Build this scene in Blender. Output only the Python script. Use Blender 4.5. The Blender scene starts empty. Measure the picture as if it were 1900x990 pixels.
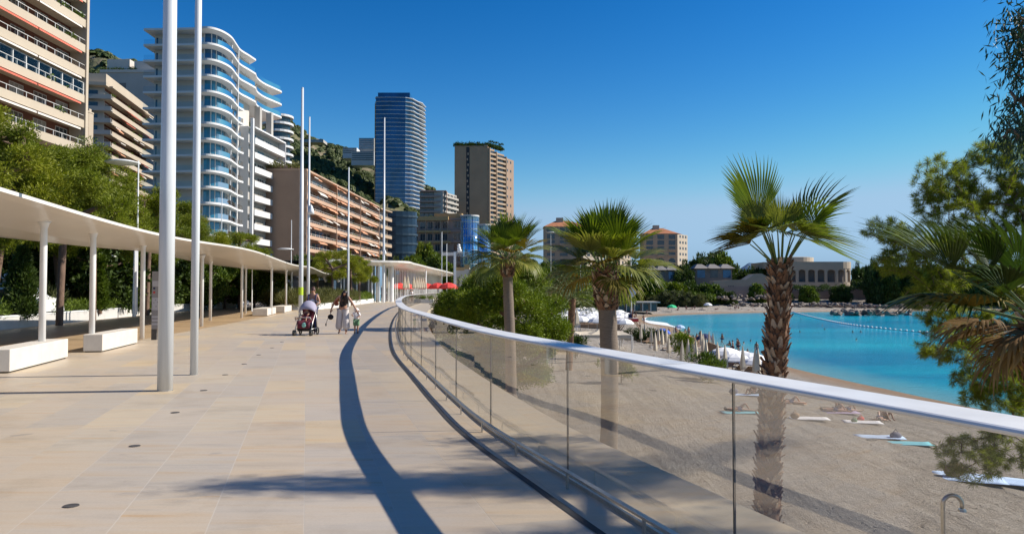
import bpy, bmesh, math, random
import numpy as np
from mathutils import Vector, Matrix, noise as mnoise
R = math.radians
rnd = random.Random(7)
rg = np.random.default_rng(11)
scene = bpy.context.scene
COL = scene.collection

# ------------------------------------------------------------------ camera, world, sun
F = 1425.0; PITCH = math.atan(43.0 / F); EYE = 1.6
cam_d = bpy.data.cameras.new('camera'); cam = bpy.data.objects.new('camera', cam_d); COL.objects.link(cam)
cam.location = (0, 0, EYE); cam.rotation_euler = (math.pi / 2 + PITCH, 0, 0)
cam_d.sensor_width = 36; cam_d.lens = 36 * F / 1900; cam_d.clip_start = 0.1; cam_d.clip_end = 30000
scene.camera = cam
SUN_EL = 36.5; SUN_AZ = 7.0                      # elevation; degrees forward of +X
world = bpy.data.worlds.new('World'); scene.world = world; world.use_nodes = True
wn = world.node_tree.nodes; wl = world.node_tree.links; wn.clear()
sky = wn.new('ShaderNodeTexSky'); sky.sky_type = 'NISHITA'; sky.sun_disc = False
sky.sun_elevation = R(SUN_EL); sky.sun_rotation = R(90 - SUN_AZ)
sky.air_density = 1.0; sky.dust_density = 0.15; sky.ozone_density = 3.0; sky.altitude = 0
# grade of the sky like a polarising filter: deeper overhead, clean towards the horizon
pre = wn.new('ShaderNodeVectorMath'); pre.operation = 'SCALE'; pre.inputs['Scale'].default_value = 0.1
gm = wn.new('ShaderNodeGamma'); gm.inputs['Gamma'].default_value = 1.36
hs = wn.new('ShaderNodeVectorMath'); hs.operation = 'MULTIPLY'; hs.inputs[1].default_value = (17.0, 13.4, 11.8)
sa = wn.new('ShaderNodeHueSaturation'); sa.inputs['Saturation'].default_value = 1.42
bg = wn.new('ShaderNodeBackground'); bg.inputs['Strength'].default_value = 0.10
wo = wn.new('ShaderNodeOutputWorld')
wl.new(sky.outputs[0], pre.inputs[0]); wl.new(pre.outputs[0], sa.inputs['Color']); wl.new(sa.outputs[0], gm.inputs['Color']); wl.new(gm.outputs[0], hs.inputs[0])
# keep the low sky blue: no yellow band above the horizon
sp_ = wn.new('ShaderNodeSeparateXYZ'); cb_ = wn.new('ShaderNodeCombineXYZ'); wl.new(hs.outputs[0], sp_.inputs[0])
def wm(op, a, b):
    n = wn.new('ShaderNodeMath'); n.operation = op
    for i, v in enumerate((a, b)):
        if isinstance(v, (int, float)): n.inputs[i].default_value = v
        else: wl.new(v, n.inputs[i])
    return n.outputs[0]
def smin(a, b, d):
    n = wn.new('ShaderNodeMath'); n.operation = 'SMOOTH_MIN'
    for i, v in enumerate((a, b, d)):
        if isinstance(v, (int, float)): n.inputs[i].default_value = v
        else: wl.new(v, n.inputs[i])
    return n.outputs[0]
bl_ = smin(sp_.outputs[2], 5.7, 3.0); gr_ = smin(sp_.outputs[1], wm('MULTIPLY', bl_, 0.72), 1.6); rd_ = smin(sp_.outputs[0], wm('MULTIPLY', bl_, 0.46), 0.8)
wl.new(rd_, cb_.inputs[0]); wl.new(gr_, cb_.inputs[1]); wl.new(bl_, cb_.inputs[2]); wl.new(cb_.outputs[0], bg.inputs[0]); wl.new(bg.outputs[0], wo.inputs[0])
sl = bpy.data.lights.new('sun', 'SUN'); sl.energy = 4.8; sl.angle = R(0.5); sl.color = (1, 0.94, 0.84)
so = bpy.data.objects.new('sun', sl); COL.objects.link(so)
sdir = Vector((math.cos(R(SUN_EL)) * math.cos(R(SUN_AZ)), math.cos(R(SUN_EL)) * math.sin(R(SUN_AZ)), math.sin(R(SUN_EL))))
so.rotation_euler = sdir.to_track_quat('Z', 'Y').to_euler(); so.location = (60, 10, 60)
vs = scene.view_settings; vs.view_transform = 'Standard'; vs.look = 'None'; vs.exposure = 0.5; vs.gamma = 1
scene.render.engine = 'CYCLES'
cy = scene.cycles; cy.use_denoising = True; cy.max_bounces = 8; cy.transparent_max_bounces = 24
cy.diffuse_bounces = 3; cy.glossy_bounces = 4; cy.sample_clamp_indirect = 4; cy.use_adaptive_sampling = True

def W(px, py, Z):
    """photo pixel + distance along the view -> world point"""
    u = (px - 950) / F; v = (495 - py) / F
    d = (u, math.cos(PITCH) - v * math.sin(PITCH), math.sin(PITCH) + v * math.cos(PITCH))
    t = Z / d[1]
    return Vector((d[0] * t, Z, EYE + d[2] * t))
def G(px, py, z=0.0):
    u = (px - 950) / F; v = (495 - py) / F
    d = (u, math.cos(PITCH) - v * math.sin(PITCH), math.sin(PITCH) + v * math.cos(PITCH))
    t = (z - EYE) / d[2]
    return Vector((d[0] * t, d[1] * t, z))

# ------------------------------------------------------------------ materials
class NT:
    def __init__(s, name):
        s.m = bpy.data.materials.new(name); s.m.use_nodes = True
        s.t = s.m.node_tree; s.n = s.t.nodes; s.l = s.t.links
        s.p = s.n['Principled BSDF']; s.out = s.n['Material Output']
    def new(s, t, **k):
        n = s.n.new(t)
        for a, b in k.items(): setattr(n, a, b)
        return n
    def link(s, a, b): s.l.new(a, b)
    def math(s, op, a, b=None, c=None):
        n = s.n.new('ShaderNodeMath'); n.operation = op
        for i, v in enumerate((a, b, c)):
            if v is None: continue
            if isinstance(v, (int, float)): n.inputs[i].default_value = v
            else: s.l.new(v, n.inputs[i])
        return n.outputs[0]
    def noise(s, scale, detail=4, vec=None, rough=0.5, w=None):
        n = s.n.new('ShaderNodeTexNoise'); n.inputs['Scale'].default_value = scale
        n.inputs['Detail'].default_value = detail; n.inputs['Roughness'].default_value = rough
        if vec is not None: s.l.new(vec, n.inputs['Vector'])
        return n
    def ramp(s, fac, stops):
        n = s.n.new('ShaderNodeValToRGB'); e = n.color_ramp.elements
        while len(e) < len(stops): e.new(0.5)
        for i, (p, c) in enumerate(stops): e[i].position = p; e[i].color = (*c, 1)
        s.l.new(fac, n.inputs[0]); return n.outputs[0]
    def mix(s, fac, a, b, mode='MIX'):
        n = s.n.new('ShaderNodeMix'); n.data_type = 'RGBA'; n.blend_type = mode
        for i, v in ((0, fac), (6, a), (7, b)):
            if isinstance(v, (int, float)): n.inputs[i].default_value = v
            elif isinstance(v, tuple): n.inputs[i].default_value = (*v, 1)
            else: s.l.new(v, n.inputs[i])
        return n.outputs[2]
    def bump(s, h, strength, dist=0.02):
        n = s.n.new('ShaderNodeBump'); n.inputs['Strength'].default_value = strength
        n.inputs['Distance'].default_value = dist; s.l.new(h, n.inputs['Height'])
        s.l.new(n.outputs[0], s.p.inputs['Normal']); return n
    def coords(s, kind='Object'):
        return s.n.new('ShaderNodeTexCoord').outputs[kind]
def mul(c, k): return tuple(min(1, x * k) for x in c)

def mat(name, col, rough=0.6, var=0.12, scale=1.5, metal=0.0, bump=0.0, bscale=20, spec=0.5, stretch=None):
    t = NT(name); p = t.p
    p.inputs['Roughness'].default_value = rough; p.inputs['Metallic'].default_value = metal
    p.inputs['Specular IOR Level'].default_value = spec
    v = t.coords('Object')
    if stretch:
        mp = t.new('ShaderNodeMapping'); mp.inputs['Scale'].default_value = stretch; t.link(v, mp.inputs[0]); v = mp.outputs[0]
    n1 = t.noise(scale, 5, v, 0.6)
    c = t.ramp(n1.outputs[0], [(0.3, mul(col, 1 - var)), (0.7, mul(col, 1 + var))])
    t.link(c, p.inputs['Base Color'])
    if bump:
        n2 = t.noise(bscale, 4, v); t.bump(n2.outputs[0], bump)
    return t.m

def leafmat(name, a, b, rough=0.55, trans=0.25):
    t = NT(name); g = t.new('ShaderNodeNewGeometry')
    big = t.noise(0.6, 2, t.coords('Object'))
    f = t.math('ADD', t.math('MULTIPLY', g.outputs['Random Per Island'], 0.65), t.math('MULTIPLY', t.math('SUBTRACT', big.outputs[0], 0.32), 0.9))
    c = t.ramp(f, [(0.05, a), (0.95, b)])
    oi = t.new('ShaderNodeObjectInfo'); c = t.mix(1.0, c, t.ramp(oi.outputs['Random'], [(0.0, (0.72, 0.76, 0.80)), (0.5, (1.0, 1.0, 1.0)), (1.0, (1.22, 1.08, 0.85))]), 'MULTIPLY')
    dn = t.noise(2.3, 3, t.coords('Object')); c = t.mix(t.ramp(dn.outputs[0], [(0.62, (0, 0, 0)), (0.74, (0.45, 0.45, 0.45))]), c, mul(b, 1.25))
    t.link(c, t.p.inputs['Base Color']); t.p.inputs['Roughness'].default_value = rough
    t.p.inputs['Specular IOR Level'].default_value = 0.3
    tr = t.new('ShaderNodeBsdfTranslucent'); t.link(t.mix(1.0, c, (0.9, 1.0, 0.4), 'MULTIPLY'), tr.inputs[0])
    mx = t.new('ShaderNodeMixShader'); mx.inputs[0].default_value = trans
    t.link(t.p.outputs[0], mx.inputs[1]); t.link(tr.outputs[0], mx.inputs[2]); t.link(mx.outputs[0], t.out.inputs[0])
    return t.m

def glassmat(name, tint=(0.86, 0.87, 0.84), ior=1.5, rough=0.0, boost=1.0, film=0.0, filmcol=(0.5,0.5,0.5)):
    """thin clear sheet: fresnel reflection over straight-through transmission"""
    t = NT(name); t.n.remove(t.p)
    fr = t.new('ShaderNodeFresnel'); fr.inputs[0].default_value = ior
    gl = t.new('ShaderNodeBsdfGlossy'); gl.inputs['Roughness'].default_value = rough
    tp = t.new('ShaderNodeBsdfTransparent'); tp.inputs[0].default_value = (*tint, 1)
    mx = t.new('ShaderNodeMixShader'); t.link(t.math('MINIMUM', t.math('MULTIPLY', fr.outputs[0], boost), 1.0), mx.inputs[0])
    t.link(tp.outputs[0], mx.inputs[1]); t.link(gl.outputs[0], mx.inputs[2]); last = mx.outputs[0]
    if film:
        sm_ = t.ramp(t.noise(0.9, 6, t.coords('Object'), 0.7).outputs[0], [(0.4, (0.3, 0.3, 0.3)), (0.75, (1, 1, 1))]); ff = t.math('MULTIPLY', sm_, film * 2)
        df = t.new('ShaderNodeBsdfDiffuse'); df.inputs[0].default_value = (*filmcol, 1)
        m2 = t.new('ShaderNodeMixShader'); t.link(ff, m2.inputs[0])
        t.link(last, m2.inputs[1]); t.link(df.outputs[0], m2.inputs[2]); last = m2.outputs[0]
    t.link(last, t.out.inputs[0]); return t.m

M = {}
M['white'] = mat('white_paint', (0.78, 0.78, 0.77), 0.35, 0.04, 3, bump=0.02)
M['pole'] = mat('pole_paint', (0.60, 0.62, 0.63), 0.30, 0.10, 3, stretch=(4, 4, 0.3))
M['canopy'] = mat('canopy_paint', (0.72, 0.68, 0.62), 0.25, 0.05, 0.5, spec=0.5)
M['rail'] = mat('rail_paint', (0.72, 0.71, 0.69), 0.38, 0.09, 2.5, bump=0.03, bscale=60, stretch=(1, 1, 4))
M['steel'] = mat('brushed_steel', (0.50, 0.48, 0.45), 0.32, 0.1, 20, metal=0.9)
M['steel_dark'] = mat('dark_steel', (0.10, 0.09, 0.08), 0.5, 0.25, 12, metal=0.4)
M['dark'] = mat('dark_recess', (0.03, 0.03, 0.032), 0.7, 0.3, 3)
M['bench'] = mat('bench_stone', (0.62, 0.57, 0.50), 0.6, 0.08, 2.5, bump=0.1, bscale=40)
M['planter'] = mat('planter_wall', (0.55, 0.53, 0.50), 0.7, 0.08, 1.2, bump=0.08)
M['beige'] = mat('beige_render', (0.40, 0.32, 0.23), 0.8, 0.07, 0.15)
M['beige_pale'] = mat('pale_beige_render', (0.44, 0.365, 0.275), 0.8, 0.06, 0.15)
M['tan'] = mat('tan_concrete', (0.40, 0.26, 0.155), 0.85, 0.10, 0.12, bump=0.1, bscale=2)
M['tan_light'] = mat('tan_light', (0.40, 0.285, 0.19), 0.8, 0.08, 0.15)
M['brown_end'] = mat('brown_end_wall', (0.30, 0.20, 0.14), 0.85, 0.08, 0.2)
M['peach'] = mat('peach_concrete', (0.44, 0.29, 0.20), 0.8, 0.08, 0.2)
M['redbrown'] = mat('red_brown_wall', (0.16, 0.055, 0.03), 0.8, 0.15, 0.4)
M['grey_wall'] = mat('grey_wall', (0.40, 0.37, 0.33), 0.8, 0.08, 0.2)
M['grey_dark'] = mat('dark_grey_wall', (0.17, 0.155, 0.14), 0.8, 0.12, 0.2)
M['white_build'] = mat('white_facade', (0.62, 0.61, 0.60), 0.6, 0.04, 0.3)
M['white_shade'] = mat('cream_facade', (0.55, 0.50, 0.44), 0.7, 0.06, 0.3)
M['ochre'] = mat('ochre_band', (0.44, 0.29, 0.13), 0.8, 0.1, 0.2)
M['terracotta'] = mat('terracotta_roof', (0.44, 0.17, 0.08), 0.8, 0.15, 1)
M['pinkish'] = mat('pinkish_wall', (0.36, 0.25, 0.20), 0.8, 0.1, 0.2)
M['win'] = mat('window_glass', (0.035, 0.045, 0.055), 0.08, 0.5, 0.4, spec=0.8)
M['win_blue'] = mat('blue_window_glass', (0.02, 0.10, 0.20), 0.04, 0.35, 0.25, spec=1.0, metal=0.35)
M['win_teal'] = mat('teal_window_glass', (0.02, 0.15, 0.24), 0.05, 0.35, 0.25, spec=1.0, metal=0.3)
M['win_night'] = mat('night_glass', (0.012, 0.03, 0.055), 0.15, 0.4, 0.2)
M['win_deep'] = mat('deep_blue_glass', (0.02, 0.075, 0.17), 0.05, 0.4, 0.1, spec=1.0, metal=0.35)
M['glass_cyl'] = mat('mirror_glass', (0.30, 0.58, 0.78), 0.03, 0.3, 0.25, spec=1.0, metal=0.8)
M['win_blind'] = mat('window_blind', (0.30, 0.27, 0.23), 0.5, 0.3, 0.6)
M['win_curtain'] = mat('window_curtain', (0.13, 0.12, 0.115), 0.25, 0.4, 0.8)
M['frame'] = mat('window_frame', (0.6, 0.58, 0.55), 0.5, 0.05)
M['balu'] = glassmat('balustrade_glass', (0.80, 0.85, 0.88), 1.45, 0.05)
M['railglass'] = glassmat('rail_glass', (0.95, 0.94, 0.915), 1.40, 0.0, 0.38, film=0.010, filmcol=(0.6, 0.57, 0.5))
M['edge'] = mat('glass_edge', (0.03, 0.033, 0.03), 0.3, 0.1)
M['shopglass'] = glassmat('shop_glass', (0.4, 0.42, 0.42), 1.6, 0.0)
M['awn_red'] = mat('red_awning', (0.55, 0.13, 0.08), 0.8, 0.12, 0.8)
M['awn_white'] = mat('white_awning', (0.62, 0.56, 0.50), 0.8, 0.08, 0.8)
M['awn_orange'] = mat('orange_awning', (0.62, 0.30, 0.17), 0.8, 0.15, 0.8)
M['bark'] = mat('pine_bark', (0.16, 0.10, 0.07), 0.9, 0.4, 3, bump=0.6, bscale=8, stretch=(3, 3, 0.8))
M['palm_bark'] = mat('palm_bark', (0.19, 0.145, 0.11), 0.9, 0.22, 6, bump=0.8, bscale=6, stretch=(1, 1, 8))
M['boot'] = mat('palm_boot', (0.17, 0.085, 0.045), 0.85, 0.5, 6, bump=0.5, bscale=25)
M['boot_pale'] = mat('palm_boot_pale', (0.42, 0.31, 0.22), 0.85, 0.3, 8)
M['needle'] = leafmat('pine_needles', (0.09, 0.12, 0.008), (0.31, 0.34, 0.025), trans=0.35)
M['needle_near'] = leafmat('near_pine_needles', (0.10, 0.14, 0.012), (0.40, 0.42, 0.06), trans=0.5)
M['leaf_dark'] = leafmat('dark_leaves', (0.022, 0.045, 0.008), (0.085, 0.125, 0.02))
M['leaf_mid'] = leafmat('mid_leaves', (0.05, 0.09, 0.008), (0.19, 0.25, 0.025))
M['leaf_bright'] = leafmat('bright_leaves', (0.075, 0.115, 0.005), (0.27, 0.33, 0.014))
M['leaf_olive'] = leafmat('olive_leaves', (0.06, 0.07, 0.025), (0.17, 0.18, 0.07))
M['gum'] = leafmat('gum_leaves', (0.03, 0.06, 0.03), (0.06, 0.11, 0.06), trans=0.15)
M['frond'] = leafmat('palm_frond', (0.10, 0.15, 0.012), (0.27, 0.33, 0.03), 0.35, 0.3)
M['frond_pale'] = leafmat('pale_palm_frond', (0.14, 0.17, 0.035), (0.32, 0.32, 0.10), 0.4, 0.35)
M['frond_dark'] = leafmat('dark_palm_frond', (0.025, 0.052, 0.010), (0.08, 0.125, 0.025), 0.4, 0.2)
M['frond_dry'] = leafmat('dry_palm_frond', (0.16, 0.085, 0.03), (0.34, 0.21, 0.09), 0.7, 0.3)
M['frond_olive'] = leafmat('ochre_palm_frond', (0.13, 0.10, 0.012), (0.27, 0.20, 0.03), 0.6, 0.3)
M['petiole'] = mat('petiole', (0.14, 0.19, 0.05), 0.5, 0.2, 3)
M['flower'] = leafmat('orange_flowers', (0.55, 0.22, 0.01), (0.85, 0.50, 0.03))
M['flower_white'] = leafmat('white_flowers', (0.6, 0.55, 0.5), (0.8, 0.8, 0.75))
M['skin'] = mat('skin', (0.42, 0.22, 0.14), 0.5, 0.06, 8)
M['skin_dark'] = mat('tanned_skin', (0.27, 0.13, 0.08), 0.5, 0.06, 8)
M['hill_leaf'] = leafmat('hill_leaves', (0.04, 0.065, 0.022), (0.13, 0.165, 0.06))
M['hair'] = mat('dark_hair', (0.02, 0.012, 0.01), 0.5, 0.3, 20)
M['hair_brown'] = mat('brown_hair', (0.07, 0.025, 0.015), 0.5, 0.3, 20)
M['cloth_white'] = mat('white_cloth', (0.72, 0.70, 0.70), 0.85, 0.06, 6, bump=0.2)
M['cloth_trouser'] = mat('pale_trousers', (0.60, 0.55, 0.53), 0.85, 0.12, 5, bump=0.3, stretch=(3, 3, 0.6))
M['cloth_black'] = mat('black_cloth', (0.015, 0.013, 0.016), 0.85, 0.2, 6)
M['cloth_grey'] = mat('grey_cloth', (0.16, 0.15, 0.19), 0.85, 0.12, 6)
M['cloth_lilac'] = mat('lilac_cloth', (0.33, 0.31, 0.40), 0.85, 0.08, 6)
M['cloth_maroon'] = mat('maroon_cloth', (0.13, 0.02, 0.035), 0.85, 0.2, 6)
M['cloth_green'] = mat('green_cloth', (0.13, 0.25, 0.13), 0.85, 0.15, 6)
M['cloth_blue'] = mat('blue_cloth', (0.05, 0.12, 0.50), 0.85, 0.1, 6)
M['cloth_navy'] = mat('navy_cloth', (0.02, 0.03, 0.10), 0.85, 0.1, 6)
M['cloth_red'] = mat('red_cloth', (0.65, 0.05, 0.04), 0.8, 0.1, 3)
M['cloth_rust'] = mat('rust_cloth', (0.22, 0.06, 0.03), 0.8, 0.1, 3)
M['para'] = mat('cream_parasol', (0.60, 0.51, 0.38), 0.85, 0.06, 2)
M['para_white'] = mat('white_parasol', (0.78, 0.77, 0.76), 0.85, 0.04, 2)
M['para_green'] = mat('green_parasol', (0.03, 0.55, 0.22), 0.8, 0.08, 2)
M['towel_blue'] = mat('pale_blue_towel', (0.45, 0.58, 0.78), 0.95, 0.08, 4)
M['towel_teal'] = mat('teal_towel', (0.15, 0.42, 0.48), 0.95, 0.1, 4)
M['towel_lilac'] = mat('lilac_towel', (0.36, 0.28, 0.42), 0.95, 0.1, 4)
M['rubber'] = mat('black_rubber', (0.015, 0.015, 0.016), 0.7, 0.1)
M['rock'] = mat('rock', (0.21, 0.17, 0.14), 0.9, 0.35, 0.8, bump=0.6, bscale=2)
M['wood'] = mat('timber', (0.30, 0.19, 0.11), 0.8, 0.2, 3)
M['red_paint'] = mat('red_paint', (0.50, 0.03, 0.03), 0.5, 0.08)
M['totem'] = mat('totem_grey', (0.30, 0.28, 0.27), 0.4, 0.06)
M['totem_pale'] = mat('totem_panel', (0.50, 0.48, 0.50), 0.4, 0.06)
M['roof_grey'] = mat('grey_roof', (0.22, 0.20, 0.185), 0.8, 0.12, 0.5)
M['float'] = mat('white_float', (0.75, 0.75, 0.75), 0.4, 0.05)
M['yellow'] = mat('yellow_tape', (0.45, 0.60, 0.03), 0.5, 0.15, 10)
M['jade'] = mat('jade_plastic', (0.25, 0.55, 0.45), 0.5, 0.05)

# ------------------------------------------------------------------ mesh helpers
def link(o, parent=None):
    COL.objects.link(o)
    if parent is not None: o.parent = parent
    return o
class MB:
    def __init__(s): s.v = []; s.f = []; s.smooth = False
    def add(s, vs, fs):
        b = len(s.v); s.v += [tuple(v) for v in vs]; s.f += [tuple(i + b for i in f) for f in fs]; return s
    def box(s, x0, x1, y0, y1, z0, z1):
        s.add([(x0, y0, z0), (x1, y0, z0), (x1, y1, z0), (x0, y1, z0), (x0, y0, z1), (x1, y0, z1), (x1, y1, z1), (x0, y1, z1)],
              [(0, 3, 2, 1), (4, 5, 6, 7), (0, 1, 5, 4), (1, 2, 6, 5), (2, 3, 7, 6), (3, 0, 4, 7)]); return s
    def prism(s, poly, z0, z1, caps=True):
        n = len(poly); a = sum(poly[i][0] * poly[(i + 1) % n][1] - poly[(i + 1) % n][0] * poly[i][1] for i in range(n))
        if a < 0: poly = poly[::-1]
        vs = [(p[0], p[1], z0) for p in poly] + [(p[0], p[1], z1) for p in poly]
        fs = [(i, (i + 1) % n, (i + 1) % n + n, i + n) for i in range(n)]
        if caps: fs += [tuple(range(n - 1, -1, -1)), tuple(range(n, 2 * n))]
        return s.add(vs, fs)
    def tube(s, pts, rad, n=8, caps=True):
        pts = [Vector(p) for p in pts]; m = len(pts)
        if not hasattr(rad, '__len__'): rad = [rad] * m
        vs = []; prev = None
        for i, p in enumerate(pts):
            t = (pts[min(i + 1, m - 1)] - pts[max(i - 1, 0)]).normalized()
            if prev is None:
                a = t.cross(Vector((0, 0, 1)) if abs(t.z) < 0.9 else Vector((1, 0, 0))).normalized()
            else:
                a = (prev - t * prev.dot(t)).normalized()
            prev = a; b = t.cross(a)
            for k in range(n):
                th = 2 * math.pi * k / n
                vs.append(p + (a * math.cos(th) + b * math.sin(th)) * rad[i])
        fs = [(i * n + k, i * n + (k + 1) % n, (i + 1) * n + (k + 1) % n, (i + 1) * n + k) for i in range(m - 1) for k in range(n)]
        if caps: fs += [tuple(range(n - 1, -1, -1)), tuple(range((m - 1) * n, m * n))]
        return s.add(vs, fs)
    def lathe(s, prof, c=(0, 0, 0), n=12):
        vs = [(c[0] + r * math.cos(2 * math.pi * k / n), c[1] + r * math.sin(2 * math.pi * k / n), c[2] + z) for r, z in prof for k in range(n)]
        m = len(prof)
        fs = [(i * n + k, i * n + (k + 1) % n, (i + 1) * n + (k + 1) % n, (i + 1) * n + k) for i in range(m - 1) for k in range(n)]
        fs += [tuple(range(n - 1, -1, -1)), tuple(range((m - 1) * n, m * n))]
        return s.add(vs, fs)
    def strip(s, rows):
        """rows: list of equal-length point lists -> skinned sheet"""
        m = len(rows[0]); b = [p for r in rows for p in r]
        fs = [(i * m + k, i * m + k + 1, (i + 1) * m + k + 1, (i + 1) * m + k) for i in range(len(rows) - 1) for k in range(m - 1)]
        return s.add(b, fs)
    def ball(s, c, r, n=8, m=6):
        if not hasattr(r, '__len__'): r = (r, r, r)
        prof = [(math.sin(math.pi * i / m), -math.cos(math.pi * i / m)) for i in range(1, m)]
        vs = [(c[0] + r[0] * q * math.cos(2 * math.pi * k / n), c[1] + r[1] * q * math.sin(2 * math.pi * k / n), c[2] + r[2] * z) for q, z in prof for k in range(n)]
        fs = [(i * n + k, i * n + (k + 1) % n, (i + 1) * n + (k + 1) % n, (i + 1) * n + k) for i in range(m - 2) for k in range(n)]
        vs += [(c[0], c[1], c[2] - r[2]), (c[0], c[1], c[2] + r[2])]; b = (m - 1) * n
        fs += [(b, (k + 1) % n, k) for k in range(n)] + [(b + 1, b - n + k, b - n + (k + 1) % n) for k in range(n)]
        return s.add(vs, fs)
    def mesh(s, name, material, smooth=False):
        me = bpy.data.meshes.new(name); me.from_pydata(s.v, [], s.f); me.materials.append(material)
        if smooth: me.polygons.foreach_set('use_smooth', [True] * len(me.polygons))
        me.update(); return me
    def build(s, name, material, parent=None, smooth=False, loc=None, bevel=0):
        o = bpy.data.objects.new(name, s.mesh(name, material, smooth)); link(o, parent)
        if loc is not None: o.location = loc
        if bevel:
            b = o.modifiers.new('bevel', 'BEVEL'); b.width = bevel; b.segments = 2; b.limit_method = 'ANGLE'
        return o
def npmesh(name, V, Q, material, smooth=False):
    V = np.asarray(V, dtype=np.float32); Q = np.asarray(Q, dtype=np.int32); k = Q.shape[1]
    me = bpy.data.meshes.new(name)
    me.vertices.add(len(V)); me.vertices.foreach_set('co', V.ravel())
    me.loops.add(Q.size); me.loops.foreach_set('vertex_index', Q.ravel())
    me.polygons.add(len(Q)); me.polygons.foreach_set('loop_start', np.arange(0, Q.size, k, dtype=np.int32))
    try: me.polygons.foreach_set('loop_total', np.full(len(Q), k, dtype=np.int32))
    except Exception: pass
    if smooth: me.polygons.foreach_set('use_smooth', np.ones(len(Q), dtype=bool))
    me.materials.append(material); me.update(calc_edges=True); me.validate(); return me
def obj(name, me, parent=None, loc=None):
    o = bpy.data.objects.new(name, me); link(o, parent)
    if loc is not None: o.location = loc
    return o
def tag(o, label, cat, group=None):
    o['label'] = label; o['category'] = cat
    if group: o['group'] = group
    return o
def struct(o, kind='structure', label=None):
    o['kind'] = kind
    if label: o['label'] = label
    return o
def thing(name, label, cat, loc=(0, 0, 0), rz=0.0, group=None):
    o = bpy.data.objects.new(name, None); o.empty_display_size = 0.2; link(o)
    o.location = loc; o.rotation_euler = (0, 0, rz)
    return tag(o, label, cat, group)
KIDS = {}
def dup(src, loc, rz=0.0, label=None, group=None, scale=None):
    r = src.copy(); COL.objects.link(r); r.location = loc; r.rotation_euler = (0, 0, rz)
    if scale is not None: r.scale = scale if hasattr(scale, '__len__') else (scale,) * 3
    if label: r['label'] = label
    if group: r['group'] = group
    def rec(a, b):
        for ch in KIDS.setdefault(a.name, list(a.children)):
            c = ch.copy(); COL.objects.link(c); c.parent = b; rec(ch, c)
    rec(src, r)
    return r
def crom(pts, per=8):
    P = [Vector(p) for p in pts]; P = [P[0] * 2 - P[1]] + P + [P[-1] * 2 - P[-2]]; out = []
    for i in range(1, len(P) - 2):
        a, b, c, d = P[i - 1:i + 3]
        for k in range(per):
            t = k / per
            out.append(0.5 * ((2 * b) + (c - a) * t + (2 * a - 5 * b + 4 * c - d) * t * t + (3 * b - a - 3 * c + d) * t ** 3))
    out.append(P[-2]); return out
def resample(pts, step):
    out = [pts[0].copy()]; acc = 0.0
    for a, b in zip(pts, pts[1:]):
        L = (b - a).length; d = step - acc
        while d <= L:
            out.append(a + (b - a) * (d / L)); d += step
        acc = (acc + L) % step
    return out
def offset(pts, d):
    """shift a plan polyline to its right by d (number or per-point list)"""
    out = []
    for i, p in enumerate(pts):
        t = (pts[min(i + 1, len(pts) - 1)] - pts[max(i - 1, 0)]); t.z = 0; t.normalize()
        k = d[i] if hasattr(d, '__len__') else d
        out.append(p + Vector((t.y, -t.x, 0)) * k)
    return out
def sweep(mb, pts, section, closed=True):
    """section: list of (offset to the right, height)"""
    n = len(section); vs = []
    for i, p in enumerate(pts):
        t = (pts[min(i + 1, len(pts) - 1)] - pts[max(i - 1, 0)]); t.z = 0; t.normalize()
        r = Vector((t.y, -t.x, 0))
        for a, z in section: vs.append(p + r * a + Vector((0, 0, z)))
    m = len(pts); fs = []
    for i in range(m - 1):
        for k in range(n if closed else n - 1):
            k2 = (k + 1) % n
            fs.append((i * n + k, (i + 1) * n + k, (i + 1) * n + k2, i * n + k2))
    if closed: fs += [tuple(range(n)), tuple(range(m * n - 1, (m - 1) * n - 1, -1))]
    mb.add(vs, fs); return mb
# ------------------------------------------------------------------ ground, promenade, beach, sea
# foot of the glass railing, in plan (x, y)
RAILPTS = [(4.3, -5), (2.9, -1), (2.25, 1.2), (1.8, 2.7), (1.1, 4.7), (0.47, 6.6), (0.01, 8), (-0.36, 9.3), (-0.66, 10.56), (-0.95, 11.8), (-1.24, 13.1),
           (-1.51, 14.3), (-2.75, 20), (-4.1, 28), (-5.45, 37), (-6.8, 47), (-8.4, 60), (-9.95, 75), (-11.6, 100), (-12.6, 130),
           (-12.4, 160), (-10.5, 190), (-7.5, 206)]
RP = resample(crom([(x, y, 0) for x, y in RAILPTS], 16), 0.5)
def cum(pts):
    s = [0.0]
    for a, b in zip(pts, pts[1:]): s.append(s[-1] + (b - a).length)
    return s
RS = cum(RP)
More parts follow.
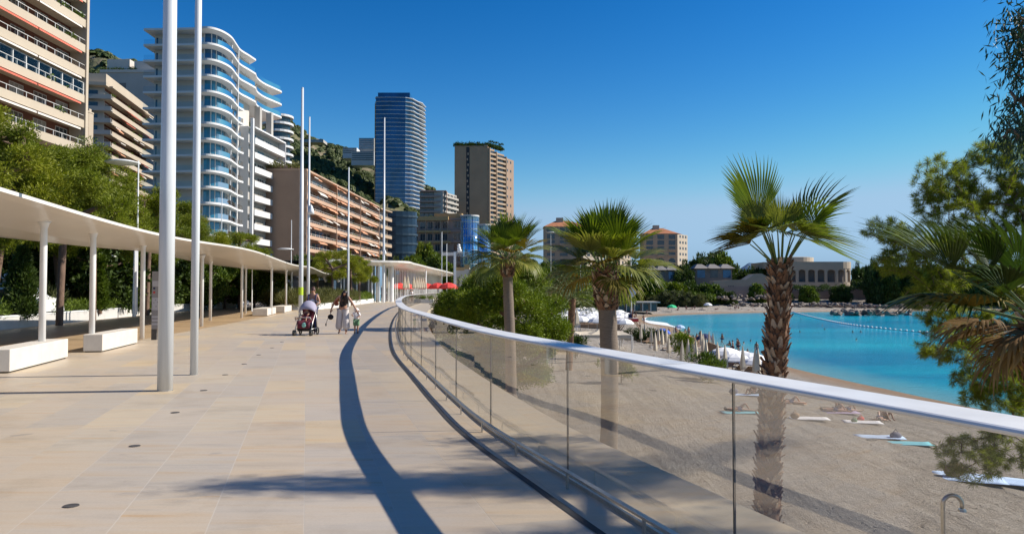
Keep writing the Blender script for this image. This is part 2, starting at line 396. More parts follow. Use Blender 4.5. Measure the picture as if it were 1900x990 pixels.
# paving: long strips of pale limestone, random lengths
def paving(name, tones, w=0.63, L=1.45, ang=math.atan(0.268), dirt=1.0):
    t = NT(name); co = t.coords('Object')
    mp = t.new('ShaderNodeMapping'); mp.inputs['Rotation'].default_value = (0, 0, -ang); t.link(co, mp.inputs[0])
    sx = t.new('ShaderNodeSeparateXYZ'); t.link(mp.outputs[0], sx.inputs[0])
    u = t.math('DIVIDE', sx.outputs[0], w); ru = t.math('FLOOR', u)
    wn1 = t.new('ShaderNodeTexWhiteNoise', noise_dimensions='1D'); t.link(ru, wn1.inputs['W'])
    v = t.math('ADD', t.math('DIVIDE', sx.outputs[1], L), t.math('MULTIPLY', wn1.outputs['Value'], 7.3)); rv = t.math('FLOOR', v)
    cb = t.new('ShaderNodeCombineXYZ'); t.link(ru, cb.inputs[0]); t.link(rv, cb.inputs[1])
    wn2 = t.new('ShaderNodeTexWhiteNoise', noise_dimensions='2D'); t.link(cb.outputs[0], wn2.inputs['Vector'])
    base = t.ramp(wn2.outputs['Value'], tones)
    fu = t.math('FRACT', u); fv = t.math('FRACT', v)
    du = t.math('MINIMUM', fu, t.math('SUBTRACT', 1, fu)); dv = t.math('MINIMUM', fv, t.math('SUBTRACT', 1, fv))
    ju = t.math('LESS_THAN', du, 0.0045 / w); jv = t.math('LESS_THAN', dv, 0.0025 / L); j = t.math('MAXIMUM', ju, jv)
    # veins and stains that run across each slab
    m2 = t.new('ShaderNodeMapping'); m2.inputs['Scale'].default_value = (0.5, 5, 1); m2.inputs['Rotation'].default_value = (0, 0, -ang); t.link(co, m2.inputs[0])
    ad = t.new('ShaderNodeVectorMath', operation='ADD'); t.link(m2.outputs[0], ad.inputs[0])
    sc_ = t.new('ShaderNodeVectorMath', operation='SCALE'); t.link(wn2.outputs['Color'], sc_.inputs[0]); sc_.inputs['Scale'].default_value = 20
    t.link(sc_.outputs[0], ad.inputs[1])
    n1 = t.noise(1.2, 6, ad.outputs[0], 0.65)
    c = t.mix(t.math('MULTIPLY', t.math('GREATER_THAN', n1.outputs[0], 0.62), 0.0), base, (0.5, 0.3, 0.15))
    vein = t.ramp(n1.outputs[0], [(0.25, (0.80, 0.785, 0.77)), (0.46, (1, 1, 1)), (0.60, (1.0, 0.95, 0.88)), (0.72, (0.98, 0.80, 0.60))])
    c = t.mix(0.9, c, vein, 'MULTIPLY')
    n2 = t.noise(0.25, 5, co, 0.6); c = t.mix(0.8 * dirt, c, t.ramp(n2.outputs[0], [(0.3, (0.86, 0.85, 0.85)), (0.7, (1, 1, 1))]), 'MULTIPLY')
    n3 = t.noise(45, 3, co, 0.7); c = t.mix(0.5, c, t.ramp(n3.outputs[0], [(0.35, (0.86, 0.86, 0.86)), (0.6, (1, 1, 1))]), 'MULTIPLY')
    n5 = t.noise(0.9, 6, co, 0.7); c = t.mix(0.7, c, t.ramp(n5.outputs[0], [(0.32, (0.80, 0.78, 0.75)), (0.48, (1, 1, 1))]), 'MULTIPLY')
    vs_ = t.new('ShaderNodeTexVoronoi'); vs_.inputs['Scale'].default_value = 2.2; t.link(co, vs_.inputs['Vector']); c = t.mix(t.ramp(vs_.outputs['Distance'], [(0.018, (0.6, 0.6, 0.6)), (0.035, (0, 0, 0))]), c, (0.14, 0.12, 0.10))
    n4 = t.noise(2.3, 2, co, 0.4); c = t.mix(t.ramp(n4.outputs[0], [(0.735, (0, 0, 0)), (0.76, (0.55, 0.55, 0.55))]), c, (0.25, 0.22, 0.19))
    c = t.mix(t.math('MULTIPLY', j, 0.45), c, t.mix(wn1.outputs['Value'], (0.62, 0.56, 0.48), (0.22, 0.19, 0.16)))
    t.link(c, t.p.inputs['Base Color'])
    rr = t.math('ADD', t.math('MULTIPLY', n1.outputs[0], 0.3), 0.30); t.link(rr, t.p.inputs['Roughness'])
    t.p.inputs['Specular IOR Level'].default_value = 0.35
    h = t.math('SUBTRACT', t.math('MULTIPLY', n3.outputs[0], 0.15), j); t.bump(h, 0.25, 0.004)
    return t.m
M['paving'] = paving('limestone_paving', [(0.0, (0.54, 0.44, 0.32)), (0.35, (0.52, 0.44, 0.345)), (0.65, (0.475, 0.415, 0.34)), (0.88, (0.56, 0.47, 0.345)), (1.0, (0.59, 0.465, 0.30))])
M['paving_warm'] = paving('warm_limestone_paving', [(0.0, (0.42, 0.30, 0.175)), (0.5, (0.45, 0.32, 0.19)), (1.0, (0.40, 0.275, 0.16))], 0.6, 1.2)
M['ledge'] = paving('ledge_stone', [(0.0, (0.50, 0.42, 0.30)), (0.5, (0.50, 0.42, 0.31)), (1.0, (0.53, 0.44, 0.31))], 0.9, 2.2)

n_far = min(range(len(RP)), key=lambda i: abs(RP[i].y - 240))
promR = [p for p in RP[:]]
# promenade floor sheet: left limit out past the planter wall, right limit the rail foot
mb = MB(); rows = []
for p in promR[::2]:
    xl = -34.0 if p.y < 100 else -34 - (p.y - 100) * 0.1
    rows.append([(xl, p.y, 0.0), (p.x - 3, p.y, 0.0), (p.x - 0.42, p.y, 0), (p.x + 0.02, p.y, 0.0)])
rows += [[(-60, 206 + k, 0.0), (-12, 206 + k, 0.0), (-8, 206 + k, 0), (-7.4, 206 + k, 0.0)] for k in (0.5, 40)]
mb.strip(rows); struct(mb.build('promenade', M['paving']))
# ledge outside the glass, widening round the bend, and its retaining wall down to the beach
LED = []
for i, p in enumerate(RP):
    y = p.y
    LED.append(0.93 if y < 14 else (0.93 + (y - 14) / 46 * 0.9 if y < 60 else min(1.83 + (y - 60) / 40 * 1.5, 3.6)))
LO = offset(RP, LED)
mb = MB(); mb.strip([[tuple(a + Vector((0, 0, -0.003))), tuple(b + Vector((0, 0, -0.003)))] for a, b in zip(RP[::2], LO[::2])])
struct(mb.build('ledge', M['ledge']))
mb = MB(); mb.strip([[(b.x, b.y, -0.003), (b.x + 0.02, b.y, -0.30), (b.x - 0.22, b.y, -0.34), (b.x - 0.22, b.y, -9)] for b in LO[::2]])
tag(mb.build('retaining_wall', M['ledge']), 'pale stone retaining wall holding the promenade above the beach', 'wall')
# warm strip of paving under the canopy
mb = MB(); mb.strip([[(-9.55 - 0.16 * (y - 13) - 3.1 - y * 0.0, y, 0.004), (-9.4 - 0.155 * (y - 13) - 1.5, y, 0.004)] for y in np.arange(8, 66, 2)])
# the strip follows the canopy line
CAN = [(-7.4, 4), (-8.1, 8), (-9.0, 13.4), (-10.3, 22), (-12.0, 35), (-13.0, 42), (-14.0, 49), (-15.3, 57), (-17.2, 68), (-19, 82), (-20, 96)]
CP = resample(crom([(x, y, 0) for x, y in CAN], 12), 0.6)
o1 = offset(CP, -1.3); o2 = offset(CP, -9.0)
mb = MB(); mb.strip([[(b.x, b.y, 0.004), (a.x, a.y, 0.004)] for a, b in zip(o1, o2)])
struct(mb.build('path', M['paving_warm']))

# shore line of the bay, (x, y); land lies to its left / beyond
SH = [(40, -40), (34, 0), (31, 40), (29.3, 55), (27.6, 72), (27.4, 92), (28.6, 114), (31, 138), (33, 160), (32, 176), (33.5, 198), (38, 216), (48, 233), (64, 247), (88, 262), (120, 273), (170, 283), (300, 292), (700, 300)]
SHC = np.array([(v.x, v.y) for v in crom([(x, y, 0) for x, y in SH], 6)])
def shore_d(X, Y):
    P = np.stack([X.ravel(), Y.ravel()], 1); best = np.full(len(P), 1e9); sgn = np.ones(len(P))
    for a, b in zip(SHC[:-1], SHC[1:]):
        ab = b - a; t = np.clip(((P - a) @ ab) / (ab @ ab), 0, 1); q = a + t[:, None] * ab
        d = np.hypot(*(P - q).T); c = ab[0] * (P[:, 1] - a[1]) - ab[1] * (P[:, 0] - a[0])
        k = d < best - 1e-6; best[k] = d[k]; sgn[k] = np.sign(c[k])
    return (best * sgn).reshape(X.shape)
SEA = -6.0
def beach_z(d, Y, X):
    z = np.where(d > 0, SEA + np.minimum(d * 0.075, 1.35) + np.clip(d - 18, 0, 100) * 0.004, SEA + np.maximum(d * 0.10, -4))
    back = np.clip((Y - (290 + (X - 100) * 0.02)), 0, 400); z = z + np.where((X > 40) & (d > 0), np.minimum(back * 0.12, 9), 0)
    return z
def bz(x, y):
    X = np.array([[float(x)]]); Y = np.array([[float(y)]]); return float(beach_z(shore_d(X, Y), Y, X)[0, 0])
gx = np.concatenate([np.arange(-16, 34, 0.8), np.arange(34, 120, 3), np.arange(120, 700, 12)]); gy = np.concatenate([np.arange(-10, 60, 0.8), np.arange(60, 130, 1.5), np.arange(130, 520, 4)])
X, Y = np.meshgrid(gx, gy); D = shore_d(X, Y); Z = beach_z(D, Y, X)
nz = np.array([[mnoise.noise(Vector((a * 0.45, b * 0.3, 0))) * 0.09 + mnoise.noise(Vector((a * 1.3, b * 1.0, 3))) * 0.035 for a in gx] for b in gy])
Z = Z + np.where(D > 2, nz, 0) * np.clip((D - 2) / 5, 0, 1)
nx, ny = len(gx), len(gy); idx = np.arange(nx * ny).reshape(ny, nx)
Q = np.stack([idx[:-1, :-1], idx[:-1, 1:], idx[1:, 1:], idx[1:, :-1]], -1).reshape(-1, 4)
def sandmat():
    t = NT('sand'); co = t.coords('Object')
    a = t.noise(0.12, 5, co, 0.6); b = t.noise(9, 5, co, 0.75); c3 = t.noise(60, 2, co, 0.6)
    mp = t.new('ShaderNodeMapping'); mp.inputs['Rotation'].default_value = (0, 0, R(28)); mp.inputs['Scale'].default_value = (1.0, 0.10, 1); t.link(co, mp.inputs[0])
    tr = t.noise(1.6, 4, mp.outputs[0], 0.55)
    vo = t.new('ShaderNodeTexVoronoi'); vo.inputs['Scale'].default_value = 2.8; vo.inputs['Randomness'].default_value = 1
    sc_ = t.new('ShaderNodeMapping'); sc_.inputs['Scale'].default_value = (1, 0.75, 1); t.link(co, sc_.inputs[0])
    wob = t.new('ShaderNodeVectorMath', operation='ADD'); t.link(sc_.outputs[0], wob.inputs[0]); t.link(t.noise(2, 2, co).outputs['Color'], wob.inputs[1]); t.link(wob.outputs[0], vo.inputs['Vector'])
    c = t.ramp(a.outputs[0], [(0.35, (0.36, 0.32, 0.275)), (0.65, (0.45, 0.40, 0.34))])
    c = t.mix(0.8, c, t.ramp(tr.outputs[0], [(0.35, (0.78, 0.76, 0.74)), (0.55, (1, 1, 1)), (0.7, (1.0, 0.98, 0.95))]), 'MULTIPLY')
    c = t.mix(0.6, c, t.ramp(b.outputs[0], [(0.36, (0.55, 0.54, 0.53)), (0.54, (1, 1, 1))]), 'MULTIPLY')
    md = t.noise(1.7, 4, co, 0.65); c = t.mix(0.8, c, t.ramp(md.outputs[0], [(0.38, (0.80, 0.79, 0.78)), (0.55, (1, 1, 1))]), 'MULTIPLY')
    fp = t.ramp(vo.outputs['Distance'], [(0.06, (0.62, 0.60, 0.58)), (0.20, (1, 1, 1))]); c = t.mix(t.ramp(a.outputs[0], [(0.4, (0.2, 0.2, 0.2)), (0.6, (0.75, 0.75, 0.75))]), c, fp, 'MULTIPLY')
    # wet, reddish sand close to the water
    sep = t.new('ShaderNodeSeparateXYZ'); t.link(co, sep.inputs[0])
    wet = t.ramp(t.math('DIVIDE', t.math('SUBTRACT', sep.outputs[2], SEA - 0.1), 0.75), [(0.0, (1, 1, 1)), (0.28, (0.85, 0.85, 0.85)), (0.65, (0, 0, 0))])
    c = t.mix(wet, c, (0.30, 0.20, 0.125)); t.link(c, t.p.inputs['Base Color'])
    foot = t.ramp(vo.outputs['Distance'], [(0.05, (0, 0, 0)), (0.22, (1, 1, 1))])
    h = t.math('ADD', t.math('MULTIPLY', foot, 0.8), t.math('ADD', t.math('MULTIPLY', b.outputs[0], 1.5), t.math('MULTIPLY', tr.outputs[0], 2.0)))
    t.bump(h, 1.0, 0.11); t.p.inputs['Roughness'].default_value = 0.95; t.p.inputs['Specular IOR Level'].default_value = 0.1
    return t.m
M['sand'] = sandmat()
V = np.stack([X, Y, Z], -1).reshape(-1, 3)
struct(obj('beach', npmesh('beach', V, Q, M['sand'], True)))

def watermat():
    t = NT('sea_water'); co = t.coords('Object')
    mp = t.new('ShaderNodeMapping'); mp.inputs['Scale'].default_value = (0.5, 1.4, 1); mp.inputs['Rotation'].default_value = (0, 0, R(12)); t.link(co, mp.inputs[0])
    a = t.noise(0.045, 4, mp.outputs[0], 0.6); b = t.noise(0.7, 6, mp.outputs[0], 0.7)
    c = t.ramp(a.outputs[0], [(0.30, (0.0, 0.21, 0.37)), (0.5, (0.0, 0.33, 0.47)), (0.72, (0.01, 0.46, 0.56))])
    c = t.mix(0.5, c, t.ramp(b.outputs[0], [(0.36, (0.68, 0.76, 0.84)), (0.62, (1.15, 1.08, 1.0))]), 'MULTIPLY')
    sep = t.new('ShaderNodeSeparateXYZ'); t.link(co, sep.inputs[0])
    at = t.new('ShaderNodeAttribute'); at.attribute_name = 'shallow'
    c = t.mix(at.outputs['Fac'], c, (0.20, 0.40, 0.40))
    t.link(c, t.p.inputs['Base Color']); t.p.inputs['Roughness'].default_value = 0.12; t.p.inputs['IOR'].default_value = 1.33
    t.p.inputs['Specular IOR Level'].default_value = 0.4
    n = t.noise(1.3, 7, mp.outputs[0], 0.7); t.bump(n.outputs[0], 0.8, 0.22)
    return t.m
M['water'] = watermat()
# sea: fine near the shore (depth colour carried as an attribute of the shallow water), coarse far out
sxs = np.concatenate([np.arange(20, 80, 2.0), np.arange(80, 300, 10), np.geomspace(300, 14000, 14)]); sys_ = np.concatenate([np.arange(-60, 40, 10), np.arange(40, 280, 2.5), np.geomspace(285, 16000, 16)])
X, Y = np.meshgrid(sxs, sys_); D = shore_d(X, Y); nx, ny = len(sxs), len(sys_); idx = np.arange(nx * ny).reshape(ny, nx)
Q = np.stack([idx[:-1, :-1], idx[:-1, 1:], idx[1:, 1:], idx[1:, :-1]], -1).reshape(-1, 4)
me = npmesh('sea', np.stack([X, Y, np.full_like(X, SEA)], -1).reshape(-1, 3), Q, M['water'])
at = me.attributes.new('shallow', 'FLOAT', 'POINT'); at.data.foreach_set('value', np.clip(0.9 + D.ravel() / 7.0, 0, 0.8).astype(np.float32))
struct(obj('sea', me))
# foam where the small waves break
mb = MB(); pts = [Vector((a, b, 0)) for a, b in SHC if 148 < b < 215]
pts = resample(pts, 1.0); wv = [0.35 + 0.5 * abs(mnoise.noise(Vector((p.x * 0.3, p.y * 0.3, 0)))) + (3.0 * math.exp(-((p.y - 178) / 11) ** 2)) for p in pts]
o1 = offset(pts, [0.25 - 0.2 * w for w in wv]); o2 = offset(pts, [0.3 + w for w in wv])
mb.strip([[(a.x, a.y, SEA + 0.035), ((a.x + b.x) / 2, (a.y + b.y) / 2, SEA + 0.10), (b.x, b.y, SEA + 0.03)] for a, b in zip(o1, o2)])
struct(mb.build('surf', mat('foam', (0.75, 0.77, 0.78), 0.9, 0.2, 3, bump=0.5, bscale=6), smooth=True), 'stuff', 'white foam of small waves along the shoreline')
# city ground and far land
mb = MB(); mb.box(-6000, -8, -200, 700, -4.6, -0.05)
mb.v = mb.v
struct(mb.build('ground', mat('earth', (0.12, 0.12, 0.06), 0.95, 0.3, 0.3)))

# ------------------------------------------------------------------ the glass railing
root = thing('glass_railing', 'long curved railing of clear glass panels under a broad white handrail beside the promenade', 'railing', tuple(RP[0]))
def loc_(pts): return [p - RP[0] for p in pts]
rend = min(range(len(RP)), key=lambda i: abs(RP[i].y - 215))
HR = RP[:rend]
sec = [(-0.136, 1.122), (-0.130, 1.131), (-0.120, 1.135), (0.120, 1.135), (0.130, 1.131), (0.136, 1.122), (0.130, 1.112), (0.035, 1.088), (-0.035, 1.088), (-0.130, 1.112)]
mb = MB(); sweep(mb, loc_(HR), sec[::-1]); mb.build('handrail', M['rail'], root, smooth=False)
pan = resample(RP[:rend], 0.1); ps = cum(pan)
# first joint so that the joints fall at y = 4.33, 6.6 ...
i0 = min(range(len(pan)), key=lambda i: abs(pan[i].y - 6.6)); step = 24
starts = list(range(i0 % step, len(pan) - step, step))
for k, s in enumerate(starts[:88]):
    seg = pan[s:s + step + 1]; n = len(seg)
    a, b = seg[0], seg[-1]; t = (b - a).normalized()
    q = [a + t * 0.006] + seg[1:-1:2] + [b - t * 0.006]
    mb = MB(); sweep(mb, loc_(q), [(-0.008, 0.0), (-0.008, 1.087), (0.008, 1.087), (0.008, 0.0)]); mb.build('glass_panel', M['railglass'], root)
    r = Vector((t.y, -t.x, 0)); c = a - RP[0]
    if k % 2 == 0:
        c2 = c + t * 0.6; m3 = MB(); sweep(m3, [c2 - t * 0.0018, c2 + t * 0.0018], [(x_ * 1.006, z_ + (0.0012 if z_ > 1.115 else -0.0008)) for x_, z_ in sec[::-1]]); m3.build('rail_joint', M['steel_dark'], root)
    m2 = MB(); m2.tube([c + Vector((0, 0, 0.0)), c + Vector((0, 0, 1.085))], 0.009 if a.y < 30 else 0.012, 5); m2.build('joint_strip', M['edge'], root)
# steel shoe
mb = MB(); sweep(mb, loc_(HR), [(-0.035, 0.0), (-0.035, 0.03), (-0.012, 0.03), (-0.012, 0.0)]); mb.build('base_shoe', M['steel'], root)
# low kick rail inside the glass
KP = offset(resample(RP, 0.5), -0.13); KP = [p for p in KP if -4 < p.y < 110]
root = thing('kick_rail', 'low brown steel kick rail on short posts along the foot of the glass railing', 'rail', tuple(KP[0]))
mb = MB(); sweep(mb, [p - KP[0] for p in KP], [(-0.022, 0.125), (-0.022, 0.142), (0.022, 0.142), (0.022, 0.125)][::-1]); mb.build('bar', M['steel'], root)
kp = resample(KP, 1.3)
for i, p in enumerate(kp[:84]):
    q = p - KP[0]; t = (kp[min(i + 1, len(kp) - 1)] - kp[max(i - 1, 0)]).normalized(); r = Vector((t.y, -t.x, 0))
    mb = MB(); c = [q + r * a + t * b for a, b in ((-0.006, -0.017), (0.006, -0.017), (0.006, 0.017), (-0.006, 0.017))]
    mb.prism([(v.x, v.y) for v in c], 0.0, 0.125); mb.build('post', M['steel'], root)
# drain slot in the paving
DP = offset([p for p in RP if -4 < p.y < 90], -0.36)
mb = MB(); sweep(mb, DP, [(-0.03, 0.004), (0.03, 0.004)], closed=False); tag(mb.build('drain_channel', M['dark']), 'dark slot drain curving through the paving inside the kick rail', 'drain')

# ------------------------------------------------------------------ canopy
root = thing('walkway_canopy', 'long thin white wavy canopy on slender round posts over the promenade edge', 'canopy', (-10, 4, 0))
def cz(s): return 3.30 + 0.10 * math.sin(s * 0.23 + 0.5)
cs = cum(CP); base = Vector((-10, 4, 0))
rows_t = []; 
for i, p in enumerate(CP):
    t = (CP[min(i + 1, len(CP) - 1)] - CP[max(i - 1, 0)]).normalized(); r = Vector((t.y, -t.x, 0))
    z = cz(cs[i]); w = 4.9
    prof = [(0, z + 0.07), (-w, z + 0.05), (-w, z - 0.02), (-w * 0.62, z - 0.22), (-w * 0.38, z - 0.22), (-0.25, z - 0.04), (0, z)]
    rows_t.append([tuple(p + r * a + Vector((0, 0, h)) - base) for a, h in prof] + [tuple(p + Vector((0, 0, z + 0.07)) - base)])
mb = MB(); mb.strip(rows_t); rf = mb.build('roof', M['canopy'], root, smooth=False)
def canopy_post(x, y, r=0.073):
    p = Vector((x, y, 0)) - base
    mb = MB(); mb.lathe([(r, 0), (r, 2.98), (r * 1.5, 3.10), (r * 2.2, 3.16)], p, 14); mb.build('post', M['white'], root, smooth=True)
for px, yy in ((80, 17.3), (172, 20.2), (265, 25.3), (309, 29.4), (375, 34.0), (391, 40.5), (449, 44.5), (456, 52.5), (504, 49.6), (531, 60), (541, 66)):
    canopy_post((px - 950) / F * yy, yy)
canopy_post(-9.6, 12.6)

# ------------------------------------------------------------------ stone benches
def bench(px0, py0, px1, py1, w, label, first=None):
    a = G(px0, py0); b = G(px1, py1); L = (b - a).length; ang = math.atan2(b.y - a.y, b.x - a.x)
    o = thing('stone_bench', label, 'bench', tuple(a), ang, 'solid stone block benches along the canopy')
    n = max(1, round(L / 1.6)); 
    for k in range(n):
        mb = MB(); mb.box(k * L / n + (0.004 if k else 0), (k + 1) * L / n, 0.0, w, 0.03, 0.46); mb.build('seat_block', M['bench'], o, bevel=0.012)
    mb = MB(); mb.box(0.04, L - 0.04, 0.04, w - 0.04, 0, 0.03); mb.build('plinth', M['dark'], o)
    return o
bench(18, 692, 126, 664, 0.5, 'nearest pale stone block bench at the left edge under the canopy')
bench(190, 653, 255, 637, 0.46, 'second pale stone block bench with a canopy post rising behind it')
bench(496, 586, 512, 582, 0.9, 'far pale stone block bench with a canopy post rising from it')
bench(528, 580, 541, 577, 0.9, 'farthest pale stone block bench just left of the tall pole')

# ------------------------------------------------------------------ tall poles
def pole(px, py, Z, h, r, label, kids=()):
    x = (px - 950) / F * Z; o = thing('mast_pole', label, 'pole', (x, Z, 0), 0, 'tall white masts along the promenade')
    mb = MB(); mb.lathe([(r, 0), (r, h * 0.25), (r * 0.55, h)], n=24 if Z < 20 else 12); mb.build('shaft', M['pole'], o, smooth=True)
    mb = MB(); mb.lathe([(r * 1.04, 0), (r * 1.04, 0.012)], n=24); mb.build('collar', M['steel'], o)
    mb = MB(); mb.ball((0, 0, h), r * 0.6); mb.build('cap', M['pole'], o, smooth=True)
    for z in kids:
        m = MB(); m.lathe([(0.03, z + .55), (0.06, z + 0.5), (0.17, z + 0.2), (0.19, z)], (0.16, -0.05, 0), 12); m.tube([(0, 0, z + .55), (0.16, -0.05, z + .55)], 0.03); m.build('camera_housing', M['white'], o, smooth=True)
    return o
pole(309, 724, 12.3, 13.5, 0.118, 'thickest tall pale pole in the left foreground')
pole(362, 695, 14.6, 13.5, 0.073, 'slimmer tall white pole just right of the thickest one')
p3 = pole(558.5, 596, 39.4, 12.0, 0.115, 'tall pointed pole beside the woman with the pushchair')
mb = MB(); mb.lathe([(0.122, 1.35), (0.122, 1.75)], n=12); mb.build('tape', M['yellow'], p3)
pole(572, 566, 46.5, 12.1, 0.09, 'tall white pole with a rounded camera housing halfway up', (6.2,))
pole(646, 572, 67, 12.3, 0.10, 'tall white pole rising behind the woman in black top')
p6 = pole(712, 562, 104, 25.0, 0.16, 'very tall thin pole in front of the glass tower', (6.5,))
def thin(px, top, Z, base_z, label, disc=None, r=0.06, name='street_lamp', cat='street lamp', grp='thin street lamps', col='white'):
    t = W(px, top, Z); o = thing(name, label, cat, (t.x, Z, base_z), 0, grp); h = t.z - base_z
    mb = MB(); mb.lathe([(r, 0), (r * 0.6, h)], n=8); mb.build('shaft', M[col], o)
    if disc:
        dx, dr, dz = disc
        mb = MB(); mb.lathe([(0.02, 0.12), (dr * 0.6, 0.1), (dr, 0.0), (dr * 0.9, -0.05), (0.02, -0.08)], (dx, 0, dz if dz else h - 0.1), 16); mb.build('lamp_head', M['white'], o, smooth=True)
        mb = MB(); mb.tube([(0, 0, (dz if dz else h - 0.1)), (dx, 0, (dz if dz else h - 0.1))], 0.03, 6); mb.build('arm', M['white'], o)
    return o
thin(257, 298, 41, 0.3, 'white street lamp with a broad disc head above the left pine trees', (-0.85, 0.9, 0))
thin(412, 355, 66, 0.3, 'slim white post in front of the wavy white apartment block', None, 0.05, 'flag_post', 'post', 'slim posts')
thin(541, 408, 90, 0.2, 'white street lamp with a flat head before the brown end wall', (-0.7, 1.0, 2.9 + 3.3))
thin(633, 484, 86, 0.2, 'white flat-headed lamp above the clump of small pines', (-1.0, 1.2, 0))
thin(468, 500, 47, 0.3, 'slim white garden post behind the canopy right of the ficus shrubs', None, 0.04, 'flag_post', 'post', 'slim posts')
thin(251, 457, 38, 0.3, 'white lamp column half hidden behind the canopy roof', None, 0.10)
thin(191, 472, 45, 0.3, 'small white disc lamp under the left pines', (0.0, 0.8, 0))
thin(820, 430, 150, 0, 'slim post left of the pale sign at the beach entrance', None, 0.10, 'flag_post', 'post', 'slim posts')
thin(829, 452, 150, 0, 'slim shorter post beside the pale sign at the beach entrance', None, 0.10, 'flag_post', 'post', 'slim posts')
o = thin(1171, 466, 150, -4.8, 'tall lifeguard mast with a round sign standing on the sand', None, 0.13, 'beach_mast', 'mast', None, 'frame')
mb = MB(); mb.lathe([(0.9, -0.04), (0.9, 0.04)], (0, 0, 0), 20); s_ = mb.build('round_sign', M['frame'], o, loc=(0, -0.2, 6.0)); s_.rotation_euler = (math.pi / 2, 0, 0)
thin(1022, 430, 190, -3, 'slim grey lamp post behind the first two palms', (0, 1.2, 0), 0.10, col='frame')
thin(1077, 488, 170, -3, 'slim grey lamp post left of the middle palm', None, 0.10, col='frame')
# ------------------------------------------------------------------ ground lights
p0 = None
for i, (px, py) in enumerate([(132, 938), (250, 827), (325, 765), (378, 724), (418, 695), (453, 675), (480, 658), (505, 645), (523, 634)]):
    g = G(px, py)
    mb = MB(); mb.lathe([(0.055, 0.0), (0.055, 0.006), (0.04, 0.008)], n=18)
    if p0 is None:
        p0 = tag(mb.build('ground_light', M['steel_dark'], loc=tuple(g)), 'small round light set flush in the paving', 'ground light', 'round lights set in the paving'); o = p0
    else:
        o = p0.copy(); COL.objects.link(o); o.location = g
    o['label'] = ['nearest round light set in the paving at bottom left', 'second nearest round paving light', 'round paving light a few steps before the thickest pole',
        'round paving light level with the thickest pole', 'round paving light level with the slimmer pole', 'round paving light just past the slimmer pole'][i] if i < 6 else 'one of the distant round lights in the paving near the walkers'
for px, py in ((560, 596),): pass
# info totem
g = G(291, 630); o = thing('information_totem', 'slim grey information totem with coloured dots left of the thickest pole', 'totem', (g.x, g.y, 0), R(4))
mb = MB(); mb.box(-0.16, 0.0, -0.05, 0.05, 0, 0.35); mb.build('foot', M['steel_dark'], o)
mb = MB(); mb.box(-0.16, 0.16, -0.06, 0.06, 0.35, 2.2); mb.build('panel', M['totem'], o, bevel=0.01)
for z0, z1 in ((1.72, 1.9), (0.96, 1.36), (0.71, 0.77), (0.60, 0.66), (0.48, 0.54)):
    mb = MB(); mb.box(-0.14, 0.15, -0.068, -0.062, z0, z1); mb.build('plate', M['totem_pale'], o)
for z, m_ in ((1.66, 'cloth_navy'), (1.53, 'cloth_red')):
    mb = MB(); mb.lathe([(0.035, -0.004), (0.035, 0.004)], n=12); q = mb.build('symbol', M[m_], o, loc=(-0.08, -0.066, z)); q.rotation_euler = (math.pi / 2, 0, 0)
mb = MB()
for k, (x, z) in enumerate(((-0.05, 1.27), (-0.1, 1.18), (0.02, 1.2), (0.08, 1.12), (-0.03, 1.06), (0.05, 1.02))): mb.box(x, x + 0.035, -0.073, -0.070, z, z + 0.035)
mb.build('pictograms', M['totem'], o)
# ------------------------------------------------------------------ buildings (local frame: x along the front, y into the building)
def opening(o, me, x, y, z, name='window', rz=0):
    w = bpy.data.objects.new(name, me); link(w, o); w.location = (x, y, z); w.rotation_euler = (0, 0, rz); return w
_wm = {}
def win_mesh(w, h, m='win', mull=1, fr='frame'):
    """recess box look: glass set in a projecting frame with mullions, one mesh; two materials"""
    k = (round(w, 2), round(h, 2), m, mull, fr)
    if k in _wm: return _wm[k]
    mb = MB(); mb.box(-w / 2, w / 2, -0.02, 0.05, 0, h); nf = len(mb.f); t = 0.06
    for x in [-w / 2, w / 2] + [-w / 2 + w * (i + 1) / (mull + 1) for i in range(mull)]: mb.box(x - t / 2, x + t / 2, -0.06, 0.0, 0, h)
    mb.box(-w / 2, w / 2, -0.055, 0.0, h - t, h + 0.004); mb.box(-w / 2, w / 2, -0.055, 0.0, -0.004, t)
    me = mb.mesh('window', M[m]); me.materials.append(M[fr])
    for p in me.polygons:
        if p.index >= nf: p.material_index = 1
    _wm[k] = me; return me
def railing_mb(mb, x0, x1, y, z, h=0.5, step=1.5, t=0.03):
    mb.box(x0, x1, y - t, y + t, z + h - 0.05, z + h)
    n = max(1, int((x1 - x0) / step))
    for i in range(n + 1):
        x = x0 + (x1 - x0) * i / n; mb.box(x - t, x + t, y - t * 0.8, y + t * 0.8, z, z + h - 0.05)
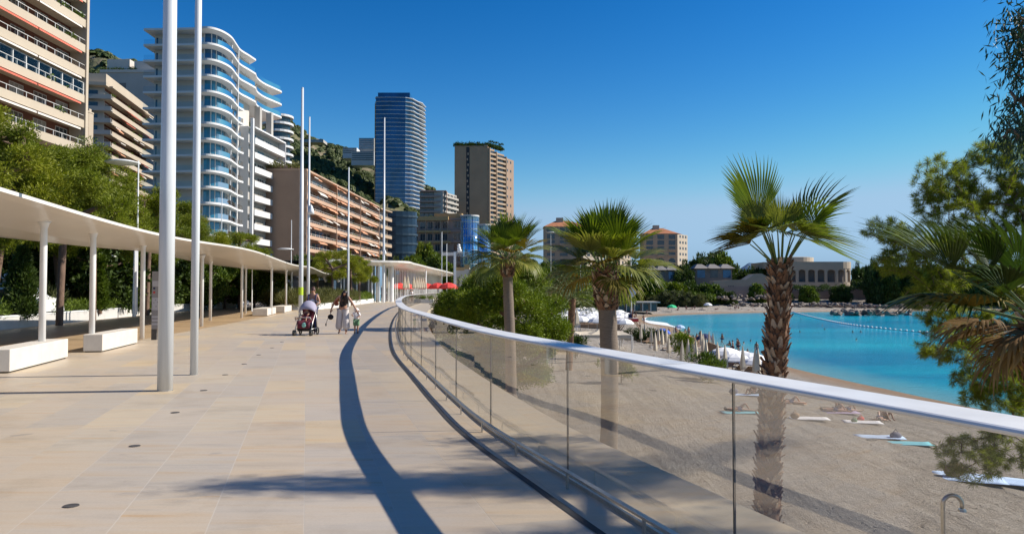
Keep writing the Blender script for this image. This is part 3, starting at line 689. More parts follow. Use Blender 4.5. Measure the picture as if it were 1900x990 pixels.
def balc_block(name, label, loc, rz, L, D, z0, nf, fh, bd=1.5, wall='beige', band='beige_pale', par=0.9, rail=0.5, bays=None, wm='win', inner=None,
               awn=None, awn_p=0.0, fins=(), wfill=0.75, railglass=None, roof=True, first=0, seed=1, xfin=0.25, maxwin=98, group=None, slab=0.25, ww=None, awn_m=('awn_orange',)):
    o = thing(name, label, 'building', loc, rz, group); rr = random.Random(seed); H = z0 + nf * fh
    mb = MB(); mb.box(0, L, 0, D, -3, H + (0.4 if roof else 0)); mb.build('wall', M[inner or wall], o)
    if inner:
        mb = MB(); mb.box(-0.02, 0.28, -0.02, D, -3, H + 0.5); mb.box(L - 0.28, L + 0.02, -0.02, D, -3, H + 0.5); mb.box(0.28, L - 0.28, 0.3, D + .01, H + .41, H + 0.6); mb.build('side_wall', M[wall], o)
    if roof:
        mb = MB(); mb.box(-0.1, L + 0.1, -bd - 0.15, D, H + 0.0, H + 0.35); mb.box(0.5, L - 0.5, 2, D - 1, H + 0.35, H + 1.2); mb.build('roof', M[band], o)
    bays = bays or max(1, int(L / 3.6)); bw = L / bays
    wins = []
    for k in range(first, nf):
        z = z0 + k * fh
        mb = MB(); mb.box(0.0, L, -bd, -0.003, z - slab, z)
        mb.box(0.0, L, -bd - 0.08, -bd + 0.08, z - slab - 0.05, z + par)
        b = mb.build('balcony', M[band], o)
        if rail:
            mb = MB(); railing_mb(mb, 0, L, -bd, z + par + 0.002, rail, 1.6, 0.035); mb.build('railing', M['frame'], b)
            if railglass:
                mb = MB(); mb.box(0.02, L - 0.02, -bd - 0.012, -bd + 0.012, z + par + 0.01, z + par + rail - 0.06); mb.build('glass_pane', M[railglass], b)
        for i in range(bays): wins.append((k, i))
    wme = win_mesh(bw * wfill if not ww else ww, fh - 0.95, wm, 2)
    wins.sort(key=lambda q: -q[0]) if len(wins) > maxwin else None
    near, rest = wins[:maxwin], wins[maxwin:]
    wvar = [wme, wme] + [win_mesh(bw * wfill if not ww else ww, fh - 0.95, q_, 2) for q_ in ('win_blind', 'win_curtain')]
    for k, i in near: opening(o, rr.choice(wvar), (i + 0.5) * bw, -0.0, z0 + k * fh + 0.12)
    if rest:
        mb = MB()
        for k, i in rest:
            x = (i + 0.5) * bw; w = bw * wfill / 2; mb.box(x - w, x + w, -0.03, 0.02, z0 + k * fh + 0.12, z0 + k * fh + fh - 0.85)
        s = mb.build('windows', M[wm], o); s['kind'] = 'stuff'
    if fins:
        for x in fins:
            mb = MB(); mb.box(x, x + xfin, -bd - 0.25, -0.003, z0 - 3, H - 0.01); mb.build('fin', M[band], o)
    n = 0
    if awn_p:
        for k in range(first, nf):
            i = 0
            while i < bays:
                if rr.random() < awn_p and n < 95:
                    span = 1 if rr.random() < 0.6 else min(2, bays - i); zt = z0 + (k + 1) * fh - slab - 0.08
                    out = rr.choice([0.5, 1.0, 1.0]); dz = rr.choice([0.5, 0.9, 0.7])
                    x0, x1 = i * bw + 0.1, (i + span) * bw - 0.1
                    mb = MB(); mb.strip([[(x0, -bd * 0.75, zt), (x0, -bd - out, zt - dz), (x0, -bd - out, zt - dz - 0.2)], [(x1, -bd * 0.75, zt), (x1, -bd - out, zt - dz), (x1, -bd - out, zt - dz - 0.2)]])
                    mb.build('awning', M[rr.choice(awn_m)], o); n += 1; i += span
                else: i += 1
    return o
def tuft_mb(mb, c, r, rr, n=14, h=1.0):
    for _ in range(n):
        a = rr.uniform(0, 6.28); d = r * math.sqrt(rr.random()); p = Vector((c[0] + d * math.cos(a), c[1] + d * math.sin(a), c[2] + rr.random() * h * (1 - d / r * 0.5)))
        v = Vector((rr.uniform(-1, 1), rr.uniform(-1, 1), rr.uniform(0.1, 1.2))).normalized() * r * 0.35; w = v.cross(Vector((rr.random(), rr.random(), 0.3))).normalized() * r * 0.13
        mb.add([p, p + v * 0.5 + w, p + v, p + v * 0.5 - w], [(0, 1, 2, 3)])
def roof_garden(o, x0, x1, y0, y1, z, n, h, mname='leaf_dark', rr=random.Random(3)):
    mb = MB()
    for _ in range(n): tuft_mb(mb, (rr.uniform(x0, x1), rr.uniform(y0, y1), z), rr.uniform(0.6, 1.1) * h * 0.6, rr, 46, h * rr.uniform(0.5, 1))
    g = mb.build('roof_garden', M[mname], o); g['kind'] = 'stuff'; return g

# A: beige tower at the left edge
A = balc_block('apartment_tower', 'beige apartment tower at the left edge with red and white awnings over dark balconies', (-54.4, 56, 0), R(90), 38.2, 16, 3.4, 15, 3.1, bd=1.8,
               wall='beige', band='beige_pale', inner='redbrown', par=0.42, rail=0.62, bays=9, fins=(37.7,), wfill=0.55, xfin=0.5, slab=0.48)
for k, (m_, zz) in enumerate((('awn_red', 11), ('awn_white', 10), ('awn_red', 9), ('awn_white', 8), ('awn_red', 7), ('awn_white', 6), ('awn_red', 12))):
    zt = 3.4 + zz * 3.1 - 0.52; L0, L1 = (2.0, 36.4)
    mb = MB()
    for j in range(4):
        x0 = L0 + (L1 - L0) * j / 4 + 0.1; x1 = L0 + (L1 - L0) * (j + 1) / 4 - 0.1
        mb.strip([[(x0, -1.3, zt + 0.1), (x0, -2.25, zt - 0.28), (x0, -2.27, zt - 0.5)], [(x1, -1.3, zt + 0.1), (x1, -2.25, zt - 0.28), (x1, -2.27, zt - 0.5)]])
    mb.build('awning', M[m_], A)
mb = MB(); mb.box(2, 37.5, -1.83, -1.79, 3.4 + 7 * 3.1 + 0.42, 3.4 + 7 * 3.1 + 1.9)
mb.build('glazed_screen', M['balu'], A); mb = MB(); railing_mb(mb, 2, 37.5, -1.81, 3.4 + 7 * 3.1 + 0.42, 1.5, 2.2, 0.06); mb.build('screen_frame', M['frame'], A)
# A2: narrow beige block behind
balc_block('apartment_block', 'narrow beige block with small balconies just behind the beige corner tower', (-104.5, 182, 0), R(0), 3.6, 2.0, 1, 13, 3.3, bd=1.4, wall='beige_pale', band='beige_pale', par=0.35, rail=0.6, bays=1, fins=(3.3,), roof=True)
# B: stepped beige block with awnings
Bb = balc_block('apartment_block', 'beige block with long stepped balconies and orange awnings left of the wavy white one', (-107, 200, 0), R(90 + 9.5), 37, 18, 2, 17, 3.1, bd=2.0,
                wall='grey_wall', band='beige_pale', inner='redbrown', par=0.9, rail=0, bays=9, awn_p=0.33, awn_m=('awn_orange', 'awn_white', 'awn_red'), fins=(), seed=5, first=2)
for k in range(2, 17):   # shaded end balconies facing the camera
    z = 2 + k * 3.1; mb = MB(); mb.box(-1.6, -0.03, -2.3, 14.5, z - 0.25, z); mb.box(-1.7, -1.5, -2.3, 14.5, z - 0.25, z + 0.9); mb.build('balcony', M['grey_wall'], Bb)
    mb = MB(); mb.box(-0.06, -0.02, 1.5, 12.5, z + 0.1, z + 2.3); mb.build('window', M['win'], Bb)
mb = MB(); mb.box(-2.2, 37, -1.2, 18, 54.75, 55.6); mb.box(-0.5, 36, -0.6, 17, 55.6, 58.2); mb.build('penthouse', M['beige_pale'], Bb)
# B2: plain grey block with roof planting
o = thing('apartment_block', 'plain pale grey block with planted rooftop behind the stepped beige block', 'building', (-134, 252, 0), R(0))
mb = MB(); mb.box(-2, 18.2, 0, 16, 0, 73.5); mb.build('wall', M['grey_wall'], o)
mb = MB(); mb.box(-2.2, 18.6, -0.3, 16, 73.5, 74.4); mb.box(8.5, 17.5, 1, 12, 74.4, 77.6); mb.box(-1, 6.5, 2, 12, 74.4, 78.5); mb.build('penthouse', M['white_shade'], o)
mb = MB(); mb.box(4.2, 6.4, -0.06, 0, 56, 70); mb.build('stair_strip', M['grey_dark'], o)
for z in (58, 62, 66): mb = MB(); mb.box(0.8, 1.6, -0.05, 0.02, z, z + 1.8); mb.build('window', M['win'], o)
roof_garden(o, -2, 9, -0.3, 2, 74.2, 26, 1.8)

# C: wavy white apartment block
FH = 3.2; NF = 17
o = thing('wavy_apartment_block', 'white apartment block with rippling curved balconies and blue glass rounding its corner', 'building', (-60, 153, 0), 0)
def rel(pts): return [(x + 60, y - 153) for x, y in pts]
outer = crom([(-74.4, 153.6, 0), (-70, 153.4, 0), (-64, 153.0, 0), (-61.0, 152.4, 0), (-59.1, 154.3, 0), (-58.4, 158.2, 0), (-59.0, 163, 0), (-59.5, 167.0, 0), (-59.0, 170.8, 0), (-58.6, 174.3, 0)], 6)
ext = crom([(-58.6, 174.3, 0), (-59.4, 178, 0), (-59.3, 182.5, 0), (-58.2, 187, 0), (-57.5, 190.5, 0), (-59, 192, 0)], 6)
def poly(k):
    if k == NF: pts = list(outer) + [Vector((-60.0, 176, 0))]; back = [(-62, 178), (-74.4, 178)]
    elif k >= NF - 3: pts = list(outer) + ext[1:]; back = [(-62, 194), (-74.4, 194)]
    else: pts = [p for p in outer if p.y < 169.2]; back = [(-62, 169.4), (-74.4, 170)]
    return pts, back
core = [(-73.4, 156.4), (-62.2, 155.6), (-60.9, 156.6), (-60.4, 160), (-61.2, 168), (-61.0, 173), (-61.0, 177), (-73.4, 177)]
mb = MB(); mb.prism(rel(core), 0, NF * FH - 0.05); mb.build('wall', M['white_shade'], o)
mb = MB(); mb.prism(rel([(-73.4, 177.1), (-61.6, 177.1), (-60.4, 188), (-61.4, 191), (-73.4, 191)]), (NF - 3) * FH, NF * FH - FH - 0.05); mb.build('wall', M['white_shade'], o)
glz = crom([(-66, 156.2, 0), (-62.2, 155.45, 0), (-60.75, 156.5, 0), (-60.25, 160, 0), (-60.95, 165, 0), (-60.9, 169, 0)], 5)
wm_s = win_mesh(2.2, 2.2, 'win', 1); rr = random.Random(2)
for k in range(1, NF + 1):
    z = k * FH; pts, back = poly(k)
    plan = [(p.x, p.y) for p in pts] + back
    mb = MB(); mb.prism(rel(plan), z - 0.42, z); s = mb.build('balcony_slab', M['white_build'], o)
    if k < NF:
        q = offset([Vector((p.x + 60, p.y - 153, 0)) for p in pts], -0.18)
        mb = MB(); mb.strip([[(p.x, p.y, z), (p.x, p.y, z + 1.05)] for p in q]); mb.build('glass_balustrade', M['balu'], s)
    if k < NF:
        mb = MB(); mb.strip([[(p.x + 60, p.y - 153, z + 0.01), (p.x + 60, p.y - 153, z + FH - 0.45)] for p in glz[4:]]); ng = len(mb.f)
        for p in glz[4::3]: mb.box(p.x + 60 - 0.07, p.x + 60 + 0.07, p.y - 153 - 0.12, p.y - 153 + 0.02, z + 0.01, z + FH - 0.43)
        cg = mb.build('curved_glazing', M['win_teal' if k < 14 else 'win_blue'], o); cg.data.materials.append(M['frame'])
        for p_ in cg.data.polygons:
            if p_.index >= ng: p_.material_index = 1
        for x in (-72.0, -68.2):
            opening(o, wm_s, x + 60, 3.37, z + 0.05)
        if rr.random() < 0.6:
            mb = MB(); mb.box(-11 + rr.random(), -10, 1.6, 2.2, z, z + rr.uniform(0.5, 1.3)); mb.build('balcony_screen', M['white_build'], s)
        # slim posts at the far end of the curved terraces
        mb = MB()
        for y in (161.5, 165.5): mb.box(0.35, 0.6, y - 153, y - 153 + 0.25, z + 0.01, z + FH - 0.43)
        mb.build('terrace_post', M['white_build'], o)
for x, y in ((-58.3, 169.9),):
    mb = MB(); mb.box(x + 60 + 0.1, x + 60 + 0.7, y - 153, y - 153 + 0.8, 0, (NF - 5) * FH + 1.5); mb.build('corner_pier', M['white_build'], o)
for y, x in ((178, -59.4), (184, -58.6)):
    mb = MB(); mb.box(x + 59.3, x + 60.6, y - 153, y - 151.5, 38, (NF - 3) * FH - 0.45); mb.build('column', M['grey_wall'], o)
balc_block('apartment_block', 'straight white wing with plain white balconies attached to the wavy block', (-59.0, 171.0, 0), R(90 - 4.0), 18.5, 14, 2.6, 11, 3.2, bd=1.5, wall='white_build', band='white_build',
           inner='grey_wall', par=1.05, rail=0, bays=4, fins=(18.1,), wfill=0.8, seed=4)
# balconied round tower behind C
o = thing('round_tower', 'slim round balcony tower peeking out behind the wavy white block', 'building', W(513, 500, 330).xy.to_3d(), 0)
mb = MB(); mb.lathe([(5.2, 0), (5.2, 77)], n=20); mb.build('wall', M['win'], o)
for k in range(6, 24):
    mb = MB(); mb.lathe([(6.6, k * 3.3 - 0.2), (6.6, k * 3.3 + 0.7), (6.3, k * 3.3 + 0.7), (6.3, k * 3.3)], n=22); mb.build('balcony', M['white_build'], o)

# D: long beige block receding with orange awnings
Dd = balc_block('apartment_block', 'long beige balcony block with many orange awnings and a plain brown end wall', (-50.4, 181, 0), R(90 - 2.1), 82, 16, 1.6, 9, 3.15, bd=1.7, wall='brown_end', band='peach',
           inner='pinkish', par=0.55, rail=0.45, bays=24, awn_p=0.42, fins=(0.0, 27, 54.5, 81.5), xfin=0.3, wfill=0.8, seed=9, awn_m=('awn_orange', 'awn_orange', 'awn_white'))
roof_garden(Dd, -1, 3, 0, 16, 30.4, 34, 2.6, 'leaf_olive'); roof_garden(Dd, 3, 40, 2, 6, 30.6, 30, 1.3, 'leaf_mid')
# E: next short beige piece and dark blue curved block
balc_block('apartment_block', 'slim pale block with stacked rounded balconies at the end of the long beige one', (-46.9, 264, 0), R(90 - 8), 13, 14, 1.6, 9, 3.1, bd=1.7, wall='tan_light', band='tan_light', inner='pinkish', par=0.75, rail=0.3, bays=4, seed=12)
E2 = thing('curved_office_block', 'dark blue curved block with thin floor bands below the glass tower', 'building', (-39.5, 290, 0), 0)
def arc(cx, cy, rx, ry, a0, a1, n): return [(cx + rx * math.cos(R(a0 + (a1 - a0) * i / n)), cy + ry * math.sin(R(a0 + (a1 - a0) * i / n))) for i in range(n + 1)]
pl = arc(-6, 0, 9.5, 6, -150, 60, 14) + [(-6, 14), (-14, 14)]
mb = MB(); mb.prism(pl, -2, 31); mb.build('wall', M['win_night'], E2)
for k in range(9):
    q = [(x * 1.04 + 0.24, y * 1.06) for x, y in pl]; mb = MB(); mb.prism(q, k * 3.4 + 1.6, k * 3.4 + 2.3); mb.build('floor_band', mat('slate_band', (0.03, 0.055, 0.08), 0.4) if k == 0 else bpy.data.materials['slate_band'], E2)
# F: tall glass tower
X0 = W(694, 500, 600).x; Ft = thing('glass_tower', 'tallest tower of blue glass ringed by thin white balcony edges', 'building', (X0, 600, 0), 0)
fw = (780 - 694) / F * 600
front = [(0, 3), (0.8, 0), (fw * 0.33, -0.8), (fw * 0.66, 0.6)]
sideR = [(fw * 0.76, 4), (fw * 0.84, 12), (fw * 0.90, 18), (fw * 0.94, 26), (fw * 0.96, 32)]
bk = [(fw * 0.7, 38), (2, 36)]
Hh = W(740, 172, 600).z
mb = MB(); mb.prism(front + sideR + bk, 0, Hh - 3); mb.build('curtain_wall', M['win_deep'], Ft)
nfl = 46; rr = random.Random(8)
for k in range(4, nfl):
    z = Hh - 4 - (nfl - 1 - k) * 3.3; wv = 0.7 * math.sin(k * 0.9); 
    def off(poly, d): 
        cx = fw / 2; cy = 18; return [(cx + (x - cx) * (1 + d / 18), cy + (y - cy) * (1 + d / 18)) for x, y in poly]
    q = off(front, 0.35) + [(x + 1.4 + 0.7 * math.sin(k * 0.35 + i * 2.2), y) for i, (x, y) in enumerate(off(sideR, 0.9))] + off(bk, 0.3)
    mb = MB(); mb.prism(q, z, z + 0.38); b = mb.build('floor_edge', M['frame' if k % 3 else 'white_build'], Ft)
mb = MB(); mb.box(2, fw * 0.75, 2, 26, Hh - 3, Hh + 0.5); mb.build('roof_plant_room', M['win_deep'], Ft)
for k, z in ((9, 60), (20, 92)):
    mb = MB(); mb.box(-0.4, 1.4, 0.5, 10, 0, Hh - 6); 
mb = MB(); mb.box(-0.5, 0.9, 2.2, 14, 0, Hh - 8); mb.build('side_strip', M['tan'], Ft)
# G: brownish stepped block
balc_block('apartment_block', 'dusky brown balcony block between the glass tower and the tan tower', (W(779, 400, 470).x, 470, 0), R(0), 16.5, 20, 2, 19, 3.15, bd=1.5, wall='pinkish', band='pinkish', inner='grey_dark', par=0.8, rail=0, bays=6, seed=21, maxwin=60)
balc_block('apartment_block', 'sunlit flank of stacked balconies beside the dusky brown block', (W(822, 400, 468).x, 468, 0), R(72), 22, 6, 2, 19, 3.15, bd=1.3, wall='grey_wall', band='grey_wall', par=0.9, rail=0, bays=4, seed=22, roof=False, maxwin=50)
# H: tan tower
X0 = W(843, 500, 500).x; hz = W(900, 272, 500).z; hw = (905 - 843) / F * 500
H_ = thing('tan_tower', 'tan concrete tower with roof garden, blank end wall and sunlit balcony side', 'building', (X0, 500, 0), 0)
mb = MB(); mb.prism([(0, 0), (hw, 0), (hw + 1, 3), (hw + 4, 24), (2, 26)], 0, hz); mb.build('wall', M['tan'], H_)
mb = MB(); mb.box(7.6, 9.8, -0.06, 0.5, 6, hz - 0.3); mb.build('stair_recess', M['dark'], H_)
for k in range(24):
    z = 8 + k * (hz - 10) / 24
    mb = MB(); mb.box(7.9 + (k % 2) * 0.5, 8.8 + (k % 2) * 0.5, -0.25, -0.06, z, z + 1.5); mb.build('stair_landing', M['tan_light'], H_)
nb = 30
for col, (ax, ay, bx, by) in enumerate(((hw + 0.1, 0.3, hw + 4.2, 6.0), (hw + 4.4, 6.3, hw + 10.5, 16.0), (hw + 10.7, 16.3, hw + 17.0, 30.0))):
    dx, dy = bx - ax, by - ay; Ld = math.hypot(dx, dy); nx, ny_ = dy / Ld, -dx / Ld
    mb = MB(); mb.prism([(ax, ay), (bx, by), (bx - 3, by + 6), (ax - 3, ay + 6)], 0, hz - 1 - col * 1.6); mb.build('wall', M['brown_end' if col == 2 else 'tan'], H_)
    mb = MB(); mb.prism([(ax - nx * 0.1, ay), (ax + nx * 1.6, ay + ny_ * 1.6), (ax + nx * 1.6 + dx / Ld * 0.6, ay + ny_ * 1.6 + dy / Ld * 0.6), (ax + dx / Ld * 0.6, ay + dy / Ld * 0.6)], 0, hz - 0.7 - col * 1.6); mb.build('fin', M['tan_light'], H_)
    for k in range(2, nb):
        z = k * (hz - 3 - col * 1.6) / nb + 1
        if col < 2:
            p = [(ax + dx * 0.1, ay + dy * 0.1), (ax + dx * 0.1 + nx * 1.3, ay + dy * 0.1 + ny_ * 1.3), (bx + nx * 1.3, by + ny_ * 1.3), (bx, by)]
            mb = MB(); mb.prism(p, z, z + 1.15); mb.build('balcony', M['tan_light'], H_)
            mb = MB(); mb.prism([(ax + dx * 0.1 + nx * 0.05, ay + dy * 0.1 + ny_ * .05), (ax + dx * .1 + nx * 0.12, ay + dy * .1 + ny_ * 0.12), (bx + nx * 0.12, by + ny_ * 0.12), (bx + nx * .05, by + ny_ * .05)], z + 1.2, z + 3.0); mb.build('window', M['win'], H_)
        else:
            for q in (0.25, 0.6):
                cx, cy_ = ax + dx * q, ay + dy * q; mb = MB(); mb.prism([(cx, cy_), (cx + nx * 0.1, cy_ + ny_ * 0.1), (cx + nx * 0.1 + dx * 0.12, cy_ + ny_ * 0.1 + dy * 0.12), (cx + dx * 0.12, cy_ + dy * 0.12)], z + 1, z + 2.6)
                if k % 2: mb.build('window', M['win'], H_)
mb = MB(); mb.box(hw - 2.5, hw, -0.4, 4, hz, hz + 1.0); mb.box(0, hw, -0.2, 0.2, hz, hz + 0.5); mb.build('parapet', M['tan_light'], H_)
g_ = MB(); rr = random.Random(5)
for i in range(70):
    x = rr.uniform(0.5, hw + 9); y = rr.uniform(0.5, 4) + max(0, x - hw) * 1.6; tuft_mb(g_, (x, y, hz + 0.2), rr.uniform(1.2, 2.4), rr, 80, rr.uniform(1.8, 4.2))
for x in (hw + 1.5, hw + 4.5, hw + 8): 
    g_.tube([(x, 3 + (x - hw) * 1.4, hz - 1), (x + 0.4, 3 + (x - hw) * 1.4, hz + 4)], 0.15, 5); tuft_mb(g_, (x + 0.4, 3 + (x - hw) * 1.4, hz + 3.6), 1.9, rr, 90, 1.4)
s_ = g_.build('roof_garden', M['leaf_dark'], H_); s_['kind'] = 'stuff'
# I: beige terraces with ochre bands
I0 = W(749, 480, 330).x
Ib = thing('terraced_block', 'low beige block with ochre bands and deep shaded terraces below the tan tower', 'building', (I0, 330, 0), R(-4))
zt = W(800, 402, 330).z; mb = MB(); mb.box(0, 26.0, 0, 14, -2, zt - 0.8); mb.build('wall', M['pinkish'], Ib)
rr = random.Random(4); nfl = 7; fh = (zt - 1.5) / nfl
for k in range(nfl):
    z = zt - 1.8 - k * fh - (0.6 if k else 0)
    mb = MB(); mb.box(0, 19.5 + (k > 0) * 1.0, -1.6, 0.0, z, z + (1.7 if k == 0 else 0.85)); mb.build('terrace_band', M['ochre' if k < 5 else 'pinkish'], Ib)
    mb = MB(); mb.box(20.3, 26, -1.0, 0.0, z + 0.2, z + 1.9 - 0.9); mb.build('terrace_band', M['pinkish'], Ib)
    for j in range(6): opening(Ib, win_mesh(2.2, fh - 1.6, 'win', 1), 1.9 + j * 3.2, -0.01, z - fh + 1.15)
    opening(Ib, win_mesh(3.4, fh - 1.4, 'win', 1), 23.2, -0.01, z - fh + 1.25)
for j in range(7):
    mb = MB(); mb.box(j * 3.2, j * 3.2 + 0.22, -1.75, -1.2, 0, zt - 2); mb.build('column', M['tan_light'], Ib)
roof_garden(Ib, 2, 14, -0.8, 2, zt - 0.4, 18, 1.3); mb = MB(); mb.box(13, 25, 1, 12, zt - 0.8, zt + 1.4); mb.build('penthouse', M['ochre'], Ib)
# J: mirrored glass drums
def drum(px0, px1, ptop, Z, label):
    a, b = W(px0, ptop, Z), W(px1, ptop, Z); r = (b.x - a.x) / 2; o = thing('glass_drum', label, 'building', ((a.x + b.x) / 2, Z + r, 0), 0, 'mirrored glass drums')
    mb = MB(); mb.lathe([(r, 0), (r, a.z - 0.6)], n=28); mb.build('curtain_wall', M['glass_cyl'], o, smooth=True)
    mb = MB(); mb.lathe([(r + 0.12, a.z - 0.6), (r + 0.12, a.z)], n=28); mb.build('roof_ring', M['frame'], o)
    n = 22
    for k in range(n):
        th = 2 * math.pi * k / n; x, y = math.cos(th) * (r + 0.02), math.sin(th) * (r + 0.02)
        if y < 0.5: mb = MB(); mb.box(x - 0.05, x + 0.05, y - 0.05, y + 0.05, 0, a.z - 0.6); mb.build('mullion', M['frame'], o)
    z = a.z - 3
    while z > 2:
        mb = MB(); mb.lathe([(r + 0.04, z), (r + 0.04, z + 0.16)], n=28); mb.build('transom', M['frame'], o); z -= 3
drum(853, 888, 398, 325, 'taller mirrored blue glass drum beside the ochre banded block')
drum(886, 910, 415, 318, 'shorter mirrored glass drum half hidden by the first palm')
# K and L: resort hotel blocks
def hotel(px0, px1, px2, top, Z, nf, label, arches=True, seed=1):
    a = W(px0, top, Z); b = W(px1, top, Z); zt = a.z; L = b.x - a.x; fh = 3.3; z0 = zt - nf * fh
    o = thing('hotel_block', label, 'building', (a.x, Z, 0), 0, 'peach hotel blocks by the bay'); Dp = 14
    mb = MB(); mb.box(0, L, 0, Dp, min(0, z0), zt); mb.build('wall', M['tan_light'], o)
    e = W(px2, top, Z + Dp).x - b.x
    mb = MB(); mb.prism([(L, 0.02), (L + e, Dp * 0.75), (L + e * 0.9, Dp), (L, Dp)], min(0, z0), zt - 0.3); mb.build('end_wall', M['beige_pale'], o)
    mb = MB(); vs = [(-.4, -.5, zt), (L + .4, -.5, zt), (L + e, Dp, zt - .2), (-.4, Dp, zt), (L * 0.3, Dp * .4, zt + 3.4), (L * 0.62, Dp * .4, zt + 3.4)]
    mb.add(vs, [(0, 1, 5, 4), (1, 2, 5), (2, 3, 4, 5), (3, 0, 4), (0, 3, 2, 1)]); rf = mb.build('roof', M['terracotta'], o)
    mb = MB(); mb.box(L * 0.32, L * 0.5, Dp * .3, Dp * .5, zt + 2.5, zt + 5); mb.build('lift_tower', M['beige_pale'], rf)
    nb = max(3, int(L / 5.2)); bw = L / nb; n = 0
    for k in range(nf):
        z = zt - (k + 1) * fh + 0.2
        for j in range(nb):
            w = bw * 0.30; mb = MB(); x = (j + 0.5) * bw
            if arches and k in (4, nf - 1): mb.add([(x - w, -.06, z)] + [(x + w * math.cos(R(180 - 20 * q)), -.06, z + 1.0 + w * 0.8 * math.sin(R(20 * q))) for q in range(10)] + [(x + w, -.06, z)], [tuple(range(12))[::-1]])
            else: mb.box(x - w, x + w, -.06, 0.02, z + (0.9 if k > 1 else 0), z + 2.5)
            n += 1; f = mb.build('window', M['win'], o)
            if n < 90 and k > 1 and k != 4: m2 = MB(); m2.box(x - w - .3, x + w + .3, -.7, -.07, z, z + 0.95); m2.build('balcony', M['tan_light'], f)
        for j in range(3):
            q = (j + 0.7) / 3.6; mb = MB(); x, y = L + e * q, Dp * 0.75 * q; mb.prism([(x, y - .05), (x + e * .14, y + Dp * .105 - .05), (x + e * .14 - .05, y + Dp * .105 + .1), (x - .05, y + .1)], z + .9, z + 2.3); mb.build('window', M['win'], o)
    return o
hotel(1195, 1257, 1273, 433, 430, 11, 'sunlit peach hotel block with tiled roof standing clear right of the middle palm')
hotel(1010, 1082, 1118, 420, 400, 8, 'peach hotel block half hidden behind the crown of the middle palm', False)
hotel(1128, 1150, 1168, 425, 415, 8, 'narrow middle part of the hotel glimpsed through the palm leaves', False)
# low white terrace building at far left
o = thing('terrace_building', 'low white terraced building with wide windows behind the left pines', 'building', (W(-60, 500, 62).x, 60, 0.2), 0)
L = 12.6 + 44 * 0 ; L = W(97, 500, 60).x - W(-60, 500, 62).x
mb = MB(); mb.box(0, L - 1.0, 0, 8, 0, 7.6); mb.build('wall', M['grey_wall'], o)
mb = MB(); mb.box(L - 1.0, L, -0.4, 8, 0, 8.6); mb.build('pier', M['beige_pale'], o)
for k in range(3):
    z = 2.3 + k * 2.5; mb = MB(); mb.box(0, L - 1, -0.9, 0, z, z + 0.5); mb.build('floor_band', M['white_build'], o)
    for j in range(5): opening(o, win_mesh(1.15, 1.7, 'win_blue' if k != 1 else 'win', 1), 0.75 + j * 1.25, -0.02, z - 1.85)
# hotel lobby far left middle (white fragment behind trees)
o = thing('white_kiosk', 'white service building glimpsed through the trees behind the canopy', 'building', (W(318, 500, 78).x, 78, 0), 0)
mb = MB(); mb.box(0, 6.2, 0, 5, 0, 3.9); mb.build('wall', M['white_build'], o); mb = MB(); mb.box(0.3, 2.6, -.05, 0, 0.1, 2.1); mb.build('shutter', M['grey_wall'], o); mb = MB(); mb.box(4.3, 5.3, -.06, 0, 0.1, 3.4); mb.build('door', M['awn_red'], o)
o = thing('pergola_kiosk', 'white kiosk with curved roof fins beyond the end of the canopy', 'kiosk', (W(505, 500, 92).x, 92, 0), 0)
mb = MB()
for j in range(5): mb.tube([(j * 1.5, 0, 3.2 + j % 2), (j * 1.5 + 1.2, 0, 4.2), (j * 1.5 + 2, 0, 2.6)], 0.16, 6)
mb.build('roof_fins', M['white_build'], o); mb = MB(); mb.box(0.2, 1.6, 0, 2, 0, 2.4); mb.build('screen', M['white_build'], o); mb = MB(); mb.box(1.7, 7, 0.5, 3, 0, 2.8); mb.build('dark_glazing', M['win'], o)

# ------------------------------------------------------------------ seafront pavilion
PX = lambda px, Z: (px - 950) / F * Z
o = thing('seafront_pavilion', 'long low glass pavilion with a thin curved white roof at the end of the promenade', 'pavilion', (PX(700, 108), 108, 0), 0)
bx, by = PX(700, 108), 108
edge = crom([(PX(610, 96), 96, 0), (PX(660, 98), 98, 0), (PX(750, 102), 102, 0), (PX(770, 110), 110, 0), (PX(800, 130), 130, 0), (PX(828, 155), 155, 0), (PX(846, 180), 180, 0)], 6)
inn = [Vector((p.x - 16, p.y + 12 - i * 0.0, 0)) for i, p in enumerate(edge)]
rows = []
for a, b in zip(edge, inn):
    z = 5.35 - max(0, a.y - 104) * 0.0 
    rows.append([(a.x - bx, a.y - by, z - 0.12), (a.x - bx, a.y - by, z + 0.12), (b.x - bx, b.y - by, z + 0.2), (b.x - bx, b.y - by, z - 0.55), (a.x - bx - 1.6, a.y - by + 1.2, z - 0.5), (a.x - bx, a.y - by, z - 0.12)])
mb = MB(); mb.strip(rows); mb.build('roof', M['canopy'], o)
gl = [Vector((p.x - 3.5 - bx, p.y + 2.5 - by, 0)) for p in edge]
mb = MB(); mb.strip([[(p.x, p.y, 0), (p.x, p.y, 4.85)] for p in gl]); mb.build('glazing', M['shopglass'], o)
mb = MB(); mb.strip([[(p.x - 5, p.y + 5, 0), (p.x - 5, p.y + 5, 4.8)] for p in gl]); mb.build('back_wall', M['grey_dark'], o)
gp = resample(gl, 1.7)
for p in gp[:60]:
    mb = MB(); mb.box(p.x - 0.07, p.x + 0.07, p.y - 0.1, p.y + 0.1, 0, 4.85); mb.build('mullion', M['white'], o)
for px, Z in ((690, 103), (727, 106), (790, 128), (712, 101)):
    mb = MB(); mb.lathe([(0.28 if px == 727 else 0.14, 0), (0.28 if px == 727 else 0.14, 4.9)], (PX(px, Z) - bx, Z - by, 0), 12); mb.build('column', M['white'], o)

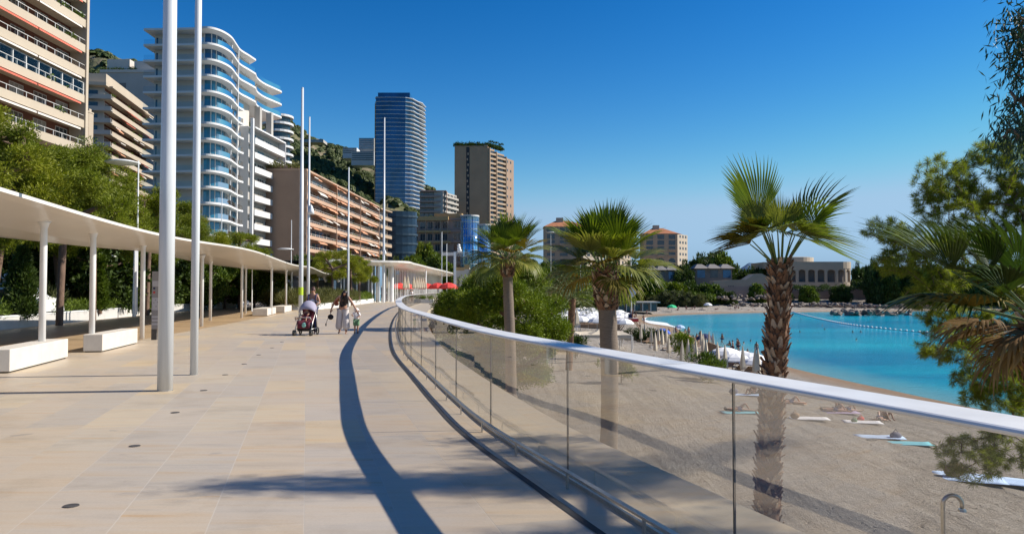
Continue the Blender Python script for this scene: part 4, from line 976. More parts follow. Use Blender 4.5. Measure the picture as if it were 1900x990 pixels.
def parasol(name, label, x, y, z, h, r, m_, closed=False, group=None, src=None, rz=0, cat='parasol'):
    if src is not None: return dup(src, (x, y, z), rz, label, group)
    o = thing(name, label, cat, (x, y, z), rz, group)
    mb = MB(); mb.lathe([(0.03, 0), (0.03, h)], n=6); mb.build('pole', M['frame'], o)
    mb = MB(); mb.lathe([(0.25, 0), (0.25, 0.07), (0.05, 0.1)], n=10); mb.build('base', M['grey_wall'], o)
    mb = MB()
    if closed:
        n = 10; prof = [(0.17, h - 1.75), (0.20, h - 1.55), (0.15, h - 0.9), (0.09, h - 0.4), (0.02, h + 0.08)]
        vs = [(q * (1 + 0.22 * (k % 2)) * math.cos(2 * math.pi * k / n), q * (1 + 0.22 * (k % 2)) * math.sin(2 * math.pi * k / n), zz) for q, zz in prof for k in range(n)]
        mb.add(vs, [(i * n + k, i * n + (k + 1) % n, (i + 1) * n + (k + 1) % n, (i + 1) * n + k) for i in range(len(prof) - 1) for k in range(n)])
    else:
        n = 16; prof = [(r * 0.99, h - r * 0.62), (r, h - r * 0.50), (r * 0.74, h - r * 0.22), (r * 0.38, h - r * 0.05), (0.02, h + 0.04)]
        vs = [(q * (1 - 0.045 * (k % 2)) * math.cos(2 * math.pi * k / n), q * (1 - 0.045 * (k % 2)) * math.sin(2 * math.pi * k / n), zz - 0.03 * (k % 2)) for q, zz in prof for k in range(n)]
        mb.add(vs, [(i * n + k, i * n + (k + 1) % n, (i + 1) * n + (k + 1) % n, (i + 1) * n + k) for i in range(len(prof) - 1) for k in range(n)])
    mb.build('fabric', M[m_], o); return o
rp = None
for px, Z, lab in ((812, 122, 'broad red parasol outside the pavilion, left of the two brightest'), (832, 117, 'rightmost red parasol outside the pavilion'), (792, 132, 'small red parasol in the middle of the pavilion front'), (752, 122, 'red parasol behind the pavilion glass'), (738, 118, 'leftmost red parasol behind the pavilion glass')):
    rp = parasol('red_parasol', lab, PX(px, Z), Z, 0, 2.75, 1.5, 'cloth_red', group='red parasols at the pavilion') if rp is None else parasol('', lab, PX(px, Z), Z, 0, 0, 0, '', src=rp)
cp_ = None
for k, px in enumerate((723, 751, 757, 768, 773, 777, 781, 785, 789)):
    Z = 108 + k * 2; lab = 'one of the tall closed cream parasols standing before the pavilion glass'
    if cp_ is None:
        cp_ = parasol('closed_parasol', lab, PX(px, Z), Z, 0, 3.6, 1, 'para', True, 'closed cream parasols at the pavilion'); cp_.scale = (1.3, 1.3, 1.0)
    else: dup(cp_, (PX(px, Z), Z, 0), 0, lab)
# beach entrance sign and bright little huts
o = thing('entrance_sign', 'pale horizontal sign board on a white post with worn white lettering', 'sign', (PX(843, 165), 165, 0), 0)
zt = W(843, 468, 165).z; zb = W(843, 474, 165).z
mb = MB(); mb.box(-0.15, 0.35, -0.1, 0.1, 0, zt + 0.1); mb.build('post', M['white'], o)
mb = MB(); mb.box(-2.7, -0.17, -0.1, 0.1, zb, zt); mb.build('board', M['awn_white'], o)
mb = MB(); mb.box(0.36, 3.2, -0.06, 0.06, zt - 0.08, zt + 0.08); mb.build('beam', M['white'], o)
for j in range(9):
    x = 0.5 + j * 0.26; mb = MB()
    mb.box(x, x + 0.05, -0.05, 0.05, zt - 0.85, zt - 0.22)
    if j % 3 != 1: mb.box(x + .052, x + 0.17, -0.05, 0.05, zt - 0.30, zt - 0.22)
    if j % 2: mb.box(x + .052, x + 0.17, -0.05, 0.05, zt - 0.85, zt - 0.78)
    mb.build('letter', M['white'], o)
mb = MB(); mb.ball((0.95, 0, zt + 1.5), 0.33); mb.ball((1.0, 0, zt + 0.9), (0.42, 0.3, 0.42)); mb.ball((1.1, 0, zt + 0.4), (0.5, 0.3, 0.4)); mb.build('finial', M['white'], o, smooth=True)
o = thing('beach_hut', 'small pale hut with ochre fascia under the beach entrance sign', 'hut', (PX(846, 172), 172, 0), 0)
mb = MB(); mb.box(0, 3.0, 0, 3, 0, 6.6); mb.build('wall', M['white_shade'], o)
mb = MB(); mb.box(0, 1.9, -.1, 0, 6.0, 6.7); mb.box(1.9, 3.0, -.12, 0, 6.3, 7.3); mb.build('fascia', M['ochre'], o); mb = MB(); mb.box(0.3, 0.8, -.05, 0, 2, 4.5); mb.build('door', M['grey_dark'], o)
o = thing('beach_hut', 'orange painted hut with a round blue disc beside the bushy pine', 'hut', (PX(876, 172), 172, 0), 0)
mb = MB(); mb.box(0, 3.4, 0, 3, 0, 6.8); mb.build('wall', M['peach'], o); mb = MB(); mb.lathe([(0.75, -.06), (0.75, 0.06)], n=16); q = mb.build('disc', M['glass_cyl'], o, loc=(1.3, -0.1, 5.8)); q.rotation_euler = (math.pi / 2, 0, 0)

# ------------------------------------------------------------------ headland buildings
def zof(py, Z): return W(0, py, Z).z
Zr = 340; x0 = PX(1425, Zr); x1 = PX(1590, Zr)
o = thing('arcaded_rotunda', 'low sandy building with rounded arched openings and a flat drum on its roof', 'building', (x0, Zr, 0), 0)
Lr = x1 - x0; za, zb, zc, zd = zof(523, Zr), zof(496, Zr), zof(486, Zr), zof(476, Zr)
plan = [(0, 6), (Lr * 0.1, 0)] + [(Lr * t, 0) for t in (0.3, 0.5, 0.7)] + arc(Lr * 0.80, 7, Lr * 0.20, 7, -90, 60, 10) + [(Lr * 0.85, 24), (0, 24)]
mb = MB(); mb.prism(plan, zc - 2.8, zc + 0.2); mb.build('roof_band', M['beige'], o)
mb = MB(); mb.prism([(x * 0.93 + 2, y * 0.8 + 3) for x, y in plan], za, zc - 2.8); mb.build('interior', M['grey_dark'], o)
mb = MB(); mb.prism(plan, za - 2.4, za); mb.build('terrace', M['beige'], o)
mb = MB(); mb.prism([(x * 0.99, y + 1) for x, y in plan], -3, za - 2.4); mb.build('painted_shade_base', M['dark'], o)  # shade under the terrace is painted in with a near-black colour
sp = resample([Vector((x, y, 0)) for x, y in plan[1:13]], 0.7); per = 4.4
s_all = cum(sp); tot = s_all[-1]; k = 0
while (k + 1) * per < tot:
    a = sp[min(range(len(sp)), key=lambda i: abs(s_all[i] - k * per))]; b = sp[min(range(len(sp)), key=lambda i: abs(s_all[i] - (k + 1) * per))]
    d = (b - a).normalized(); n_ = Vector((d.y, -d.x, 0)); wdt = (b - a).length; mb = MB(); hz_ = zc - 2.8; r = wdt * 0.36; cxx = wdt / 2
    prof = [(0, za), (0, hz_), (wdt, hz_), (wdt, za), (cxx + r, za)] + [(cxx + r * math.cos(R(t)), hz_ - 0.5 - r * 0.55 + r * 0.55 * math.sin(R(t))) for t in range(0, 181, 30)] + [(cxx - r, za)]
    vs = [a + d * u - n_ * 0.0 + Vector((0, 0, z)) for u, z in prof] + [a + d * u - n_ * 0.7 + Vector((0, 0, z)) for u, z in prof]
    m = len(prof); mb.add(vs, [tuple(range(m)), tuple(range(2 * m - 1, m - 1, -1))] + [(i, i + m, (i + 1) % m + m, (i + 1) % m) for i in range(m)]); mb.build('arch', M['beige'], o); k += 1
cxd = PX(1490, Zr) - x0
mb = MB(); mb.lathe([(Lr * 0.235, zc + 0.2), (Lr * 0.235, zd), (Lr * 0.2, zd + 0.2)], (cxd, 13, 0), 32); mb.build('roof_drum', M['beige_pale'], o)
mb = MB(); mb.box(PX(1527, Zr) - x0, PX(1540, Zr) - x0, 4.5, 4.6, za, za + 3.2); mb.build('blue_screen', M['glass_cyl'], o)
# ramped beige wall building left of it
Zq = 318; x0 = PX(1325, Zq)
o = thing('ramped_wall_building', 'beige wall building with three small dark windows and a sloping parapet', 'building', (x0, Zq, 0), 0)
q = lambda px, py: (PX(px, Zq) - x0, zof(py, Zq))
pr = [q(1325, 547), q(1325, 521), q(1358, 519), q(1385, 518), q(1400, 508), q(1413, 507), q(1428, 515), q(1430, 547)]
m = len(pr); mb = MB(); mb.add([(x, 0, z) for x, z in pr] + [(x, 8, z) for x, z in pr], [tuple(range(m - 1, -1, -1)), tuple(range(m, 2 * m))] + [(i, (i + 1) % m, (i + 1) % m + m, i + m) for i in range(m)]); mb.build('wall', M['beige'], o)
for px in (1352, 1356, 1360):
    a = q(px - 1.3, 534.5); b = q(px + 1.3, 530); mb = MB(); mb.box(a[0], b[0], -.05, 0.02, a[1], b[1]); mb.build('window', M['dark'], o)
a = q(1391, 545); b = q(1404, 529); mb = MB(); mb.box(a[0], b[0], -1.2, 0, a[1], b[1]); mb.build('porch', M['beige_pale'], o); mb = MB(); mb.box(a[0] + .4, b[0] - .9, -1.25, -1.2, a[1] + .3, a[1] + 1.6); mb.build('door', M['dark'], o)
# villas with grey roofs
def villa(px0, px1, ptop, pbase, Z, label):
    a = W(px0, ptop, Z); b = W(px1, pbase, Z); L = b.x - a.x; h = a.z - b.z; o = thing('villa', label, 'villa', (a.x, Z, b.z), 0, 'villas among the trees')
    mb = MB(); mb.box(0.5, L - 0.5, 1.2, 12, -4, h * 0.72); mb.build('wall', M['grey_dark'], o)
    for j in range(3):
        x = L * (j + 0.5) / 3; w = L / 3 * 0.6; mb = MB(); z = h * 0.7; t = 2.0
        mb.add([(x - w, -.5, z), (x + w, -.5, z), (x + w, 12, z), (x - w, 12, z), (x - w * 0.3, 4, z + t), (x + w * 0.3, 4, z + t), (x + w * 0.3, 8, z + t), (x - w * 0.3, 8, z + t)], [(0, 1, 5, 4), (1, 2, 6, 5), (2, 3, 7, 6), (3, 0, 4, 7), (4, 5, 6, 7), (0, 3, 2, 1)]); mb.build('roof', M['roof_grey'], o)
        mb = MB(); mb.box(x - w * 0.5, x + w * 0.5, 1.1, 1.2, h * 0.1, h * 0.6); mb.build('window', M['win_blue' if j != 1 else 'win'], o)
villa(1202, 1256, 492, 521, 330, 'dark villa with low grey hipped roofs below the sunlit hotel')
villa(1290, 1362, 489, 518, 335, 'larger villa with layered grey roofs left of the ramped beige wall')
# plants and furniture on balconies
def balcony_green(o, spots, mname='leaf_mid', seed=1, s=0.45):
    rr = random.Random(seed); mb = MB()
    for x, y, z in spots: tuft_mb(mb, (x, y, z), s * rr.uniform(0.7, 1.6), rr, 60, s * rr.uniform(1.0, 2.6))
    g = mb.build('balcony_plants', M[mname], o); g['kind'] = 'stuff'
rr = random.Random(33)
balcony_green(A, [(rr.uniform(2, 36), -1.5, 3.4 + rr.randint(5, 11) * 3.1 + 0.3) for _ in range(16)] + [(36.6, -1.4, 3.4 + 10 * 3.1 + 0.4)] * 3, seed=2, s=0.5)
balcony_green(Bb, [(rr.uniform(0, 36), -1.9, 2 + rr.randint(8, 16) * 3.1 + 0.8) for _ in range(26)], seed=3, s=0.5)
balcony_green(Dd, [(rr.uniform(0, 80), -1.5, 1.6 + rr.randint(1, 8) * 3.15 + 0.5) for _ in range(60)], seed=4, s=0.4)
# headland sea wall and low jetty
Zs = 312; o = tag(struct_wall := MB().box(PX(1270, Zs), 260, 0, 1.2, -6.5, zof(531, Zs)).build('sea_wall', M['pinkish'], loc=(0, Zs, 0)), 'long grey-brown sea wall below the arcaded building', 'wall')
o = tag(MB().box(0, 70, 0, 5, -8, zof(566, 290)).build('promenade_wall', M['pinkish'], loc=(PX(1465, 290), 290, 0)), 'low reddish quay wall at the far edge of the water', 'wall')
o = tag(MB().box(0, 19, 0, 4, -8, SEA + 0.55).build('jetty', M['grey_dark'], loc=(PX(1462, 283), 279, 0)), 'flat dark jetty at the water behind the right palm', 'jetty')

# ------------------------------------------------------------------ mountains
def ridge(name, pts, R0, R1, z0, matn, seed, rough=1.0, kind='structure'):
    """pts: (photo x, photo y of the skyline); hill rises from distance R0 to its crest at R1 and falls behind it"""
    xs = np.array([p[0] for p in pts], float); ys = np.array([p[1] for p in pts], float)
    px = np.arange(xs[0], xs[-1], 4.0); py = np.interp(px, xs, ys); rows = 46; V = []
    for j in range(rows):
        t = j / (rows - 12); r = R0 + (R1 - R0) * t
        for a, b in zip(px, py):
            top = W(a, b, R1); x = top.x / R1 * r; h = top.z - z0
            zz = z0 + h * (min(t, 1) ** 0.85) if t <= 1 else z0 + h * (1 - (t - 1) * 2.2)
            n = mnoise.fractal(Vector((x * 0.012 + seed, r * 0.012, 0)), 0.9, 2.1, 6) * 22 * rough * math.sin(min(t, 1) * 3.14) ** 0.6 if 0 < t < 1 else 0
            n += mnoise.noise(Vector((x * 0.06, r * 0.06, seed))) * 3 * rough * (0.3 + min(t, 1))
            V.append((x, r, zz + n))
    m = len(px); idx = np.arange(rows * m).reshape(rows, m)
    Q = np.stack([idx[:-1, :-1], idx[:-1, 1:], idx[1:, 1:], idx[1:, :-1]], -1).reshape(-1, 4)
    o = obj(name, npmesh(name, V, Q, matn, True)); struct(o, kind); return o, np.array(V).reshape(rows, m, 3)
def hillmat():
    t = NT('hillside'); co = t.coords('Object')
    a = t.noise(0.03, 7, co, 0.65); b = t.noise(0.012, 3, co)
    c = t.ramp(a.outputs[0], [(0.30, (0.06, 0.08, 0.03)), (0.50, (0.11, 0.11, 0.05)), (0.62, (0.20, 0.16, 0.10)), (0.74, (0.42, 0.37, 0.31))])
    t.link(c, t.p.inputs['Base Color']); t.p.inputs['Roughness'].default_value = 1; t.bump(t.noise(0.12, 6, co).outputs[0], 1.0, 3); return t.m
M['hill'] = hillmat()
h1, V1 = ridge('hillside', [(430, 182), (470, 192), (520, 214), (545, 228), (560, 243), (585, 256), (610, 266), (640, 274), (665, 284), (690, 293), (730, 315), (770, 345), (800, 350), (830, 372), (880, 420), (940, 465), (1010, 500), (1080, 530)], 400, 820, -2, M['hill'], 3)
h2, V2 = ridge('mountain', [(-400, 60), (-100, 80), (60, 120), (100, 108), (140, 101), (175, 98), (200, 100), (225, 108), (250, 113), (275, 120), (330, 140), (420, 170), (520, 230)], 560, 1150, 0, M['hill'], 9, 1.4)
h3, V3 = ridge('far_coast', [(1370, 500), (1390, 487), (1415, 489), (1440, 499), (1480, 520), (1500, 534)], 6000, 7000, -6, mat('far_hill_haze_tint', (0.06, 0.14, 0.24), 1.0, 0.05, 0.001), 4, 1.0)  # bluish base colour stands in for the haze of distance
def hillwood(name, V, n, size, seed, label, mname='leaf_dark', patch=0.02):
    g = np.random.default_rng(seed); rows, m, _ = V.shape; out = []; k = 0; P = []
    while len(P) < n and k < n * 6:
        k += 1; j = int(g.integers(2, rows - 13)); i = int(g.integers(0, m - 1)); p = V[j, i] + (V[j, i + 1] - V[j, i]) * g.random() + (V[j + 1, i] - V[j, i]) * g.random()
        if mnoise.fractal(Vector(p) * 0.016, 0.8, 2, 4) > -0.22 + 0.4 * (g.random() - 0.5): P.append(p)
    P = np.array(P); c = 26; N = len(P)
    B = np.repeat(P, c, 0); s = np.repeat(g.uniform(0.5, 1.3, N) * size, c)[:, None]
    d = g.normal(size=(N * c, 3)); d /= np.linalg.norm(d, axis=1)[:, None]; d[:, 2] = np.abs(d[:, 2])
    B = B + d * s * 0.55; u = g.normal(size=(N * c, 3)); u /= np.linalg.norm(u, axis=1)[:, None]
    w = np.cross(d, u); w /= np.linalg.norm(w, axis=1)[:, None] + 1e-9; u = np.cross(w, d)
    q = s * 0.42; V4 = np.stack([B - w * q, B + u * q, B + w * q, B - u * q], 1).reshape(-1, 3)
    o = obj(name, npmesh(name, V4, np.arange(len(V4)).reshape(-1, 4), M[mname])); struct(o, 'stuff', label)
hillwood('hillside_woodland', V1, 4600, 5.2, 5, 'dark scrub and trees covering the slope above the town', 'hill_leaf')
hillwood('mountain_woodland', V2, 2000, 10.0, 6, 'dark trees covering the high ridge at upper left', 'hill_leaf')
# stacked white terraces and tower on the hill
def hillblock(px0, px1, ptop, pbot, Z, m1, label, rows=5):
    a = W(px0, ptop, Z); b = W(px1, pbot, Z); o = thing('hillside_building', label, 'building', (a.x, Z, b.z), 0, 'buildings high on the hillside'); L = b.x - a.x; h = a.z - b.z
    mb = MB(); mb.box(0, L, 0, 14, -4 if rows > 1 else -1, h); mb.build('wall', M[m1], o)
    for k in range(rows):
        z = h * (k + 0.35) / rows
        mb = MB(); mb.box(L * 0.03, L * 0.97, -0.3, 0.02, z, z + h / rows * 0.42); mb.build('window_row', M['win_teal' if m1 != 'white_build' else 'win'], o)
hillblock(666, 694, 256, 277, 690, 'grey_wall', 'grey slab block on the skyline left of the glass tower', 6)
hillblock(652, 694, 281, 298, 655, 'white_build', 'white terraced building stepping along the hillside beside the glass tower', 5)
hillblock(636, 662, 274, 285, 672, 'white_build', 'small white terrace building near the crest', 3)
hillblock(556, 600, 259, 262, 690, 'grey_wall', 'thin stone retaining wall crossing the upper slope', 1)
# ------------------------------------------------------------------ vegetation
def unit(a): return a / (np.linalg.norm(a, axis=-1, keepdims=True) + 1e-9)
def blades(P, Dv, L, w, g, curl=0.0):
    """one thin lens-shaped leaf per row: base P, direction Dv, length L, half width w"""
    N = len(P); L = np.broadcast_to(np.asarray(L, float).reshape(-1, 1), (N, 1)); w = np.broadcast_to(np.asarray(w, float).reshape(-1, 1), (N, 1))
    s = unit(np.cross(Dv, g.normal(size=(N, 3)))) * w
    mid = P + Dv * L * 0.45; tip = P + Dv * L; tip[:, 2] -= curl * L[:, 0]
    return np.stack([P, mid + s, tip, mid - s], 1).reshape(-1, 3)
def quads(V): return np.arange(len(V)).reshape(-1, 4)
def clumps(C, rad, per, L, w, g, up=0.3, flat=0.75, curl=0.0):
    C = np.asarray(C, float); N = len(C); rad = np.broadcast_to(rad, (N,))
    B = np.repeat(C, per, 0); r = np.repeat(rad, per)[:, None]
    d = unit(g.normal(size=(N * per, 3))); rr_ = g.random((N * per, 1)) ** 0.4
    off = d * rr_ * r; off[:, 2] *= flat
    dv = unit(d + g.normal(size=(N * per, 3)) * 0.55 + np.array([0, 0, up]))
    return blades(B + off, dv, L * g.uniform(0.7, 1.25, N * per), w * g.uniform(0.8, 1.2, N * per), g, curl)
def skeleton(mb, root, pts, trunk_r, tip_r=0.02, up_bias=0.0, n=5, path=None, step=None, expo=0.55):
    """grow limbs from root through pts: each point hangs on the nearest node already grown"""
    nodes = [np.array(p, float) for p in (path or [root])]; par = list(range(-1, len(nodes) - 1))
    pts = sorted([np.array(p, float) for p in pts], key=lambda p: np.linalg.norm(p - nodes[-1]))
    for p in pts:
        A = np.array(nodes); d = np.linalg.norm(A - p, axis=1) + up_bias * np.maximum(0, A[:, 2] - p[2]); i = int(np.argmin(d))
        L = np.linalg.norm(A[i] - p); k = max(1, int(L / (step or 1e9))); q = i
        for j in range(1, k + 1):
            x = A[i] + (p - A[i]) * j / k
            if j < k: x = x + np.array([rnd.uniform(-1, 1), rnd.uniform(-1, 1), rnd.uniform(-0.3, 1)]) * L * 0.06
            nodes.append(x); par.append(q); q = len(nodes) - 1
    cnt = [0] * len(nodes)
    kids = [0] * len(nodes)
    for p in par:
        if p >= 0: kids[p] += 1
    for i in range(len(nodes) - 1, -1, -1):
        if kids[i] == 0: cnt[i] += 1
        if par[i] >= 0: cnt[par[i]] += cnt[i]
    tot = max(cnt); rad = [tip_r + (trunk_r - tip_r) * (c / tot) ** expo for c in cnt]
    for i, p in enumerate(par):
        if p >= 0:
            k = n if rad[i] > trunk_r * 0.3 else 4
            mb.tube([nodes[p], nodes[i]], [rad[p] if p < len(path or [root]) else min(rad[p], rad[i] * 1.3), rad[i]], k, caps=False)
    return nodes
def dome_points(n, c, r, g, low=-0.25, shell=0.55):
    out = []
    while len(out) < n:
        d = unit(g.normal(size=3))
        if d[2] < low: continue
        q = shell + (1 - shell) * g.random() ** 0.6
        out.append(np.array(c) + d * np.array(r) * q)
    return out
def make_tree(name, label, cat, loc, H, crown_r, crown_h, n_cl, per, L, w, cl_r, trunk_r, leaf, seed, group=None, low=-0.3, lean=0.3, flat=0.7, trunk_m='bark', up=0.3, bare=None, scale=None, rz=0, shell=0.5, lumps=0):
    g = np.random.default_rng(seed); rnd.seed(seed); o = thing(name, label, cat, loc, rz, group)
    c = np.array([lean * g.uniform(-1, 1), lean * g.uniform(-1, 1), H - crown_h])
    pts = dome_points(n_cl, c, (crown_r, crown_r, crown_h), g, low, shell)
    if lumps:
        lc = dome_points(lumps, c, (crown_r * 0.92, crown_r * 0.92, crown_h * 0.92), g, low, 0.72); pts = [lc[i % lumps] + unit(g.normal(size=3)) * np.array([1, 1, 0.75]) * crown_r * 0.165 * g.random() ** 0.4 for i in range(n_cl)]
    b = bare if bare is not None else max(0.3, (H - crown_h) * 0.75)
    path = [np.array([0, 0, -0.3]), np.array([c[0] * 0.2, c[1] * 0.2, b * 0.4]), np.array([c[0] * 0.5, c[1] * 0.6, b]), np.array([c[0], c[1], H - crown_h * 0.9])]
    mb = MB(); skeleton(mb, path[0], pts[::2] if n_cl > 60 else pts, trunk_r, 0.02, 0.3, 7, path, step=1.2); mb.build('trunk', M[trunk_m], o, smooth=True)
    V = clumps(pts, cl_r * g.uniform(0.7, 1.2, len(pts)), per, L, w, g, up, flat)
    obj('crown', npmesh('crown', V, quads(V), M[leaf]), o); return o

# the row of pines behind the canopy at left
gp_ = 'umbrella pines behind the canopy'
pine = [make_tree('pine_tree', 'tall umbrella pine at the far left with a dense bright crown', 'tree', (-24.5, 33, 0.3), 10.4, 4.3, 4.4, 210, 270, 0.17, 0.021, 0.56, 0.22, 'needle', 21, gp_, lumps=26),
        make_tree('pine_tree', 'umbrella pine with a leaning trunk, third along the row behind the canopy', 'tree', (-25.2, 43, 0.3), 10.2, 4.2, 4.6, 210, 270, 0.17, 0.021, 0.56, 0.20, 'needle', 22, gp_, lean=1.2, lumps=24),
        make_tree('pine_tree', 'lower umbrella pine in front of the left row, crown just over the canopy', 'tree', (-20.6, 35, 0.3), 7.0, 3.1, 2.9, 130, 230, 0.15, 0.020, 0.42, 0.16, 'needle', 23, gp_, lumps=18)]
for k, (src, x, y, s, rz, lab) in enumerate([(1, -25.4, 37.5, 1.0, 2.0, 'umbrella pine second from left in the row behind the canopy'),
        (0, -26.0, 49.5, 0.98, 1.2, 'umbrella pine left of the thickest pole, beneath the stepped beige block'), (1, -24.2, 54.5, 0.80, 3.9, 'umbrella pine seen between the two big poles'),
        (0, -25.5, 61, 0.74, 5.0, 'smaller umbrella pine right of the slimmer tall pole'), (2, -23.6, 66.5, 0.95, 2.2, 'last small pine of the left row before the wavy white block'),
        (2, -22.6, 41.5, 0.98, 4.1, 'low bright pine over the canopy under the second large pine'), (2, -22.8, 48, 0.92, 0.6, 'low bright pine just left of the thickest pole'),
        (0, -31, 46, 1.05, 2.7, 'dark pine behind the left row, under the beige block'), (1, -31, 58, 0.95, 0.9, 'dark pine behind the thickest pole'), (0, -32, 36, 1.0, 4.4, 'pine at the left edge behind the front row'),
        (1, -33, 72, 0.8, 1.9, 'distant pine behind the slimmer tall pole'), (2, -27, 75, 1.0, 1.0, 'small distant pine left of the wavy white block')]):
    dup(pine[src], (x, y, 0.3), rz, lab, gp_, s)
# broadleaf trees and dark backdrop under the pines
g2 = 'leafy trees behind the planter'
fic = [make_tree('leafy_tree', 'round leafy tree behind the white planter near the far benches', 'tree', (-25.5, 68, 0.2), 4.9, 2.4, 2.4, 90, 150, 0.26, 0.07, 0.55, 0.12, 'leaf_mid', 31, g2, low=-0.9),
       make_tree('leafy_tree', 'dark dense tree behind the flower bed under the left pines', 'tree', (-30, 40, 0.2), 5.6, 3.0, 3.0, 90, 150, 0.30, 0.08, 0.7, 0.14, 'leaf_dark', 32, g2, low=-0.9)]
for src, px, Z, s, rz, lab in ((0, 417, 66, 0.92, 1, 'leafy tree just right of the slimmer tall pole'), (0, 472, 70, 0.95, 2, 'leafy tree behind the two middle canopy posts'), (0, 497, 76, 0.95, 3, 'leafy tree behind the far bench post'),
        (1, 150, 46, 1.1, 2, 'dark tree filling the gap between first and second canopy posts'), (1, 215, 50, 1.1, 4, 'dark tree between second and third canopy posts'), (1, 262, 56, 1.1, 1, 'dark tree behind the information totem'),
        (1, 345, 62, 0.9, 5, 'dark bush-like tree between the two big poles'), (0, 375, 60, 0.85, 5, 'leafy shrub tree behind the slimmer tall pole'), (1, 125, 52, 1.2, 3.3, 'dark tree right of the white terraced building'), (1, 190, 60, 1.3, 0.4, 'farther dark tree behind the second canopy post'), (1, 300, 66, 1.3, 0.9, 'farther dark tree behind the thickest pole')):
    dup(fic[src], (PX(px, Z), Z, 0.2), rz, lab, g2, s)
# cypresses
def cypress(px, ptop, Z, w, leaf, label, seed):
    t = W(px, ptop, Z); g = np.random.default_rng(seed); o = thing('cypress_tree', label, 'tree', (t.x, Z, 0.3), 0, 'cypresses'); h = t.z - 0.3
    n = 60; zz = np.linspace(0.35, h - 0.3, n); r = w * (1 - (zz / h) ** 2.2) * 0.8; a = g.uniform(0, 6.28, n)
    C = np.stack([r * 0.55 * np.cos(a), r * 0.55 * np.sin(a), zz], 1); V = clumps(C, np.maximum(r * 0.6, 0.12), 170, 0.22, 0.03, g, 1.2, 1.0)
    obj('crown', npmesh('crown', V, quads(V), M[leaf]), o); mb = MB(); mb.tube([(0, 0, 0), (0, 0, h * 0.8)], [0.12, 0.03], 6); mb.build('trunk', M['bark'], o)
cypress(42, 452, 33, 0.78, 'leaf_dark', 'very dark narrow cypress in front of the white terraced building', 1)
cypress(187, 468, 42, 0.45, 'leaf_mid', 'slim green clipped cypress right of the second canopy post', 2)
# planter: wall, coping, soil, planting, flowers
PW = [Vector(p) for p in ((-17.0, 14, 0), (-18.6, 22, 0), (-20.5, 30.8, 0), (-22.4, 41, 0), (-24.2, 52, 0), (-25.2, 63, 0), (-25.6, 72, 0))]
PW = crom(PW, 6); o = thing('long_planter', 'long low white planter wall filled with greenery behind the canopy', 'planter', tuple(PW[0]))
mb = MB(); sweep(mb, [p - PW[0] for p in PW], [(0, 0), (0, 0.50), (-0.22, 0.50), (-0.22, 0)][::-1]); mb.build('wall', M['planter'], o)
mb = MB(); sweep(mb, [p - PW[0] for p in PW], [(0.02, 0.502), (0.02, 0.56), (-0.3, 0.56), (-0.3, 0.502)][::-1]); mb.build('coping', M['white'], o)
mb = MB(); sweep(mb, [p - PW[0] for p in PW], [(-0.3, 0.40), (-14, 0.55)], closed=False); mb.build('soil', mat('soil', (0.07, 0.05, 0.03), 0.95, 0.3, 2), o)
def planting(name, label, path, d0, d1, n, r, h, leaf, seed, z=0.5, per=70, L=0.22, w=0.018, hv=0.5, up=0.8):
    g = np.random.default_rng(seed); P = np.array([tuple(p) for p in path]); i = g.integers(0, len(P) - 1, n); t = g.random(n)[:, None]
    B = P[i] * (1 - t) + P[i + 1] * t; dirv = unit(P[i + 1] - P[i]); side = np.stack([-dirv[:, 1], dirv[:, 0], np.zeros(n)], 1)
    B = B + side * g.uniform(d0, d1, n)[:, None]
    hh = h * (1 - hv + hv * np.array([mnoise.noise(Vector((b[0] * 0.5, b[1] * 0.5, seed))) * 0.5 + 0.5 for b in B]))
    B[:, 2] = z + hh * g.uniform(0.2, 1.0, n); V = clumps(B, r, per, L, w, g, up, 0.7)
    o = obj(name, npmesh(name, V, quads(V), M[leaf])); struct(o, 'stuff', label); return o
planting('shrub_planting', 'low green shrubs and ground cover spilling over the long planter', PW, -0.05, 3.0, 560, 0.32, 0.7, 'leaf_mid', 1, 0.45)
planting('shrub_planting', 'taller dark shrubs at the back of the long planter', PW, 2.5, 9, 560, 0.5, 1.9, 'leaf_dark', 2, 0.4, 80, 0.26, 0.03)
planting('shrub_planting', 'feathery olive green shrubs in the middle of the planter', PW, 1.2, 4, 180, 0.4, 1.5, 'leaf_olive', 3, 0.5, 80, 0.34, 0.014)
planting('white_blossom', 'sprinkled white blossoms in the planter shrubs', PW[12:30], 1.5, 6, 70, 0.5, 2.0, 'flower_white', 4, 0.6, 7, 0.09, 0.03)
def spotpath(px0, px1, py, Z): return [Vector((PX(px0, Z), Z, 0)), Vector((PX(px1, Z), Z + 0.5, 0))]
planting('orange_flowers', 'patch of orange flowers on the planter edge at far left', [PW[7], PW[9]], 0.1, 0.7, 30, 0.25, 0.35, 'flower', 5, 0.55, 60, 0.1, 0.03, 0.1)
planting('orange_flowers', 'patch of orange flowers on the far planter near the benches', [PW[30], PW[34]], -0.1, 0.7, 40, 0.3, 0.4, 'flower', 6, 0.6, 60, 0.13, 0.04, 0.1)
